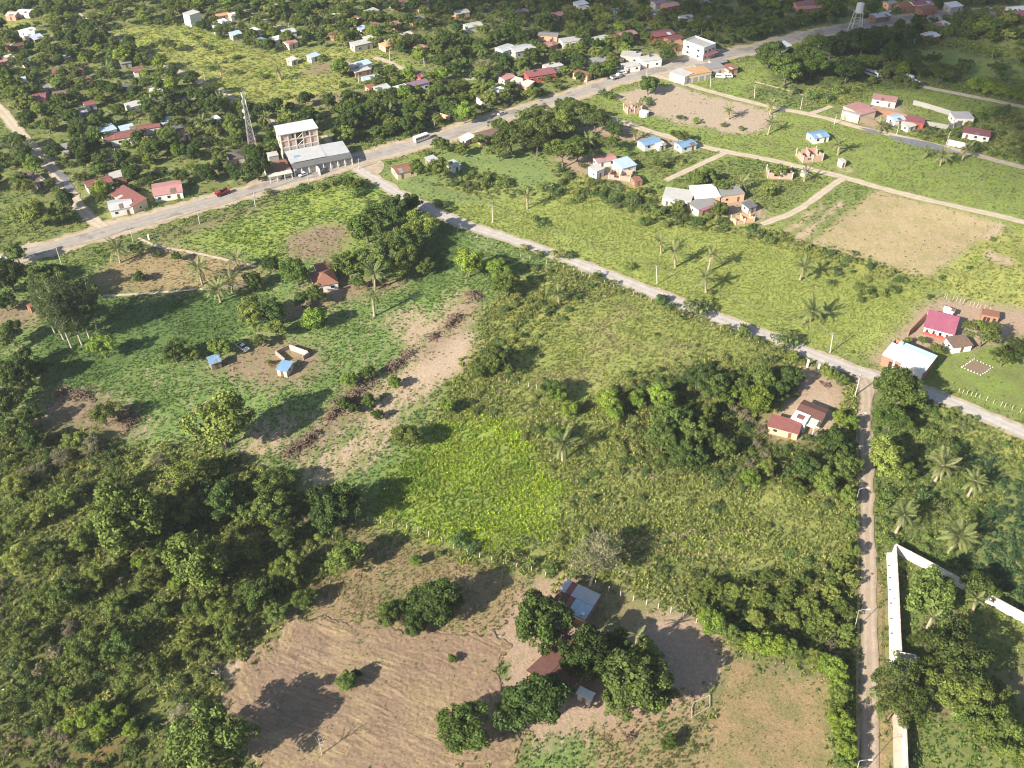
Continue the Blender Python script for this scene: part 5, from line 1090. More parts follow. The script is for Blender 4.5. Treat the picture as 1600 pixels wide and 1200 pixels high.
# ---- workshop with the long white sheet roof beside the lane
def workshop():
    h = 4.0
    A, B = G(1380, 554, h), G(1444, 581, h)      # front eave (lane side)
    d = B - A; L = d.length; rz = math.atan2(d.y, d.x); nrm = Vector((-math.sin(rz), math.cos(rz), 0)); W = 9.5
    c = (A + B) / 2 + nrm * W / 2; c.z = 0
    t = thing('workshop', 'long brick workshop under white corrugated sheets beside the lane junction', 'building', c, rz)
    new('wall', wall_mesh(L, W, h, 'shed', .06, WALLC['brick']), t)
    n = 9
    for i in range(n):                           # each sheet bay of the roof
        x0, x1 = -L / 2 - .3 + i * (L + .6) / n, -L / 2 - .3 + (i + 1) * (L + .6) / n - .03
        mb = MB(); z = h + .12 + (i % 2) * .04
        mb.slab((x0, -W / 2 - .5, z - .03), (x1 + .06, -W / 2 - .5, z - .03), (x1 + .06, W / 2 - 2.2, z + .47), (x0, W / 2 - 2.2, z + .47), .08)
        mb.obj('roof_sheet', ROOFC['white'], t)
    mb = MB(); mb.slab((-L / 2 + 1.5, W / 2 - 2.1, h + .45), (L / 2 + .3, W / 2 - 2.1, h + .45), (L / 2 + .3, W / 2 + .4, h + .62), (-L / 2 + 1.5, W / 2 + .4, h + .62), .1); mb.obj('blue_roof_strip', ROOFC['ltblue'], t)
    f = MB(); f.box(-L / 2 + 6.2, L / 2 - .2, -W / 2 - .06, -W / 2, 0, h - .3); f.obj('plaster_front', WALLC['white'], t)
    for x in (-L / 2 + 3, -L / 2 + 5.0): new('opening', _winmesh(1.1, 2.6, 'opening', DARKHOLE, .09), t, (x, -W / 2, 0))
    tk = MB(); tk.tube((0, 0, 0), (0, 0, 1.1), .6, .55, 10); tk.obj('vent_box', ROOFC['zinc'], t, (-L / 2 + 2.5, W / 2 - 1.3, h + .3))
    pl = MB(); pl.box(-.25, .25, -.2, .1, 0, h); new('pilaster', pl.mesh('pilaster', WALLC['white']), t, (-L / 2 + 4, -W / 2 - .05, 0))
    st = MB()
    for i in range(7):
        st.box(-.2, .2, -.14, .14, 0, .12)
        st.v[-8:] = [(x + rnd.uniform(-7, 7), y + rnd.uniform(-3, 1.5), z) for (x, y, z) in st.v[-8:]] if False else st.v[-8:]
    for i in range(6):
        s = MB(); s.box(-.2, .2, -.13, .13, 0, .14); x = rnd.uniform(-7, 7); y = rnd.uniform(-4, 1.5)
        s.obj('roof_stone', CEM, t, (x, y, h + .16 + .0625 * (y + W / 2 + .5)), (0, 0, rnd.uniform(0, 3)))
    exclude_box(c.x, c.y, L / 2 + 1, W / 2 + 1, rz); HOUSES.append((c.x, c.y, L / 2))
workshop()
def magenta_house():
    h = 3.0
    A, B = G(1445, 510, h), G(1490, 522, h)
    d = B - A; L = d.length; rz = math.atan2(d.y, d.x); nrm = Vector((-math.sin(rz), math.cos(rz), 0)); W = 9.0
    c = (A + B) / 2 + nrm * W / 2; c.z = 0
    t = thing('veranda_house', 'white house with bright magenta roof and red-based veranda pillars', 'house', c, rz)
    w = MB(); w.box(-L / 2 + .3, L / 2 - .3, -W / 2 + 2, W / 2 - .2, -.2, h); w.obj('wall', WALLC['white'], t)
    b = MB(); b.box(-L / 2, L / 2, -W / 2 - .1, -W / 2 + .15, 0, .95); b.obj('red_base_wall', WALLC['redpaint'], t)
    n = 6
    for i in range(n):
        mb = MB(); x0 = -L / 2 - .4 + i * (L + .8) / n; x1 = x0 + (L + .8) / n - .02; z = (i % 2) * .035
        mb.slab((x0, -W / 2 - .5, h + z), (x1 + .05, -W / 2 - .5, h + z), (x1 + .05, W / 2 + .4, h + .95 + z), (x0, W / 2 + .4, h + .95 + z), .09); mb.obj('roof_sheet', ROOFC['magenta'], t)
    pl = MB(); pl.box(-.28, .28, -.22, .22, .95, h); pm = pl.mesh('pillar', WALLC['white'])
    for i in range(5): new('pillar', pm, t, (-L / 2 + .3 + i * (L - .6) / 4, -W / 2 + .02, 0))
    ar = MB()
    for i in range(4):
        x = -L / 2 + .3 + (i + .5) * (L - .6) / 4; ar.box(x - (L - .6) / 8 + .3, x + (L - .6) / 8 - .3, -W / 2 - .1, -W / 2 + .12, h - .75, h - .03)
    ar.obj('arch_band', WALLC['white'], t)
    sd = MB(); sd.poly([(L / 2 - .28, -W / 2 + 2, h), (L / 2 - .28, W / 2 - .2, h), (L / 2 - .28, W / 2 - .2, h + .8)]); sd.poly([(-L / 2 + .28, W / 2 - .2, h), (-L / 2 + .28, -W / 2 + 2, h), (-L / 2 + .28, W / 2 - .2, h + .8)]); sd.obj('gable_wall', WALLC['grey'], t)
    for i in range(3): window(t, 'a', -L / 2 + 2.2 + i * 3.3, -W / 2 + 1.98, 1, 0)
    new('door', DOOR, t, (0.4, -W / 2 + 1.98, 0))
    exclude_box(c.x, c.y, L / 2 + 1, W / 2 + 1, rz); HOUSES.append((c.x, c.y, 6))
magenta_house()
def parapet_house():
    h = 3.2
    A, B = G(1257, 626, h), G(1293, 640, h); d = B - A; L = d.length; rz = math.atan2(d.y, d.x); W = 5.6
    nrm = Vector((-math.sin(rz), math.cos(rz), 0)); c = (A + B) / 2 - nrm * W / 2; c.z = 0
    t = thing('farm_house', 'red-roofed house with white box parapet at the track corner yard', 'house', c, rz)
    new('wall', wall_mesh(L, W, h, 'gable', .22, WALLC['white']), t); new('roof', roof_mesh(L, W, h, 'gable', .22, ROOFC['brick'], .4), t)
    pb = MB(); pb.box(-L / 2 - .4, -L / 2 + 4.2, -W / 2 - 4.6, -W / 2 - .2, -.2, h + .4); pb.obj('white_box_wall', WALLC['white'], t)
    pi = MB(); pi.box(-L / 2 + .9, -L / 2 + 3.0, -W / 2 - 3.5, -W / 2 - 1.6, h + .4, h + .52); pi.obj('inner_red_roof', ROOFC['red'], t)
    wr = MB(); wr.slab((L / 2 - 3.4, -W / 2 - 4.0, h - .6), (L / 2 - .3, -W / 2 - 4.0, h - .6), (L / 2 - .3, -W / 2 - .3, h - .2), (L / 2 - 3.4, -W / 2 - .3, h - .2), .12); wr.obj('porch_roof', ROOFC['cream'], t)
    ps = MB(); ps.box(-.1, .1, -.1, .1, 0, h - .7); pm = ps.mesh('post', WALLC['white'])
    for x in (L / 2 - 3.2, L / 2 - .5): new('post', pm, t, (x, -W / 2 - 3.8, 0))
    window(t, 'a', L / 4, -W / 2, 1, 0); window(t, 'c', -L / 2, 0, 1, math.pi / 2); new('door', DOOR, t, (L / 2 - 1.8, -W / 2, 0)); window(t, 'a', -L / 2 + 2, -W / 2 - 4.6, 1.1, 0)
    exclude_box(c.x, c.y, L / 2 + 1.5, W / 2 + 4.5, rz); HOUSES.append((c.x, c.y, 6))
    house(1203, 658, 1249, 670, 4.6, 2.6, 'shed', 'red', 'peach', 'long low peach building with red sheet roof beside the white parapet house', .14)
parapet_house()
# farmhouse under the trees, blue-roofed brick house, big dark tiled roof, little sheds
house(488, 437, 523, 430, 9.5, 2.9, 'hip', 'terra', 'white', 'low farmhouse with red tiled hip roof tucked against dark trees', .42)
house(493, 419, 518, 414, 5, 2.8, 'gable', 'terra', 'white', 'rear wing of tiled roof behind the farmhouse under the trees', .35)
def blue_brick_house():
    h = 3.0
    c, L, rz = frame_from_px(894, 958, 925, 973, 0.0)
    A = G(900, 946, h); Bp = G(927, 959, h); d = Bp - A; rz = math.atan2(d.y, d.x); L = 9.0; W = 7.8
    c = G(899, 938, h); c.z = 0
    t = thing('brick_house', 'brick house with patchwork roof of blue and rust sheets by the fence', 'house', c, rz)
    new('wall', wall_mesh(L, W, h, 'flat', 0, WALLC['brick']), t)
    def sheet(x0, x1, y0, y1, z, m, nm='roof_sheet', tilt=.05):
        mb = MB(); mb.slab((x0, y0, z), (x1, y0, z), (x1, y1, z + tilt * (y1 - y0)), (x0, y1, z + tilt * (y1 - y0)), .09); mb.obj(nm, m, t)
    xs = np.linspace(-L / 2 - .3, L / 2 + .3, 7)
    for i in range(6):
        m = ROOFC['brick'] if i in (0, 1) else (ROOFC['ltblue'] if i > 2 else ROOFC['red'])
        sheet(xs[i], xs[i + 1] - .02, -W / 2 - .1, .4, h + .05 + (i % 2) * .03, m)
        m = ROOFC['red'] if i in (1,) else ROOFC['zinc']
        sheet(xs[i], xs[i + 1] - .02, .45, W / 2 + .5, h + .34 + (i % 2) * .03, m)
    e = MB(); e.box(-L / 2 - .1, L / 2 + .4, -W / 2 - .45, -W / 2 - .2, h - .5, h - .1); e.obj('front_beam', WALLC['cream'], t)
    tk = MB(); tk.box(-.5, .5, -.5, .5, 0, .5); tk.obj('roof_tank', ROOFC['white'], t, (L / 2 - .9, -W / 2 + 1.0, h + .14))
    new('door', DOOR, t, (-1.2, -W / 2, 0)); window(t, 'a', 1.6, -W / 2, 1, 0); window(t, 'c', L / 2, 0, 1, math.pi / 2)
    exclude_box(c.x, c.y, L / 2 + 1, W / 2 + 1, rz); HOUSES.append((c.x, c.y, 6))
blue_brick_house()
def tiled_farm():
    h = 3.0
    c = G(880, 1036, h + .8); c.z = 0; rz = math.radians(46); L, W = 13.5, 9.5
    t = thing('tiled_farm_house', 'long dark brick-tiled farm roof shaded between three big trees', 'house', c, rz)
    sl = .38
    new('wall', wall_mesh(L, W, h, 'gable', sl, WALLC['brick']), t)
    tm = MB(); tm.box(-.46, .46, -.02, W / 2 / math.cos(math.atan(sl)) + .55, 0, .07); tme = tm.mesh('tile_row', ROOFC['brick'])
    n = int((L + .8) / .95); an = math.atan(sl)
    for s in (-1, 1):
        for i in range(n):
            o = new('tile_row', tme, t, (-L / 2 - .3 + (i + .5) * (L + .6) / n, 0, h + sl * W / 2 + (i % 2) * .03), ((-an if s > 0 else an), 0, 0))
            if s < 0: o.scale = (1, -1, 1)
    rg = MB(); rg.tube((-L / 2 - .4, 0, h + sl * W / 2 + .08), (L / 2 + .4, 0, h + sl * W / 2 + .08), .16, k=6); rg.obj('ridge', ROOFC['brick'], t)
    for i in range(3): window(t, 'a', -L / 4 + i * L / 4, -W / 2, 1, 0)
    new('door', DOOR, t, (2.0, -W / 2, 0)); window(t, 'c', -L / 2, 0, 1, math.pi / 2)
    exclude_box(c.x, c.y, L / 2 + 1, W / 2 + 1, rz); HOUSES.append((c.x, c.y, 8))
tiled_farm()
house(905, 1079, 925, 1089, 1.6, 2.4, 'shed', 'white', 'grey', 'narrow white-roofed lean-to beside the big olive-green tree', .08, 'shed', 'shed')
house(437, 571, 452, 574, 4.2, 2.4, 'shed', 'blue', 'cream', 'small shed with light blue roof at the corner of the walled pen', .1, 'shed', 'shed')
house(327, 565, 342, 560, 3.2, 2.6, 'shed', 'blue', 'wood', 'small blue-roofed hut beside a tree near the parked white pickup', .15, 'shed', 'shed')
c1, _, _ = frame_from_px(168, 324, 205, 316, 3)
house(170, 322, 205, 315, 8, 3.0, 'gable', 'zinc', 'white', 'grey-roofed carport house beside the main road and puddled street', .2)
house(182, 297, 218, 318, 6.5, 3.2, 'shed', 'red', 'cream', 'long red-roofed house wing behind the grey-roofed carport', .12)
house(46, 474, 52, 478, 2.4, 2.2, 'flat', 'terra', 'brick', 'tiny brick hut half hidden beside the eucalyptus clump', None, 'shed', 'shed')
house(1313, 251, 1319, 250, 3.0, 2.6, 'flat', 'slab', 'white', 'lone white box hut on the grass beside a brick ruin', None, 'shed', 'shed')
house(1262, 1080, 1262.5, 1080, .1, .1, 'flat', 'slab', 'grey', 'x') if False else None

# ---- brick ruins under construction: walls without a roof
def ruin(u, v, L, W, h, rz, label, m=None):
    p = G(u, v); m = m or mat('raw_pink_brick', (.48, .31, .25), .9, .2, 2, .15, (.4, .25, .2), .4, 0, ('Z', 3.2, .15))
    t = thing('unfinished_house', label, 'house', p, rz)
    k = 0
    for (x0, x1, y0, y1) in ((-L / 2, L / 2, -W / 2, -W / 2 + .25), (-L / 2, L / 2, W / 2 - .25, W / 2), (-L / 2, -L / 2 + .25, -W / 2 + .25, W / 2 - .25), (L / 2 - .25, L / 2, -W / 2 + .25, W / 2 - .25), (-.12, .12, -W / 2 + .25, W / 2 - .25)):
        mb = MB(); n = 4
        for i in range(n):                       # broken top line and door gaps
            if abs(x1 - x0) > abs(y1 - y0): a, b, c_, d = x0 + (x1 - x0) * i / n, x0 + (x1 - x0) * (i + 1) / n, y0, y1
            else: a, b, c_, d = x0, x1, y0 + (y1 - y0) * i / n, y0 + (y1 - y0) * (i + 1) / n
            mb.box(a, b, c_, d, -.1, h * (.35 if (i + k) % 4 == 1 else rnd.uniform(.85, 1.0)))
        k += 1; mb.obj('wall', m, t)
    pl = MB(); pl.box(-.15, .15, -.15, .15, 0, h + .5); pm = pl.mesh('column', CEM)
    for x in (-L / 2, 0, L / 2):
        for y in (-W / 2, W / 2): new('column', pm, t, (x, y, 0))
    exclude_box(p.x, p.y, L / 2 + 1.5, W / 2 + 1.5, rz)
ruin(988, 174, 7, 5, 3.0, .3, 'roofless pink brick shell beside a palm at the edge of the bare field')
ruin(970, 276, 9, 6, 2.2, -.3, 'low brick walls of an unfinished house in the spur track yard')
ruin(1264, 247, 9, 7, 3.0, .2, 'roofless pink brick house shell on the far side of the field road')
ruin(1217, 274, 10, 6, 2.8, -.1, 'roofless pink brick house shell on the near side of the field road')
ruin(1160, 345, 8, 4, 1.8, .3, 'broken peach walls beside the cluster of four block houses', WALLC['peach'])
bs, bl, brz = house(1535, 487, 1561, 492, 3.4, 2.8, 'flat', 'terra', 'brick', 'small orange brick block with three dark doorways beyond the spreading tree', openings=False)
for x in (-.28, -.06, .28): new('opening', _winmesh(.9, 2.0, 'opening', DARKHOLE, .06), bs, (x * bl, -1.7, .1))
def tank(u, v, r, h, label):
    p = G(u, v); t = thing('water_tank', label, 'water tank', p); mb = MB(); mb.tube((0, 0, 0), (0, 0, h), r, r, 14); mb.obj('body', mat('tank_grey', (.62, .63, .64), .6, .1), t); m2 = MB(); m2.tube((0, 0, h), (0, 0, h + .3), r, .25, 14); m2.obj('lid', mat('tank_grey', (.6,) * 3), t); exclude_disc(p.x, p.y, r + .5)
tank(1006, 181, 2.2, 2.2, 'round pale tank beside the brick shell at the bare field')
tank(1256, 274, 1.5, 1.8, 'dark round tank by the near brick shell')

for o_ in list(COL.objects):
    if str(o_.get('label', '')).startswith('cream-walled grey-roofed house nearest'):
        mb = MB(); mb.slab((-4.5, -4.6, 3.1), (4.2, -4.6, 3.1), (4.2, -3.3, 3.32), (-4.5, -3.3, 3.32), .08); mb.obj('magenta_awning', ROOFC['magenta'], o_)
# ------------------------------------------------------------------ walls, fences, poles, gates
def run(px): return [Vector((a, b, 0)) for a, b in Gn(px)]
def garden_wall(px, h, th, m, label, name='boundary_wall', cap=None, pier=0, base=None):
    p = run(px); t = thing(name, label, 'wall', p[0])
    for i in range(len(p) - 1):
        a, b = p[i] - p[0], p[i + 1] - p[0]; d = b - a; L = d.length; rz = math.atan2(d.y, d.x)
        mb = MB(); mb.box(0, L + (th if i < len(p) - 2 else 0), -th / 2, th / 2, -.2, h - .003 * i); mb.obj('wall_panel', m, t, a, (0, 0, rz))
        if cap:
            mb = MB(); mb.box(-.02, L + .05, -th / 2 - .05, th / 2 + .05, h, h + .1 - .002 * i); mb.obj('coping', cap, t, a, (0, 0, rz))
        if pier:
            pm = MB(); pm.box(-.2, .2, -th / 2 - .08, th / 2 + .08, 0, h + .12); pme = pm.mesh('pier', m)
            n = int(L / pier)
            for k in range(n + 1): new('pier', pme, t, a + d * (k / max(1, n)), (0, 0, rz))
        for k in range(int(L / 1.5) + 1):
            q = p[i] + d * (k * 1.5 / L); exclude_disc(q.x, q.y, .9)
    return t
WHITEW = mat('white_wash', (.70, .67, .62), .85, .1, .9, .2, (.52, .45, .37), .55)
garden_wall([(1395, 864), (1399, 940), (1401.5, 1002), (1404, 1046)], 3.0, .3, WHITEW, 'tall white compound wall running beside the dirt track', pier=3.2, cap=mat('wall_coping', (.62, .5, .45), .9, .1))
garden_wall([(1408.5, 1105), (1410, 1150), (1412, 1210), (1415, 1300)], 3.0, .3, WHITEW, 'white compound wall continuing on the near side of the roofed gate', pier=3.2, cap=mat('wall_coping', (.6, .5, .45)))
garden_wall([(1397, 862.5), (1440, 885), (1480, 907), (1540, 940), (1580, 962), (1640, 994)], 2.9, .28, WHITEW, 'white compound wall slanting away from the track corner', pier=3.2, cap=mat('wall_coping', (.6, .5, .45)))
def strip(name, L_px, R_px, z0, z1, m, kind='structure'):
    a, b = run(L_px), run(R_px); mb = MB()
    for i in range(len(a) - 1):
        mb.quad((a[i].x, a[i].y, z1), (b[i].x, b[i].y, z1), (b[i + 1].x, b[i + 1].y, z1), (a[i + 1].x, a[i + 1].y, z1))
        mb.quad((a[i].x, a[i].y, z0), (a[i].x, a[i].y, z1), (a[i + 1].x, a[i + 1].y, z1), (a[i + 1].x, a[i + 1].y, z0))
    o = mb.obj(name, m); o['kind'] = kind
    for i in range(len(a) - 1):
        for k in range(12):
            q = (a[i] + (a[i + 1] - a[i]) * k / 12 + b[i] + (b[i + 1] - b[i]) * k / 12) / 2; exclude_disc(q.x, q.y, 1.2)
strip('pavement', [(1385, 864), (1387.5, 920), (1389, 985), (1390.5, 1048)], [(1394.2, 864), (1397.4, 920), (1400.2, 985), (1403.2, 1046)], -.15, .14, mat('white_pavement', (.78, .75, .70), .85, .06, .8, .2, (.6, .54, .46), .3))
strip('pavement', [(1394, 1105), (1395.5, 1150), (1396.5, 1210), (1398, 1300)], [(1407.6, 1105), (1409.1, 1150), (1411.1, 1210), (1414.1, 1300)], -.15, .14, mat('shade_toned_pavement', (.50, .41, .33), .9, .15, 1.5, .2, (.36, .3, .24), .5))  # near stretch of the same pavement, tree shade put into its colour
for i, (u, v) in enumerate(((1387.5, 884), (1388.5, 903), (1389, 922), (1390, 943), (1391, 967), (1391.5, 990))):
    p = G(u, v); t = thing('drain_grate', 'small dark drain in the white pavement, ' + ('farthest, by the wall corner', 'second from the wall corner', 'third from the wall corner', 'third from the gate', 'second from the gate', 'nearest to the roofed gate')[i], 'drain', p + Vector((.25, 0, .14)), .2, 'drain openings along the white pavement')
    mb = MB(); mb.box(-.38, .38, -.26, .26, 0, .02); mb.obj('frame', CEM, t); mb = MB()
    for k in range(4): mb.box(-.3 + k * .16, -.2 + k * .16, -.2, .2, .02, .035)
    mb.obj('bar', DARKHOLE, t)
# roofed gate
def gate():
    p = G(1418, 1046, 3.2); p.z = 0
    t = thing('roofed_gate', 'grey flat-roofed gatehouse in the white compound wall', 'gate', p, math.radians(-13))
    r = MB(); r.box(-2.0, 2.0, -4.2, 4.2, 3.2, 3.4); r.obj('roof', mat('gate_roof', (.26, .225, .22), .9, .2, .8), t)
    e = MB(); e.box(-2.06, 2.06, -4.35, -4.2, 3.1, 3.55); e.box(-2.06, 2.06, 4.2, 4.35, 3.1, 3.55); e.box(2.0, 2.15, -4.2, 4.2, 3.1, 3.55); e.obj('roof_edge', WHITEW, t)
    pm = MB(); pm.box(-.25, .25, -.25, .25, 0, 3.2); pme = pm.mesh('pillar', WHITEW)
    for x in (-1.7, 1.7):
        for y in (-3.9, 3.9): new('pillar', pme, t, (x, y, 0))
    g = MB(); g.box(-1.75, -1.65, -3.6, 3.6, .1, 2.7); g.obj('gate_leaf', mat('gate_brown', (.16, .1, .08), .7), t)
    exclude_box(p.x, p.y, 3, 5, math.radians(-13))
gate()
garden_wall([(1426, 163), (1452, 170), (1488, 181)], 2.2, .2, WALLC['grey'], 'long pale grey yard wall running back from the pink-roofed white house')
garden_wall([(1445, 196), (1480, 202), (1519, 190)], 2.2, .2, WALLC['grey'], 'front wall of the walled grey block yard')
garden_wall([(1368, 177), (1392, 180), (1420, 186)], 2.0, .2, WALLC['brick'], 'low brick yard wall between the pink hall and the red house')
garden_wall([(1479, 226), (1511, 233)], 2.6, .2, WHITEW, 'white front wall of the crimson-roofed house')
garden_wall([(1418, 526), (1445, 498)], 2.6, .22, WALLC['brick'], 'weathered brick side wall beside the magenta-roofed house')
garden_wall([(1445, 498), (1453, 501)], 2.6, .22, WALLC['peach'], 'short orange wall joining the magenta-roofed house')
garden_wall([(446, 566), (432, 554), (452, 544), (482, 556), (474, 562)], 1.5, .3, mat('stone_pen_wall', (.34, .26, .22), .95, .3, 2), 'low rough wall of the animal pen behind the blue-roofed shed', 'pen_wall')
garden_wall([(454, 546), (482, 556)], 1.9, .32, WALLC['cream'], 'cream back wall of the animal pen', 'pen_wall')
garden_wall([(648, 171), (675, 178), (703, 187)], 1.8, .2, WALLC['peach'], 'peach garden wall in the grove above the main road bend')
garden_wall([(380, 246), (396, 262)], 2.2, .2, WHITEW, 'short white garden wall beside the dark thatched house')
garden_wall([(84, 92), (90, 87), (108, 86), (113, 92)], 2.4, .2, WALLC['peach'], 'roofless peach enclosure walls in the left part of town')
garden_wall([(1008, 168), (1030, 165)], .01, .01, WHITEW, 'x') if False else None

def fence(px, label, gap=3.0, h=1.5, m=WOOD_POST, wires=3, r=.09, skip=0.0, name='post_fence'):
    w = smooth([tuple(q) for q in Gn(px)], 1.0)
    t = thing(name, label, 'fence', (w[0].x, w[0].y, 0))
    o = w[0]; acc = gap; last = w[0]; tops = []
    mb = MB(); mb.tube((0, 0, -.2), (0, 0, h), r, r * .85, 6); pme = mb.mesh('post', m)
    for q in w:
        acc += (q - last).length; last = q
        if acc >= gap:
            acc = 0
            if rnd.random() < skip: continue
            new('post', pme, t, (q.x - o.x, q.y - o.y, rnd.uniform(-.2, .1)), (rnd.uniform(-.08, .08), rnd.uniform(-.08, .08), 0)); tops.append(Vector((q.x - o.x, q.y - o.y, 0)))
    for k in range(wires):
        mb = MB(); z = h * (.35 + .28 * k)
        for a, b in zip(tops[:-1], tops[1:]): mb.tube(a + Vector((0, 0, z)), b + Vector((0, 0, z)), .012, k=3, caps=False)
        mb.obj('wire', WIRE, t)
    return t
PALEPOST = mat('pale_post', (.56, .48, .41), .9, .25, 3)
fence([(556, 812), (575, 814), (620, 822), (680, 842), (720, 862), (780, 880), (830, 893), (868, 906)], 'post and wire corral fence along the lush grass plot', 3.2, 2.0, PALEPOST, 3, .13)
fence([(930, 915), (970, 932), (1010, 944), (1060, 961), (1100, 978), (1130, 990)], 'post and wire fence with pale posts along the farm yard', 3.0, 2.0, PALEPOST, 3, .13)
fence([(556, 812), (530, 830), (510, 860), (497, 890)], 'short post fence between corral and thicket', 3.5, 1.6, PALEPOST, 2, .1)
fence([(800, 398), (900, 425), (980, 458), (1040, 480), (1100, 505), (1190, 540)], 'pale post fence on the near side of the concrete lane', 3.2, 1.5, PALEPOST, 3, .1, .1)
fence([(640, 322), (700, 352), (790, 385)], 'thin post fence by the upper lane', 4, 1.4, WOOD_POST, 3, .09, .1)
fence([(760, 600), (690, 650), (625, 740), (600, 770)], 'old leaning fence between bare field and lush grass', 4, 1.4, WOOD_POST, 2, .09, .2)
fence([(780, 596), (830, 605), (845, 612)], 'pale posts at the corner of the scrub field', 2.5, 1.6, PALEPOST, 2, .11)
fence([(1475, 466), (1500, 472), (1530, 482), (1546, 488)], 'row of tall pale stakes behind the magenta-roofed house', .55, 2.2, PALEPOST, 0, .07, .1, 'stake_fence')
fence([(1490, 610), (1530, 622), (1570, 636), (1620, 652)], 'crooked grey stake fence by the lane at the right edge', 1.1, 1.5, PALEPOST, 1, .09, .1, 'stake_fence')
fence([(218, 372), (236, 371), (260, 362), (330, 345), (420, 318), (520, 282)], 'thin wire fence along the main road verge', 5, 1.4, WOOD_POST, 3, .08, .1)
fence([(1160, 1030), (1220, 1040), (1294, 1068)], 'low wire edging between the dry lawn and the hedge', 3.2, .9, WOOD_POST, 2, .05)
fence([(1297, 1070), (1299, 1130), (1301, 1230)], 'low wire edging on the right side of the dry lawn', 3.2, .9, WOOD_POST, 2, .05)
fence([(1132, 1028), (1118, 1110), (1100, 1210)], 'low wire edging on the left side of the dry lawn', 3.2, .8, WOOD_POST, 2, .05)
fence([(1265, 376), (1350, 404), (1448, 433)], 'wire fence at the lower end of the big mown field', 5, 1.3, WOOD_POST, 2, .07)
fence([(1450, 432), (1500, 395), (1562, 345)], 'wire fence along the right side of the big mown field', 5, 1.3, WOOD_POST, 2, .07)
fence([(1005, 180), (1080, 195), (1150, 212), (1200, 205), (1214, 178)], 'wire fence round the lower edge of the bare brown field', 5, 1.3, WOOD_POST, 2, .07)

WHITEPOLE = mat('white_concrete_pole', (.50, .47, .43), .85, .1, 2)
def pole(ub, vb, ut, vt, label, cross=True, thick=.17, lamp=0):
    b = G(ub, vb)
    # height from the photo: how high above the base the tip stands
    lo, hi = 1.0, 16.0
    for _ in range(40):
        md = (lo + hi) / 2
        if PX(b.x, b.y, md)[1] > vt: lo = md
        else: hi = md
    h = lo
    top_x = (ut - PX(b.x, b.y, h)[0]) / PPM(ub, vt)
    t = thing('street_lamp' if lamp else 'utility_pole', label, 'street lamp' if lamp else 'utility pole', b, 0, 'street lamps along the dirt track' if lamp else 'utility poles of the settlement')
    mb = MB(); mb.tube((0, 0, -.3), (top_x, 0, h), thick, thick * .7, 8); mb.obj('post', WHITEPOLE, t)
    if cross:
        c = MB(); c.box(-.95, .95, -.06, .06, -.07, .07); c.obj('crossarm', WOOD_POST, t, (top_x, 0, h - .5), (0, 0, .6))
        ins = MB(); ins.tube((0, 0, 0), (0, 0, .22), .06, .05, 6); im = ins.mesh('insulator', FRAMEW)
        for x in (-.8, 0, .8): new('insulator', im, t, (top_x + x * math.cos(.6), x * math.sin(.6), h - .43))
    if lamp:
        a = MB(); a.path([(top_x, 0, h - .1), (top_x + .8, 0, h + .35), (top_x + 1.9, 0, h + .45)], [.04, .035, .03]); a.obj('arm', CHROME, t)
        l = MB(); l.box(-.1, .75, -.17, .17, -.07, .09); l.obj('lamp_head', FRAMEW, t, (top_x + 1.9, 0, h + .45))
    exclude_disc(b.x, b.y, .6)
    return b + Vector((top_x, 0, h))
PL = [(97, 415, 88, 388), (208, 378, 203, 356), (312, 349, 308, 328), (399, 322, 396, 300), (482, 287, 480, 271), (560, 264, 560, 248), (518, 230, 517, 214), (770, 347, 769, 320), (1027, 444, 1026, 416), (1297, 551, 1302, 520), (1336, 618, 1345, 586),
      (1179, 153, 1180, 132), (1110, 136, 1111, 119), (1011, 118, 1011, 106), (1251, 170, 1254, 153), (1303, 195, 1308, 178), (1314, 186, 1318, 168), (1401, 210, 1405, 194), (1478, 227, 1485, 205), (609, 95, 609, 76), (697, 121, 696, 103), (679, 198, 678, 185),
      (132, 33, 131, 21), (245, 104, 242, 91), (181, 250, 179, 232), (155, 42, 154, 31), (320, 124, 318, 113), (22, 165, 20, 150), (101, 48, 100, 38), (560, 129, 560, 118), (663, 104, 662, 90), (1052, 45, 1052, 33), (1083, 42, 1083, 31), (1096, 54, 1096, 42), (1143, 62, 1144, 51),
      (1550, 92, 1552, 80), (1428, 70, 1430, 60), (1490, 200, 1492, 186), (1349, 98, 1351, 86), (40, 188, 38, 172), (1325, 22, 1326, 10), (800, 160, 800, 148), (452, 48, 451, 36), (500, 55, 500, 43)]
tops = []
for i, q in enumerate(PL):
    r, n = relation(q[0], q[1]); lab, g = place_label('pale pole with crossarm', q[0], q[1])
    tops.append(pole(*q, lab, True, .20 if q[1] > 300 else .17))
LPX = [(1336, 667, 1340, 647, 'street lamp beside the yard of the parapet house'), (1335, 792, 1343, 764, 'bent street lamp half way along the dirt track'), (1335, 985, 1342, 954, 'street lamp opposite the upper white wall'), (1335, 1222, 1343, 1189, 'street lamp at the near end of the dirt track')]
lt = [pole(a, b, c, d, l, False, .09, 1) for a, b, c, d, l in LPX]
def power_line(pts, label):
    t = thing('power_line', label, 'power line', (pts[0].x, pts[0].y, 0)); o = Vector((pts[0].x, pts[0].y, 0))
    for off in (-.7, 0, .7):
        mb = MB()
        for a, b in zip(pts[:-1], pts[1:]):
            pr = None
            for k in range(9):
                s = k / 8; q = a.lerp(b, s) - o; q.z -= .25 + 4 * .9 * s * (1 - s); q += Vector((off * .6, off, 0))
                if pr: mb.tube(pr, q, .03, k=3, caps=False)
                pr = q
        mb.obj('cable', WIRE, t)
power_line(tops[0:6], 'cables strung between the poles along the main road'); power_line([tops[5], tops[7], tops[8], tops[9], tops[10]], 'cables strung between the poles along the lane'); power_line([tops[10]] + lt, 'thin cables strung along the dirt track lamps')
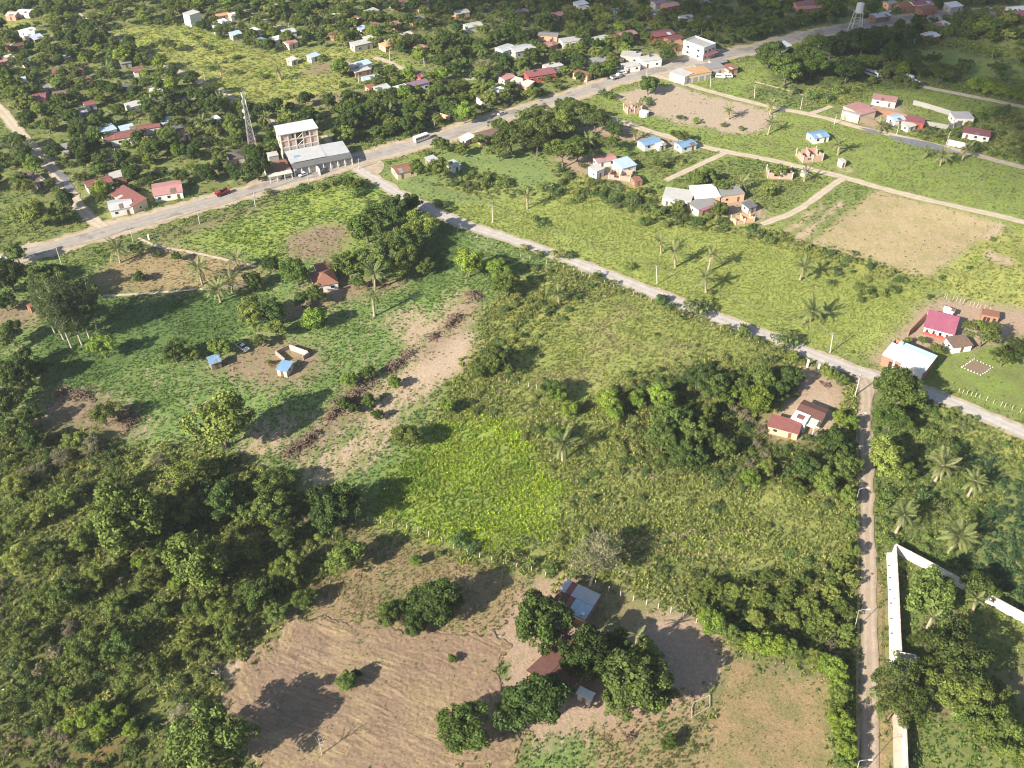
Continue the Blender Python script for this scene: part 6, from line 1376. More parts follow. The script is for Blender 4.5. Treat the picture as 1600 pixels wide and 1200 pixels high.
def gatepost(u, v, h, label):
    p = G(u, v); t = thing('gate_post', label, 'gate post', p); mb = MB(); mb.box(-.28, .28, -.28, .28, -.1, h); mb.obj('shaft', WHITEW, t); mb = MB(); mb.box(-.36, .36, -.36, .36, h, h + .15); mb.obj('cap', WHITEW, t); exclude_disc(p.x, p.y, .8)
gatepost(1261, 573, 2.6, 'white gate post at the left side of the yard entrance'); gatepost(1278, 579, 2.4, 'white gate post at the right side of the yard entrance'); gatepost(233, 374, 1.8, 'white gate post where the footpath leaves the main road verge')
# round the flower bed
def flower_bed():
    ring = run([(1503, 574), (1517, 580), (1532, 586), (1542, 580), (1551, 574), (1537, 568), (1522, 561)])
    c = sum(ring, Vector()) / len(ring)
    t = thing('flower_bed', 'garden bed edged with pale stones on the lawn beside the workshop', 'flower bed', c)
    pm = MB(); pm.poly([(p.x - c.x, p.y - c.y, .05) for p in ring]); pm.obj('bed_soil', mat('bed_soil', (.22, .16, .11), .95, .3, 2), t)
    st = MB(); st.tube((0, 0, -.05), (0, 0, .28), .26, .16, 6); sm = st.mesh('edging_stone', FRAMEW)
    n = len(ring)
    for i in range(n):
        a, b = ring[i] - c, ring[(i + 1) % n] - c; k = max(1, int((b - a).length / .95))
        for j in range(k): q = a.lerp(b, j / k); new('edging_stone', sm, t, (q.x + rnd.uniform(-.1, .1), q.y + rnd.uniform(-.1, .1), 0), (0, 0, rnd.uniform(0, 3)), (rnd.uniform(.7, 1.3), 1, rnd.uniform(.7, 1.2)))
flower_bed()
# timber frame lying in the farm yard
def ground_frame():
    q = run([(1081, 1106), (1084, 1098), (1109, 1087), (1109, 1105), (1080, 1122)]); c = q[0]
    t = thing('timber_frame', 'thin rectangular timber frame lying on the farm yard grass', 'frame', c)
    for a, b in zip(q, q[1:] + q[:1]):
        mb = MB(); mb.tube(a - c + Vector((0, 0, .3)), b - c + Vector((0, 0, .3)), .11, k=5); mb.obj('rail', WOOD_POST, t)
ground_frame()

# ------------------------------------------------------------------ vehicles
WHL = MB(); WHL.tube((0, -.11, 0), (0, .11, 0), .33, .33, 14); WHL = WHL.mesh('wheel', RUBBER)
HUB = MB(); HUB.tube((0, -.125, 0), (0, .125, 0), .18, .18, 10); HUB = HUB.mesh('rim', CHROME)
LGT = MB(); LGT.box(-.03, .03, -.16, .16, -.08, .08); LGT = LGT.mesh('headlight', FRAMEW)
def vehicle(px, kind, paint, label, name=None, scale=1.0):
    (u1, v1), (u2, v2) = px                     # tail, nose
    a, b = G(u1, v1), G(u2, v2); d = b - a; rz = math.atan2(d.y, d.x); c = (a + b) / 2
    nm, cat = {'car': ('parked_car', 'car'), 'pickup': ('pickup_truck', 'pickup'), 'van': ('van', 'van'), 'bus': ('bus', 'bus'), 'truck': ('cargo_truck', 'truck')}[kind]
    t = thing(name or nm, label, cat, c + Vector((0, 0, .02)), rz, 'vehicles')
    m = mat('paint_' + '_'.join(f'{int(x * 100)}' for x in paint), paint, .35, .05, 1, .5)
    def prof(pts, w, nmx, mm, inset=0.0):
        mb = MB(); n = len(pts)
        for s in (-1, 1):
            p = [(x, s * (w - (inset if z > pts[0][1] + .3 else 0)), z) for x, z in pts]; mb.poly(p if s < 0 else p[::-1])
        for i in range(n):
            j = (i + 1) % n; (x0, z0), (x1, z1) = pts[i], pts[j]
            w0 = w - (inset if z0 > pts[0][1] + .3 else 0); w1 = w - (inset if z1 > pts[0][1] + .3 else 0)
            mb.quad((x0, w0, z0), (x1, w1, z1), (x1, -w1, z1), (x0, -w0, z0))
        return mb.obj(nmx, mm, t)
    if kind == 'car':
        prof([(-2.05, .32), (2.05, .32), (2.1, .62), (1.95, .8), (1.0, .9), (-1.5, .95), (-2.0, .9), (-2.1, .6)], .85, 'body', m)
        prof([(-1.45, .93), (.95, .9), (.35, 1.38), (-.95, 1.42)], .78, 'windows', GLASS, .1); prof([(-.98, 1.40), (.38, 1.365), (.3, 1.44), (-.9, 1.47)], .68, 'roof_panel', m); ax, r = (-1.3, 1.3), 1
    elif kind == 'pickup':
        prof([(-2.5, .45), (2.45, .45), (2.5, .85), (2.3, 1.02), (1.0, 1.08), (-.75, 1.08), (-.8, .78), (-2.5, .78)], .92, 'body', m)
        for s in (-1, 1):
            mb = MB(); mb.box(-2.5, -.8, s * .92 - .04, s * .92 + .04, .78, 1.12); mb.obj('bed_side', m, t)
        mb = MB(); mb.box(-2.52, -2.44, -.88, .88, .78, 1.12); mb.obj('tailgate', m, t)
        mb = MB(); mb.box(-2.44, -.8, -.87, .87, .782, .8); mb.obj('bed_floor', DARKHOLE, t)
        prof([(-.75, 1.07), (1.1, 1.07), (.55, 1.66), (-.6, 1.7)], .86, 'windows', GLASS, .12); prof([(-.64, 1.69), (.58, 1.65), (.5, 1.74), (-.55, 1.77)], .74, 'roof_panel', m); ax = (-1.6, 1.55)
    elif kind in ('van', 'bus'):
        L = 2.4 if kind == 'van' else 3.9; H = 1.95 if kind == 'van' else 2.7; w = .9 if kind == 'van' else 1.15
        prof([(-L, .4), (L, .4), (L + .1, 1.0), (L - .35, H - .1), (L - .7, H), (-L + .05, H), (-L - .03, 1.2)], w, 'body', m)
        for s in (-1, 1):
            for k in range(4 if kind == 'van' else 6):
                n = 4 if kind == 'van' else 6; x0 = -L + .25 + k * (2 * L - .9) / n
                mb = MB(); mb.box(x0, x0 + (2 * L - .9) / n - .12, s * w - .02, s * w + .02, H * .56, H * .84); mb.obj('window', GLASS, t)
        mb = MB(); mb.slab((L + .03, -w + .12, 1.15), (L + .03, w - .12, 1.15), (L - .33, w - .12, H - .18), (L - .33, -w + .12, H - .18), .03); mb.obj('windscreen', GLASS, t)
        ax = (-L + .9, L - .8)
    else:
        prof([(1.1, .5), (2.9, .5), (2.95, 1.3), (2.6, 2.2), (1.1, 2.25)], 1.0, 'cab', m)
        mb = MB(); mb.slab((2.98, -.85, 1.35), (2.98, .85, 1.35), (2.66, .85, 2.05), (2.66, -.85, 2.05), .03); mb.obj('windscreen', GLASS, t)
        mb = MB(); mb.box(-3.0, 1.0, -1.05, 1.05, .75, .95); mb.obj('bed_floor', DARKHOLE, t)
        for s in (-1, 1):
            mb = MB(); mb.box(-3.0, 1.0, s * 1.05 - .05, s * 1.05 + .05, .95, 1.75); mb.obj('bed_side', m, t)
        mb = MB(); mb.box(-3.06, -2.98, -1.0, 1.0, .95, 1.75); mb.obj('tailgate', m, t)
        mb = MB(); mb.box(.98, 1.05, -1.0, 1.0, .95, 2.0); mb.obj('headboard', m, t); ax = (-1.9, 1.9)
    wv = {'car': .78, 'pickup': .84, 'van': .82, 'bus': 1.05, 'truck': .95}[kind]
    for x in ax:
        for s in (-1, 1):
            w_ = new('wheel', WHL, t, (x, s * wv, .33), (0, 0, 0), (1, 1, 1) if kind in ('car', 'van', 'pickup') else (1.35, 1.2, 1.35)); new('rim', HUB, w_)
            if kind in ('bus', 'truck'): w_.location.z = .45
    nose = {'car': 2.08, 'pickup': 2.48, 'van': 2.46, 'bus': 3.98, 'truck': 2.95}[kind]
    for s in (-1, 1): new('headlight', LGT, t, (nose, s * .6, .72))
    t.scale = (scale,) * 3
    exclude_disc(c.x, c.y, 2.2)
    return t
W_, S_, RD, BL, DK = (.72, .72, .71), (.42, .43, .44), (.33, .035, .04), (.05, .2, .27), (.05, .05, .055)
vehicle(((1524, 1122), (1496, 1108)), 'pickup', BL, 'teal blue pickup parked under the compound trees')
vehicle(((374, 541), (386, 549)), 'pickup', W_, 'white pickup parked by a tree near the small blue-roofed hut')
vehicle(((357, 301), (339, 308)), 'truck', RD, 'dark red truck on the main road shoulder beside the pink-roofed house')
vehicle(((652, 222), (666, 217)), 'bus', W_, 'white minibus driving on the main road below the grove')
vehicle(((956, 125), (968, 121)), 'truck', (.62, .58, .5), 'pale cargo truck on the main road near the red brick shop')
vehicle(((-2, 409), (7, 406)), 'car', W_, 'white car on the main road at the left edge')
vehicle(((478, 273), (470, 276)), 'car', W_, 'white car on the main road below the shop row')
vehicle(((494, 257), (502, 255)), 'car', S_, 'silver car parked in front of the shop row')
vehicle(((781, 180), (787, 178)), 'car', S_, 'silver car on the main road above the grove')
vehicle(((1116, 83), (1124, 80)), 'car', W_, 'white car parked at the large white two-storey building')
vehicle(((967, 116), (975, 115)), 'van', W_, 'white van parked beside the road below the terrace houses')
vehicle(((1121, 121), (1130, 122)), 'van', W_, 'white van parked on the grass beside the orange-roofed store')
vehicle(((1132, 121), (1141, 121)), 'van', W_, 'second white van on the grass, nearer the pink annex')
vehicle(((1356, 116), (1369, 121)), 'bus', W_, 'white coach parked leftmost under the trees by the fields')
vehicle(((1370, 121), (1385, 117)), 'bus', W_, 'white coach parked slantwise right of another coach under the trees')
vehicle(((1350, 110), (1360, 108)), 'van', S_, 'grey van parked behind the white coaches')
vehicle(((1407, 123), (1417, 126)), 'van', W_, 'white van parked on the left of two beyond the small trees')
vehicle(((1415, 121), (1425, 125)), 'van', W_, 'white van parked behind another white van beyond the small trees')
vehicle(((1427, 129), (1435, 130)), 'car', W_, 'white car parked where the top track begins')
vehicle(((1438, 132), (1446, 134)), 'car', DK, 'dark car parked at the start of the top track')
vehicle(((164, 302), (162, 296)), 'car', W_, 'white car parked beside the red-roofed wing in the town corner')
vehicle(((168, 256), (176, 254)), 'van', S_, 'grey van half hidden among the trees near the puddled street')
vehicle(((1382, 20), (1390, 19)), 'car', W_, 'white car on the far road near the water tower')
vehicle(((980, 39), (988, 41)), 'car', W_, 'pale car on the far curved street')
power_line([tops[5], tops[4], tops[6]], 'cables crossing the main road to the shop row poles')
power_line([tops[12], tops[11], tops[14], tops[15], tops[16], tops[17], tops[18]], 'cables strung between the poles along the farm road')
power_line([tops[23], tops[26], tops[25]], 'cables along the diagonal dirt road in town')
# ------------------------------------------------------------------ foliage meshes
def unit(v): return v / np.maximum(1e-9, np.linalg.norm(v, axis=-1, keepdims=True))
def leaf_quads(c, nrm, size, g, aspect=.62, fold=.12):
    """diamond leaves / leaf sprays at centres c, facing nrm; returns (N*4,3)"""
    N = len(c); r = unit(g.normal(size=(N, 3)))
    t = unit(np.cross(nrm, r)); b = np.cross(nrm, t); s = size[:, None]
    f = nrm * s * fold
    return np.stack([c - t * s, c - b * s * aspect + f, c + t * s, c + b * s * aspect + f], 1).reshape(-1, 3)
def crown(seed, lumps, leaves, lump_r, leaf, flat=1.0, zmin=-.45, shell=(.55, .86), jitter=.55, droop=0.0, core=True, ragged=.16):
    """a crown of radius about 1: lumps of leaf sprays spread through an uneven ellipsoid, gaps between them"""
    g = np.random.default_rng(seed)
    d = unit(g.normal(size=(lumps * 4, 3))); d = d[d[:, 2] > zmin][:lumps]
    # uneven outline
    w = 1 + ragged * (np.sin(d[:, 0] * 3.1 + seed) + np.cos(d[:, 1] * 4.3 + 2 * seed))
    lc = d * (g.uniform(*shell, len(d)) * w)[:, None]
    lc[:, 2] *= flat
    lr = g.uniform(*lump_r, len(lc))
    C, Nn, S, T = [], [], [], []
    for c, r, dd in zip(lc, lr, d):
        n = int(leaves * (r / np.mean(lump_r)) ** 2)
        q = unit(g.normal(size=(n, 3)) + dd * .45 + np.array([0, 0, .25]))
        rad = r * g.uniform(.55, 1.06, n)
        p = c + q * rad[:, None] * np.array([1, 1, .8 if flat > .5 else .6])
        p[:, 2] -= droop * g.random(n) ** 2 * r
        C.append(p); Nn.append(unit(q + g.normal(size=(n, 3)) * jitter)); S.append(g.uniform(.7, 1.3, n) * leaf)
        T.append(np.clip(g.normal(.5, .24, n) + g.normal(0, .2), 0, 1.15))
    if core:
        n = lumps * 10; q = unit(g.normal(size=(n, 3))); p = q * g.uniform(.15, .6, n)[:, None]; p[:, 2] *= flat
        C.append(p); Nn.append(unit(q + g.normal(size=(n, 3)) * .6)); S.append(np.full(n, leaf * 2.2)); T.append(np.full(n, .45))
    C, Nn, S, T = map(np.concatenate, (C, Nn, S, T))
    return leaf_quads(C, Nn, S, g), T
def crown_mesh(name, m=None, **k):
    v, t = crown(**k); return np_mesh(name, v, 4, m or LEAF, t)
def trunk_mesh(seed, forks=4, m=BARK, lean=.1, r=.05, rise=.55):
    g = random.Random(seed); mb = MB()
    top = Vector((g.uniform(-lean, lean), g.uniform(-lean, lean), rise)); mid = top * .5 + Vector((g.uniform(-.03, .03), g.uniform(-.03, .03), 0))
    mb.path([(0, 0, -.02), (0, 0, .03), mid, top], [r * 1.7, r * 1.25, r, r * .85], 7)
    for i in range(forks):
        a = i * 2 * math.pi / forks + g.uniform(-.4, .4); l = g.uniform(.4, .62)
        e = top + Vector((math.cos(a) * l, math.sin(a) * l, g.uniform(.3, .5))); mdl = top.lerp(e, .5) + Vector((0, 0, .05))
        mb.path([top - Vector((0, 0, .05)), mdl, e], [r * .6, r * .42, r * .15], 5)
        for s in (-.5, .5):
            e2 = mdl + Vector((math.cos(a + s) * l * .5, math.sin(a + s) * l * .5, .22)); mb.tube(mdl, e2, r * .33, r * .1, 4)
    return mb.mesh('trunk', m, True)
NV = 4
KIND = {}   # kind: crown meshes, trunk meshes, vertical ratio, crown centre height in radii, tints, description
def reg(k, crowns, trunks, zr, hc, tints, desc, name, cat='tree'):
    tints = [(r * 1.5, g * 1.55, b * 1.25) for r, g, b in tints]
    KIND[k] = dict(c=crowns, t=trunks, zr=zr, hc=hc, tints=tints, desc=desc, name=name, cat=cat)
reg('m', [crown_mesh('crown', seed=10 + i, lumps=64, leaves=100, lump_r=(.15, .30), leaf=.052, flat=.92, zmin=-.5, shell=(.6, .84)) for i in range(NV)], [trunk_mesh(i, 5, BARK, .05, .06, .45) for i in range(2)], .88, 1.0,
    [(.054, .08, .02), (.045, .07, .018), (.066, .092, .024)], 'dense round dark green tree', 'mango_tree')
reg('o', [crown_mesh('crown', seed=30 + i, lumps=58, leaves=95, lump_r=(.14, .27), leaf=.05, flat=.85, zmin=-.5, shell=(.5, .9), ragged=.2) for i in range(NV)], [trunk_mesh(i + 7, 5, BARK, .1, .05, .5) for i in range(2)], .85, 1.05,
    [(.10, .13, .034), (.088, .118, .034), (.118, .14, .038)], 'olive green leafy tree', 'leafy_tree')
reg('b', [crown_mesh('crown', seed=50 + i, lumps=48, leaves=95, lump_r=(.17, .32), leaf=.055, flat=.95, zmin=-.5, shell=(.5, .84)) for i in range(NV)], [trunk_mesh(i + 17, 4, BARK, .1, .05, .5) for i in range(2)], .95, 1.05,
    [(.13, .17, .03), (.145, .185, .034), (.11, .155, .03)], 'bright green leafy tree', 'leafy_tree')
reg('u', [crown_mesh('crown', seed=70 + i, lumps=60, leaves=85, lump_r=(.13, .25), leaf=.04, flat=.42, zmin=-.2, shell=(.35, .97), jitter=.8, core=False, ragged=.2) for i in range(NV)], [trunk_mesh(i + 27, 6, BARK, .15, .045, .55) for i in range(2)], 1.0, 1.0,
    [(.07, .088, .025), (.082, .10, .029), (.06, .078, .023)], 'flat-topped spreading tree', 'umbrella_tree')
reg('d', [crown_mesh('crown', seed=90 + i, lumps=66, leaves=95, lump_r=(.13, .26), leaf=.05, flat=.9, zmin=-.4, shell=(.5, .88), ragged=.22) for i in range(NV)], [trunk_mesh(i + 37, 5, BARK, .1, .05, .5) for i in range(2)], .9, 1.05,
    [(.055, .085, .024), (.07, .10, .028), (.047, .075, .022), (.08, .105, .03)], 'dark bushy tree', 'shade_tree')
reg('s', [crown_mesh('crown', seed=150 + i, lumps=72, leaves=75, lump_r=(.12, .25), leaf=.047, flat=.75, zmin=-.4, shell=(.32, .98), jitter=.75, ragged=.3, core=False) for i in range(NV)], [trunk_mesh(i + 77, 5, BARK, .12, .045, .5) for i in range(2)], .8, .9,
    [(.10, .125, .033), (.12, .145, .038), (.088, .115, .033), (.145, .16, .045)], 'loose mid-green scrub tree', 'scrub_tree')
reg('e', [crown_mesh('crown', seed=110 + i, lumps=34, leaves=80, lump_r=(.16, .32), leaf=.05, flat=1.35, zmin=-.9, shell=(.35, .95), jitter=.9, droop=.4, core=False, ragged=.2) for i in range(3)], [trunk_mesh(i + 47, 3, PALEBARK, .04, .035, .9) for i in range(2)], 1.0, 1.9,
    [(.06, .085, .035), (.07, .09, .04)], 'tall thin pale-trunked eucalyptus', 'eucalyptus_tree')
def bare_crown(seed, m=DEADWOOD):
    g = random.Random(seed); mb = MB()
    for i in range(26):
        a = g.uniform(0, 6.28); el = g.uniform(-.1, 1.3); p = Vector((0, 0, -.35)); d = Vector((math.cos(a) * math.cos(el), math.sin(a) * math.cos(el), math.sin(el)))
        r = .028
        for k in range(4):
            q = p + d * .3; mb.tube(p, q, r, r * .68, 4, False)
            for s in range(2):
                e = (d + Vector((g.uniform(-1, 1), g.uniform(-1, 1), g.uniform(-.3, .8))) * .8).normalized(); mb.tube(q, q + e * g.uniform(.15, .32), r * .55, .004, 3, False)
            p = q; r *= .68; d = (d + Vector((g.uniform(-1, 1), g.uniform(-1, 1), g.uniform(-.6, .6))) * .35).normalized()
    return mb.mesh('branches', m)
reg('g', [crown_mesh('crown', seed=130 + i, lumps=52, leaves=75, lump_r=(.14, .28), leaf=.036, flat=.7, zmin=-.3, shell=(.4, .9), jitter=.9, core=False) for i in range(3)], [trunk_mesh(i + 57, 5, DEADWOOD, .1, .05, .5) for i in range(2)], .8, .8,
    [(.15, .145, .095), (.14, .14, .085)], 'half-bare greyish tree', 'bare_tree')
BARE = [bare_crown(i) for i in range(3)]
# bushes and low growth (radius 1, base at 0)
def bush_mesh(name, seed, lumps, leaves, leaf, flat, m=None):
    v, t = crown(seed=seed, lumps=lumps, leaves=leaves, lump_r=(.26, .46), leaf=leaf, flat=flat, zmin=-.15, shell=(.3, .72), jitter=.6, core=False, ragged=.2)
    v[:, 2] += .25 * flat; return np_mesh(name, v, 4, m or LEAF, t)
BUSH = [bush_mesh('foliage', 200 + i, 13, 44, .085, .85) for i in range(5)]
WEED = [bush_mesh('foliage', 220 + i, 8, 9, .16, .6) for i in range(5)]
CROPM = [bush_mesh('foliage', 240 + i, 9, 22, .14, .9) for i in range(4)]
def tuft_mesh(seed, n=18):
    g = np.random.default_rng(seed); vs, ts = [], []
    for i in range(n):
        a = g.uniform(0, 6.28); r0 = g.uniform(0, .38); le = g.uniform(.35, .75); sp = g.uniform(.1, .55)
        b = np.array([math.cos(a * 2.3 + i) * r0, math.sin(a * 2.3 + i) * r0, 0]); d = np.array([math.cos(a), math.sin(a), 0]); s = np.array([-d[1], d[0], 0]) * g.uniform(.05, .10)
        mid = b + d * sp * .45 + np.array([0, 0, le * .7]); tip = b + d * sp * 1.2 + np.array([0, 0, le * .8])
        vs += [b - s * .5, mid - s, tip, mid + s]; ts.append(g.uniform(.2, .9))
    return np_mesh('tuft', np.array(vs), 4, GRASSM, ts)
TUFT = [tuft_mesh(300 + i) for i in range(5)]
# palms
def frond_mesh(seed, L=1.0, arch=.5, leaflets=15, name='frond', wid=.17):
    g = np.random.default_rng(seed); vs, ts = [], []
    def P(s): return np.array([s * L * (1 - .18 * s * arch), 0, L * (.42 * s - arch * .95 * s * s)])
    for i in range(leaflets):
        s = .12 + .88 * i / (leaflets - 1); p = P(s); q = P(min(1, s + .05)) - p; t = q / np.linalg.norm(q)
        l = wid * (math.sin(math.pi * min(1, s * .85 + .12)) + .25)
        for sd in (-1, 1):
            d = np.array([t[0] * .55, sd * .8, t[2] * .55 - .28 - g.uniform(0, .2)]); d /= np.linalg.norm(d); w = t * .034
            vs += [p - w, p + d * l * .5 - w * .9, p + d * l * g.uniform(.85, 1.1), p + d * l * .5 + w * .9]; ts.append(g.uniform(.3, .8))
    n = 6
    for i in range(n):
        a, b = P(i / n), P((i + 1) / n); w = np.array([0, .014, 0]); vs += [a - w, b - w, b + w, a + w]; ts.append(.9)
    return np_mesh(name, np.array(vs), 4, FROND, ts)
FR = [frond_mesh(400 + i, 1, a) for i, a in enumerate((.25, .45, .7, .95))]
DRYFR = [frond_mesh(420 + i, .8, 1.25, 9, 'dry_frond', .11) for i in range(2)]
def palm_trunk(seed, m=PALMBARK):
    g = random.Random(seed); mb = MB(); x, y = g.uniform(-.04, .04), g.uniform(-.04, .04); pts, rr = [], []
    for i in range(9):
        t = i / 8; pts.append((x * t * t, y * t * t, t - .01)); rr.append((.055 if i == 0 else .038) * (1 + (.12 if i % 2 else 0)))
    mb.path(pts, rr, 8); return mb.mesh('trunk', m, True)
PTR = [palm_trunk(i) for i in range(3)]
PTINT = [(.16, .185, .06), (.19, .20, .075), (.135, .165, .055)]
TREES = []
def T(kind, s):
    for tok in s.split():
        a = tok.split(','); TREES.append((kind, float(a[0]), float(a[1]), float(a[2])))
def palm(ub, vb, uc, vc, size=None, label=None, n=22, skirt=9):
    b = G(ub, vb); lo, hi = 1.5, 22.0
    for _ in range(40):
        md = (lo + hi) / 2
        if PX(b.x, b.y, md)[1] > vc: lo = md
        else: hi = md
    h = max(2.0, lo); s = size or 4.2
    if label is None: label, g = place_label(rnd.choice(['feathery palm', 'shaggy palm', 'thick-crowned palm']) + (' with tall trunk' if h > 9 else (' with short trunk' if h < 4.5 else '')), ub, vb)
    t = thing('palm_tree', label, 'palm', b, rnd.uniform(0, 6.28), 'palms of the fields'); t.rotation_euler = (rnd.uniform(-.14, .14), rnd.uniform(-.14, .14), t.rotation_euler.z); n = int(n * rnd.uniform(.6, 1.2)); skirt = int(skirt * rnd.uniform(.6, 1.6)); s *= rnd.uniform(.75, 1.15)
    tr = rnd.choice(PTR); new('trunk', tr, t, (0, 0, 0), (0, 0, 0), (min(12, 5.5 + h * .6),) * 2 + (h,))
    tint = rnd.choice(PTINT)
    for i in range(n):
        k = i / n; m = FR[min(3, int(k * 4))]
        o = new('frond', m, t, (0, 0, h - .1 - k * .5), (rnd.uniform(-.3, .3), -.75 + k * 1.0 + rnd.uniform(-.3, .3), i * 2.399 + rnd.uniform(-.35, .35)), (s * rnd.uniform(.7, 1.12),) * 3); o['tint'] = tint
    for i in range(skirt):
        o = new('dry_frond', DRYFR[i % 2], t, (0, 0, h - .7), (0, .75 + rnd.uniform(-.1, .2), i * 2 * math.pi / max(1, skirt)), (s * rnd.uniform(.55, .8),) * 3); o['tint'] = (.46, .36, .24)
    exclude_disc(b.x, b.y, .6)
for q in ((188, 410, 184, 390), (316, 444, 313, 418), (345, 472, 342, 449), (363, 456, 360, 436), (375, 422, 372, 402), (586, 453, 584, 424), (585, 494, 584, 463), (824, 326, 823, 306), (1033, 396, 1035, 377), (1055, 417, 1056, 391), (1105, 426, 1109, 398), (1103, 456, 1107, 432), (1250, 437, 1253, 413), (1266, 502, 1267, 484), (873, 474, 871, 458), (879, 720, 877, 694),
          (1461, 752, 1467, 727), (1512, 776, 1516, 751), (1400, 832, 1404, 804), (1487, 856, 1491, 833), (1138, 186, 1142, 170), (999, 172, 1001, 164), (964, 206, 966, 194), (922, 232, 924, 218), (992, 219, 995, 208), (1041, 258, 1043, 247), (1309, 242, 1310, 226), (1469, 258, 1471, 242), (1446, 246, 1447, 236), (1503, 250, 1505, 232), (1376, 205, 1379, 196), (1203, 178, 1206, 163), (1200, 210, 1201, 192),
          (439, 125, 440, 110), (345, 118, 346, 106), (416, 200, 418, 184), (588, 188, 589, 176), (608, 186, 609, 174), (560, 190, 561, 182), (300, 172, 302, 160), (345, 165, 346, 152), (238, 170, 240, 158), (22, 246, 21, 232), (48, 240, 46, 226), (170, 122, 171, 108), (318, 202, 318, 188), (1256, 284, 1255, 270), (1156, 300, 1158, 286)):
    palm(*q, size=5.3 if q[1] > 350 else 4.6)
palm(988, 1034, 990, 1000, 3.6, 'pale feathery palm squeezed behind the big olive-green tree', 18, 3); palm(1446, 985, 1446, 962, 3.8, 'pale palm inside the white compound, nearer the gate', 18, 2); palm(1519, 958, 1520, 934, 3.8, 'pale palm inside the white compound, below the slanting wall', 18, 2)

# ------------------------------------------------------------------ trees told apart in the photograph: crown centre and radius in photo pixels
T('m', '75,438,34 12,428,32 462,425,25 424,412,14 20,585,32 572,352,31 245,465,0.1 935,1400,0.1 1410,608,41 1395,652,26 677,940,40 611,955,25 652,972,23 844,968,50 920,1022,45 962,1008,28 542,1066,18 557,1052,9 722,1135,43 706,1030,8 1045,1161,14 475,935,20 217,432,10 857,1095,0.1 1013,131,17 1205,82,24 1230,107,28 1270,98,26 1325,107,24 1350,64,24 1300,72,20 1375,58,22 1250,88,20 1392,82,17')
T('d', '15,520,22 35,560,20 62,575,16 10,632,24 40,655,18 5,470,18 25,395,20 50,690,18 863,607,20 776,563,25 752,578,14 612,330,28 640,318,20 588,406,30 540,413,20 425,486,26 490,460,18 470,466,15 92,330,19 395,437,14 400,440,12 525,793,40 505,812,22 836,1098,53 800,1105,24 1050,655,30 1037,684,30 1075,676,28 1132,700,22 1070,708,26 1105,680,18 1210,612,20 1302,692,28 1258,735,26 1322,728,26 1185,590,24 1230,590,20 1120,600,28 1090,590,22 1160,610,20 630,380,26 560,440,14 580,330,18')
T('o', '47,336,25 390,486,27 657,350,26 630,408,25 665,416,15 790,443,23 540,866,33 637,680,25 340,541,19 1000,1062,60 970,1085,34 1030,1080,34 1005,1020,28 1385,715,32 1412,738,20 205,822,52 310,882,46 345,668,42 235,800,30 325,1165,54 428,512,18 407,532,12 686,262,20 1105,645,18 1455,932,42 1500,1075,44 1555,1140,46 1530,918,30 1585,1170,30 272,548,22 300,552,14 452,884,20 505,800,16 140,455,14 880,190,22 690,225,16 720,232,12 750,218,12 1500,1100,28')
T('b', '493,495,21 478,503,12 732,410,26 777,418,20 550,405,16 160,540,22 545,592,14 617,597,12 700,635,14 1032,620,24 1185,627,26 1172,745,18 872,680,18 1137,617,18 278,236,15 197,225,8 197,242,8 550,163,10 725,175,18 655,85,14 280,150,10 243,148,10 890,638,15 870,618,18 950,627,22 995,622,16 960,645,16 1330,660,14 1312,650,12 650,875,11')
T('u', '620,375,32 800,212,32 828,200,28 860,190,26 840,222,24 905,170,24 930,188,22 880,235,30 905,238,22 780,235,18 955,222,18 870,198,20 1540,518,30 1570,555,22 1585,540,16 215,388,15 1495,1020,62 1440,1000,20 1402,1060,40 1395,1105,36 1425,1095,34 1450,1050,28 1560,1080,26 1428,85,14 1455,92,15 1470,112,20 1440,108,14 1560,105,16 1510,100,12 1062,212,14 262,68,14')
T('g', '940,866,46 283,1120,22 575,585,13 537,632,13 552,640,11 575,628,13 1107,692,12 140,700,16 95,715,15 60,735,14 755,102,14 277,402,9 250,720,12 590,650,10')
EUC = ((112, 543, 70, 440), (128, 538, 92, 446), (151, 513, 131, 436), (124, 520, 88, 428), (100, 530, 58, 452), (140, 528, 112, 452), (86, 520, 50, 440))
# hedge of leafy trees round the dry lawn
for i, (u, v) in enumerate([(a + rnd.uniform(-4, 4), b + rnd.uniform(-3, 3)) for a, b in ((1100, 962), (1117, 970), (1135, 985), (1152, 996), (1172, 1000), (1192, 1008), (1212, 1012), (1232, 1014), (1268, 1024), (1285, 1035), (1300, 1046), (1310, 1065), (1312, 1085), (1313, 1106), (1314, 1128), (1315, 1150), (1322, 1172), (1328, 1192), (1250, 1020))]):
    TREES.append(('bbosb'[i % 5], u, v, 15 + (i * 7 % 9)))
# the wood beside the dirt track and beside the junction
T('s', '1110,915,17 1150,925,18 1190,935,18 1230,925,18 1262,950,20 1290,970,18 1315,950,18 1325,905,16 1200,900,14 1300,930,16 1320,985,15 1235,965,18 1180,965,17 1140,950,15 1095,930,14')
T('o', '1290,752,24 1240,760,16 1200,730,15 1325,775,17 1330,820,15 1330,860,15 1318,880,14 1300,905,14 1255,905,12 1215,945,13 1270,975,13')
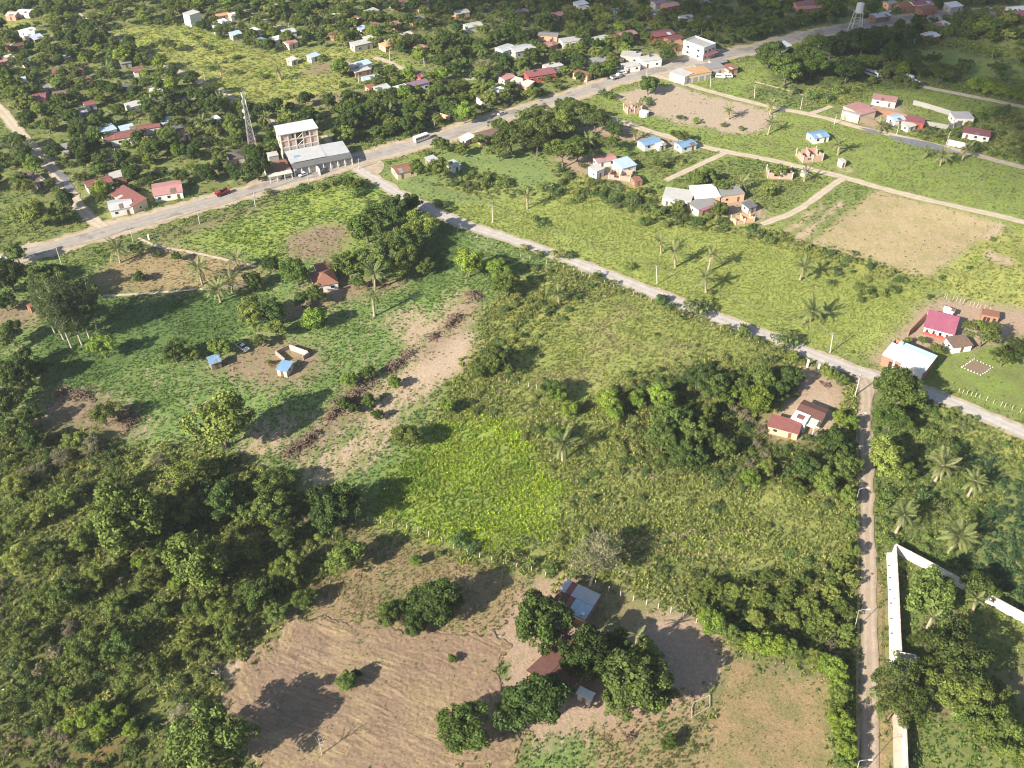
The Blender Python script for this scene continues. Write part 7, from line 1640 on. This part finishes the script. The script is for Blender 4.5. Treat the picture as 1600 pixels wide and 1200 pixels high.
# left edge and thicket trees
T('d', '345,780,30 420,800,28 250,850,26 185,1010,22 400,930,24 90,930,22')
T('s', '12,672,22 45,600,18 160,650,20 118,690,18 300,740,28 300,800,24 250,850,22 420,760,26 420,800,24 390,860,22 180,760,20 60,800,20 30,870,22 70,930,22 125,1020,26 185,1010,20 240,960,20 290,1000,18 400,930,22 440,900,20 20,760,18 150,900,20 205,1050,18 350,960,22 330,910,18')
T('o', '100,780,18 30,820,16 130,840,18 90,870,15 260,790,18 230,910,18 180,950,16 300,950,16 380,800,18 440,840,18 470,780,16 40,1000,16 100,1090,16 250,1040,15 360,1000,16 430,960,15')
T('b', '150,1110,15 170,1130,14 130,1125,14 190,1115,13 155,1145,13 110,1135,12 205,1140,12 275,915,12 220,880,12')
# hedge row top right, trees round the houses and town trees that stand out
T('b', '1520,130,12 1532,132,12 1544,135,12 1556,138,12 1568,141,12 1580,144,12 1592,147,12 1604,150,12')
T('m', '245,185,14 120,200,18 110,180,14 320,150,16 300,145,14 95,170,16 240,230,18 265,220,16 130,250,14 320,270,16 280,275,14 160,265,15 205,270,16 400,262,22 180,140,14 490,185,14 430,165,14 480,185,20 540,190,18 555,175,18 580,172,18 640,172,16 655,170,16 700,170,14 610,160,14 690,160,14 590,205,12 710,110,14 690,95,12 790,50,16 770,60,14 830,85,14 870,90,14 890,85,13 905,95,12 930,110,14 950,105,14 980,60,12 1045,85,14 1080,55,10')
T('o', '30,440,0.1 650,260,14 555,288,12 540,283,12 1218,265,12 1200,295,12 1090,280,16 1110,275,14 1130,290,14 1060,322,12 1125,325,14 1030,255,10 900,105,10 1465,545,12 1443,531,8 1418,532,8 1240,555,10 1310,590,12 1295,582,14 1318,595,10')

def scatter_trees(cls, per, rlo, rhi, kinds, ymax=720):
    """trees of the town and the groves, a jittered lattice thinned where houses, streets and clearings lie"""
    out = []
    st = per
    xs = np.arange(-300, 300, st); ys = np.arange(215, ymax, st)
    ids = [CN.index(c) for c in cls]
    for x in xs:
        for y in ys:
            X, Y = x + rnd.uniform(-.5, .5) * st, y + rnd.uniform(-.5, .5) * st
            i, j = int((X - X0) / CELL), int((Y - Y0) / CELL)
            if not (0 <= i < NXR and 0 <= j < NYR) or RID[i, j] not in ids or EXC[i, j]: continue
            u, v = PX(X, Y)
            if u < -60 or u > 1660 or v < -40: continue
            dens = fbm(np.array([X / 45.]), np.array([Y / 45.]), 2)[0]
            if rnd.random() > .25 + 1.15 * dens: continue
            r = rnd.uniform(rlo, rhi) * (1.25 if rnd.random() < .12 else 1)
            if any((X - hx) ** 2 + (Y - hy) ** 2 < (hr * .5 + r * .35) ** 2 for hx, hy, hr in HOUSES): continue
            out.append((rnd.choice(kinds), X, Y, r))
    return out
BAG = []     # kind, X, Y, radius m, manual?
for k, u, v, rp in TREES:
    if rp < 1: continue
    K = KIND[k]
    r = rp / PPM(u, v); z = K['hc'] * r
    p = G(u, v, z); r = rp / (FPX / (p.y * CA_ - (z - CAMH) * SA))
    z = K['hc'] * r; p = G(u, v, z)
    BAG.append((k, p.x, p.y, r, True))
BAG = [(k, X, Y, r * 1.18, m_) if (PX(X, Y)[0] < 460 and PX(X, Y)[1] > 640) else (k, X, Y, r, m_) for k, X, Y, r, m_ in BAG]
MAN = [(b[1], b[2], b[3]) for b in BAG]
auto = scatter_trees(['town'], 6.6, 1.8, 4.4, 'mmddsssoouub') + scatter_trees(['grove'], 6.6, 2.2, 4.6, 'mmdssoouub')
for k, X, Y, r in auto:
    if any((X - a) ** 2 + (Y - b) ** 2 < (.8 * (c + r)) ** 2 for a, b, c in MAN): continue
    BAG.append((k, X, Y, r, False))
def vis_px(b):
    u, v = PX(b[1], b[2]); return (b[3] * PPM(u, v), u, v)
BAG.sort(key=lambda b: (not b[4] or not (-40 < PX(b[1], b[2])[0] < 1640), -vis_px(b)[0]))
SINGLE, REST = BAG[:300], BAG[300:]
print('trees', len(BAG), 'manual', len(MAN))
SIZEW = lambda r: 'little ' if r < 2.1 else ('small ' if r < 2.8 else ('modest ' if r < 3.8 else ('' if r < 5.2 else ('big ' if r < 7 else 'very big '))))
for k, X, Y, r, man in SINGLE:
    K = KIND[k]; u, v = PX(X, Y)
    lab, g = place_label(SIZEW(r) + K['desc'], u, v)
    t = thing(K['name'], lab, 'tree', (X, Y, 0), rnd.uniform(0, 6.28), 'trees of the ' + ('town and fields' if v < 400 else 'farms and thickets'))
    i = rnd.randrange(len(K['c'])); sc = rnd.uniform(.92, 1.08)
    o = new('crown', K['c'][i], t, (0, 0, K['hc'] * r), (rnd.uniform(-.12, .12), rnd.uniform(-.12, .12), rnd.uniform(0, 6.28)), (r * sc, r / sc, r * K['zr'] * rnd.uniform(.9, 1.1)))
    c = rnd.choice(K['tints']); q = rnd.uniform(.8, 1.25); o['tint'] = (c[0] * q, c[1] * q, c[2] * q)
    tk = rnd.choice(K['t']); zt = {'e': 2.0, 'u': 1.1}.get(k, 1.05)
    new('trunk', tk, t, (0, 0, 0), (0, 0, rnd.uniform(0, 6.28)), (r, r, r * zt))
    if k == 'g': new('branches', rnd.choice(BARE), t, (0, 0, K['hc'] * r * .9), (0, 0, rnd.uniform(0, 6)), (r * .95,) * 3)
for ub, vb, ut, vt in EUC:
    b = G(ub, vb); lo, hi = 5, 40
    for _ in range(40):
        md = (lo + hi) / 2
        if PX(b.x, b.y, md)[1] > vt: lo = md
        else: hi = md
    h = lo; r = h * .19; dx = (ut - PX(b.x, b.y, h)[0]) / PPM(ub, vt); K = KIND['e']
    lab, g = place_label('tall pale-trunked eucalyptus' + (' leaning left' if dx < -1.5 else ''), ub, vb)
    t = thing('eucalyptus_tree', lab, 'tree', b, 0, 'the eucalyptus clump')
    for j, (fz, fr, fs) in enumerate(((.86, .75, .8), (.66, 1.05, .85), (.46, 1.0, .7), (.3, .6, .45))):
        o = new('crown' if j == 0 else 'crown', rnd.choice(K['c']), t, (dx * fz + rnd.uniform(-.8, .8), rnd.uniform(-.8, .8), h * fz), (0, 0, rnd.uniform(0, 6.28)), (r * fr, r * fr, r * fs)); o['tint'] = rnd.choice(K['tints'])
    mb = MB(); mb.path([(0, 0, -.2), (dx * .3, 0, h * .33), (dx * .62, .2, h * .65), (dx, 0, h)], [.36, .28, .19, .05], 8)
    for j in range(7):
        z = .35 + .08 * j; a = j * 2.4; mb.tube((dx * z, 0, h * z), (dx * z + math.cos(a) * r * .8, math.sin(a) * r * .8, h * z + r * .7), .09, .03, 5)
    mb.obj('trunk', PALEBARK, t, smooth=True)
# leafless sapling and fallen branches
def bare_tree(u, v, h, label, m=DEADWOOD):
    p = G(u, v); t = thing('bare_tree', label, 'tree', p); tm = MB(); tm.path([(0, 0, -.1), (.05, 0, h * .5), (.1, .1, h)], [.14, .1, .03], 6); tm.obj('trunk', m, t)
    b = MB(); g = random.Random(int(u))
    for i in range(9):
        z = h * (.35 + .07 * i); a = g.uniform(0, 6.28); l = (h - z) * .5 + .5; b.tube((.05, .03, z), (math.cos(a) * l, math.sin(a) * l, z + l * .6), .06, .015, 4)
    b.obj('branches', m, t)
bare_tree(503, 1178, 6.5, 'leafless white sapling at the lower edge of the ploughed field', PALEBARK)
bare_tree(285, 1135, 6, 'leafless pale tree standing in the thicket left of the ploughed field')
def brush(px_list, r, label, name='brush_pile', m=BRUSHWOOD, n=90):
    p0 = G(*px_list[0]); w = smooth([tuple(q) for q in Gn(px_list)], .8) if len(px_list) > 1 else [Vector((p0.x, p0.y))] * 6
    g = random.Random(int(px_list[0][0])); mb = MB()
    heaps = [g.randrange(len(w)) for _ in range(max(1, len(w) // 4))]
    for i in range(n):
        q = w[min(len(w) - 1, max(0, heaps[g.randrange(len(heaps))] + int(g.gauss(0, 1.6))))]; d = abs(g.gauss(0, .62)); a = g.uniform(0, 6.28)
        c = Vector((q.x - p0.x + math.cos(a) * d * r, q.y - p0.y + math.sin(a) * d * r, max(.1, r * .42 * (1 - d) * g.random() * 1.3)))
        e = Vector((g.gauss(0, 1), g.gauss(0, 1), g.gauss(0, .32))).normalized() * g.uniform(.5, 1.3)
        mb.tube(c - e, c + e, g.uniform(.05, .2), .03, 4)
        if i % 9 == 0:
            k_ = g.uniform(.2, .5); mb.tube(c - Vector((0, 0, .35)), c + Vector((g.uniform(-.2, .2), g.uniform(-.2, .2), k_ * .7)), k_, k_ * .35, 6)
    t = thing(name, label, 'brush pile', (p0.x, p0.y, 0)); mb.obj('stick_heap', m, t)['kind'] = 'stuff'
brush([(738, 460), (745, 468)], 3.0, 'round heap of brown brush at the top end of the cleared strip', n=110)
brush([(715, 495), (700, 510), (680, 525), (668, 535)], 2.6, 'long row of brown brush along the upper cleared strip', n=230)
brush([(650, 545), (630, 562), (612, 575), (600, 590)], 2.6, 'scattered brush row in the middle of the cleared strip', n=230)
brush([(580, 590), (560, 612), (540, 632)], 4.2, 'wide tangle of grey brush under dead trees', n=330)
brush([(525, 640), (505, 665), (480, 690), (455, 705)], 3.0, 'dark uprooted brush row trailing to the thicket', n=320)
brush([(95, 615), (130, 620), (165, 632), (195, 645), (202, 665)], 3.4, 'dark ridge of dead branches at the edge of the left clearing', n=430)
brush([(325, 1040), (340, 1055)], 2.6, 'bleached fallen branches at the upper left corner of the ploughed field', m=DEADWOOD, n=36)
brush([(975, 1150), (985, 1152)], 1.0, 'small pile of sticks on the farm yard grass', n=25)
brush([(598, 446), (605, 446)], .9, 'small heap of cuttings beside the farmhouse yard', n=25)
brush([(1283, 600), (1292, 602)], 1.0, 'dark pile of scrap wood in the yard of the parapet house', n=30)

# ------------------------------------------------------------------ single bushes that stand out
BUSHL = '243,398,8 217,433,9 985,240,7 577,460,0.1 922,828,13 927,742,8 1117,795,9 720,842,16 740,858,12 800,870,14 685,865,9 780,875,12 830,880,14 860,890,13 900,900,12 820,388,8 842,398,9 935,430,10 955,440,8 1050,478,9 1132,512,10 1145,518,8 1190,532,9 1085,482,24 1163,516,19 1227,533,22 1035,466,14 868,395,12 890,400,9 985,417,9 1030,470,10 845,345,12 1060,250,8 1112,456,8 1352,455,14 1340,447,10 1395,452,10 1310,425,9 1300,440,8 1380,458,8 1405,437,9 1345,468,8 1260,385,10 1275,388,8 1300,395,8 1325,405,9 1360,415,9 1385,425,8 1480,690,15 1450,680,14 1500,700,12 1432,655,14 1445,770,14 1470,790,13 1425,770,12 1430,1183,11 1390,770,12 1380,790,12 1385,840,12 1400,850,10 1062,183,7 1088,188,8 1158,200,7 1130,195,6 1010,155,8 1015,162,6 945,145,10 958,150,9 1240,140,12 1268,148,12 1290,150,12 1310,140,11 690,320,8 705,327,6 665,240,10 420,300,8 470,296,10 500,290,10 520,285,10 560,302,10 600,310,8 630,322,9 372,332,5 150,300,12 125,275,12 205,610,0.1 272,560,8 420,566,9 1025,330,12 1010,325,14 990,315,14 1005,345,12 960,310,12 940,305,10 1040,350,10 1060,345,10 1180,365,12 1200,372,12 895,312,11 870,300,12 850,290,12 730,290,10 760,282,12 790,285,12 650,150,10 760,110,8 503,92,8 325,72,9 305,58,6 410,118,8 330,105,8'
BUSHPOS = []
for tok in BUSHL.split():
    u, v, rp = map(float, tok.split(','))
    if rp < 1: continue
    r = rp / PPM(u, v); p = G(u, v, r * .5); r = rp / (FPX / (p.y * CA_ - (r * .5 - CAMH) * SA))
    c = rnd.choice(W_MID + W_OLV); tone = 'pale olive' if c[0] > .11 else ('dark green' if c[1] < .105 else 'mid green')
    lab, g = place_label(f'{"low " if r < 1.8 else ("large " if r > 3.2 else "")}{tone} rounded bush', u, v)
    t = thing('bush', lab, 'bush', (p.x, p.y, 0), rnd.uniform(0, 6.28), 'bushes standing out in the fields')
    fo = new('foliage', rnd.choice(BUSH), t, (0, 0, 0), (0, 0, rnd.uniform(0, 6)), (r * 1.25, r * 1.2, r * 1.15)); fo['tint'] = c
    mb = MB()
    for k in range(4):
        a = rnd.uniform(0, 6.28); mb.tube((0, 0, -.1), (math.cos(a) * .35 * r, math.sin(a) * .35 * r, .6 * r), .05 * r, .02 * r, 4)
    mb.obj('stems', BARK, t)

# ------------------------------------------------------------------ growth nobody could count, scattered by what the ground carries
def proto_collection(name, meshes, trunk=None):
    c = bpy.data.collections.new(name)
    for i, me in enumerate(meshes):
        o = bpy.data.objects.new(f'{name}_{i:02d}', me); c.objects.link(o)
    return c
def stuff(name, label, pts, col_, loc_rand=.15):
    """pts: X, Y, size, zscale, rz, idx, tint rgb"""
    if not len(pts): return
    a = np.array(pts, np.float32); n = len(a)
    me = bpy.data.meshes.new(name); me.vertices.add(n)
    co = np.zeros((n, 3), np.float32); co[:, :2] = a[:, :2]; co[:, 2] = a[:, 10] if a.shape[1] > 10 else -.1
    me.vertices.foreach_set('co', co.ravel())
    def at(nm, ty, arr, key):
        x = me.attributes.new(nm, ty, 'POINT'); x.data.foreach_set(key, np.ascontiguousarray(arr, dtype=np.int32 if ty == 'INT' else np.float32).ravel())
    sc = np.stack([a[:, 2], a[:, 2], a[:, 2] * a[:, 3]], 1); at('psize', 'FLOAT_VECTOR', sc, 'vector')
    ro = np.zeros((n, 3), np.float32); ro[:, 2] = a[:, 4]; ro[:, :2] = rng.normal(0, loc_rand, (n, 2)); at('prot', 'FLOAT_VECTOR', ro, 'vector')
    at('pidx', 'INT', a[:, 5].astype(np.int32), 'value')
    tc = np.ones((n, 4), np.float32); tc[:, :3] = a[:, 6:9]; at('tint', 'FLOAT_COLOR', tc, 'color')
    o = new(name, me); o['kind'] = 'stuff'; o['label'] = label
    ng = bpy.data.node_groups.new(name + '_growth', 'GeometryNodeTree'); ng.is_modifier = True
    ng.interface.new_socket('Geometry', in_out='INPUT', socket_type='NodeSocketGeometry'); ng.interface.new_socket('Geometry', in_out='OUTPUT', socket_type='NodeSocketGeometry')
    gi, go = ng.nodes.new('NodeGroupInput'), ng.nodes.new('NodeGroupOutput')
    ci = ng.nodes.new('GeometryNodeCollectionInfo'); ci.inputs['Collection'].default_value = col_; ci.inputs['Separate Children'].default_value = True; ci.inputs['Reset Children'].default_value = True
    ip = ng.nodes.new('GeometryNodeInstanceOnPoints'); ip.inputs['Pick Instance'].default_value = True
    def na(nm, ty):
        q = ng.nodes.new('GeometryNodeInputNamedAttribute'); q.data_type = ty; q.inputs['Name'].default_value = nm; return q.outputs['Attribute']
    er = ng.nodes.new('FunctionNodeEulerToRotation')
    K = ng.links.new
    K(gi.outputs[0], ip.inputs['Points']); K(ci.outputs[0], ip.inputs['Instance']); K(na('pidx', 'INT'), ip.inputs['Instance Index'])
    K(na('prot', 'FLOAT_VECTOR'), er.inputs[0]); K(er.outputs[0], ip.inputs['Rotation']); K(na('psize', 'FLOAT_VECTOR'), ip.inputs['Scale']); K(ip.outputs[0], go.inputs[0])
    md = o.modifiers.new('growth', 'NODES'); md.node_group = ng
    return o
_ji = np.clip(np.arange(NXR)[:, None] + rng.normal(0, 2.2, (NXR, NYR)).astype(int), 0, NXR - 1); _jj = np.clip(np.arange(NYR)[None] + rng.normal(0, 2.2, (NXR, NYR)).astype(int), 0, NYR - 1)
RIDJ = RID[_ji, _jj]
SC = dict(grass=[], weed=[], bush=[], crop=[])
NM = dict(grass=len(TUFT), weed=len(WEED), bush=len(BUSH), crop=len(CROPM))
for ci_, cn in enumerate(CN):
    for kind, (dens, lo, hi, tints) in CLS[cn][4].items():
        cells = np.argwhere((RIDJ == ci_) & ~EXC)
        if not len(cells): continue
        X = X0 + (cells[:, 0] + .5) * CELL; Y = Y0 + (cells[:, 1] + .5) * CELL
        d = Y * CA_ + CAMH * SA; u = 800 + FPX * X / d; v = 600 - FPX * (Y * SA - CAMH * CA_) / d
        ok = (u > -90) & (u < 1690) & (v > -60) & (v < 1290)
        cells, Y, v, u = cells[ok], Y[ok], v[ok], u[ok]
        if not len(cells): continue
        far = np.clip(1.25 - Y / 520, .3, 1) if kind != 'grass' else np.clip(1.5 - Y / 600, .55, 1)            # fewer, larger plants far away
        patch = np.clip(fbm(cells[:, 0] / 9., cells[:, 1] / 9. + 13 * ci_, 3) * 2.0, *((.8, 1.15) if cn in ('yellow', 'field') and kind == 'grass' else (.25, 1.8))) if kind != 'crop' else np.ones(len(cells))
        lam = dens * far * patch * CELL * CELL
        n = rng.poisson(lam)
        idx = np.repeat(np.arange(len(cells)), n)
        if not len(idx): continue
        x = X0 + (cells[idx, 0] + rng.random(len(idx))) * CELL; y = Y0 + (cells[idx, 1] + rng.random(len(idx))) * CELL
        grow = 1 / np.sqrt(far[idx])
        s = rng.uniform(lo, hi, len(idx)) * grow * (.5 if kind == 'weed' else 1)
        tone = fbm(x / 14., y / 14. + 40, 3)             # patches of one colour rather than confetti
        ti = np.clip(((tone - .28) / .44 * len(tints) + rng.normal(0, .7, len(idx))).astype(int), 0, len(tints) - 1)
        tc = np.array(tints)[ti] * rng.uniform(.87, 1.13, (len(idx), 1))
        SC[kind].append(np.stack([x, y, s, rng.uniform(.75, 1.2, len(idx)), rng.uniform(0, 6.28, len(idx)), rng.integers(0, NM[kind], len(idx)), tc[:, 0], tc[:, 1], tc[:, 2], np.zeros(len(idx)), np.full(len(idx), -.1)], 1))
print({k: sum(len(a) for a in v) for k, v in SC.items()})
stuff('grass', 'tufts of wild grass over the fields and scrub', np.concatenate(SC['grass']), proto_collection('grass_tuft', TUFT), .12)
stuff('weeds', 'low leafy weeds over the clearings and scrub', np.concatenate(SC['weed']), proto_collection('weed_clump', WEED), .15)
stuff('undergrowth', 'shrubs of the thickets, gardens and field edges', np.concatenate(SC['bush']), proto_collection('shrub', BUSH), .15)
stuff('crop_plants', 'dark leafy crop plants in the plot at the right edge', np.concatenate(SC['crop']), proto_collection('crop_plant', CROPM), .1)
# the rest of the trees of the far town: one mass
TK = []
protos = []
for k, K in KIND.items():
    if k in 'eg': continue
    for i in range(2): TK.append((k, i, len(protos))); protos.append(K['c'][i])
far_pts, far_tr = [], []
for k, X, Y, r, man in REST:
    opts = [t for t in TK if t[0] == k] or TK[:1]
    t = rnd.choice(opts); K = KIND[t[0]]; c = rnd.choice(K['tints']); q = rnd.uniform(.85, 1.15)
    far_pts.append((X, Y, r, K['zr'], rnd.uniform(0, 6.28), t[2], c[0] * q, c[1] * q, c[2] * q, 0, K['hc'] * r))
    far_tr.append((X, Y, r, 1.05, rnd.uniform(0, 6.28), 0, 0, 0, 0, 0, 0))
stuff('treetops', 'crowns of the many trees among the far houses', far_pts, proto_collection('treetop', protos), .1)
stuff('tree_trunks', 'trunks of the many trees among the far houses', far_tr, proto_collection('tree_stem', [KIND['o']['t'][0]]), .02)

# ------------------------------------------------------------------ the thin evening haze that pales the far town
hz = MB(); hz.box(-1200, 1200, -350, 1300, -2.0, 215.0)
HM = bpy.data.materials.new('haze_air'); HM.use_nodes = True; hn = HM.node_tree; hn.nodes.clear()
ho = hn.nodes.new('ShaderNodeOutputMaterial'); hv = hn.nodes.new('ShaderNodeVolumePrincipled')
hv.inputs['Color'].default_value = (.86, .91, 1.0, 1); hv.inputs['Density'].default_value = .0001; hv.inputs['Anisotropy'].default_value = .2
hn.links.new(hv.outputs[0], ho.inputs['Volume'])
haze = hz.obj('haze', HM); haze['kind'] = 'stuff'
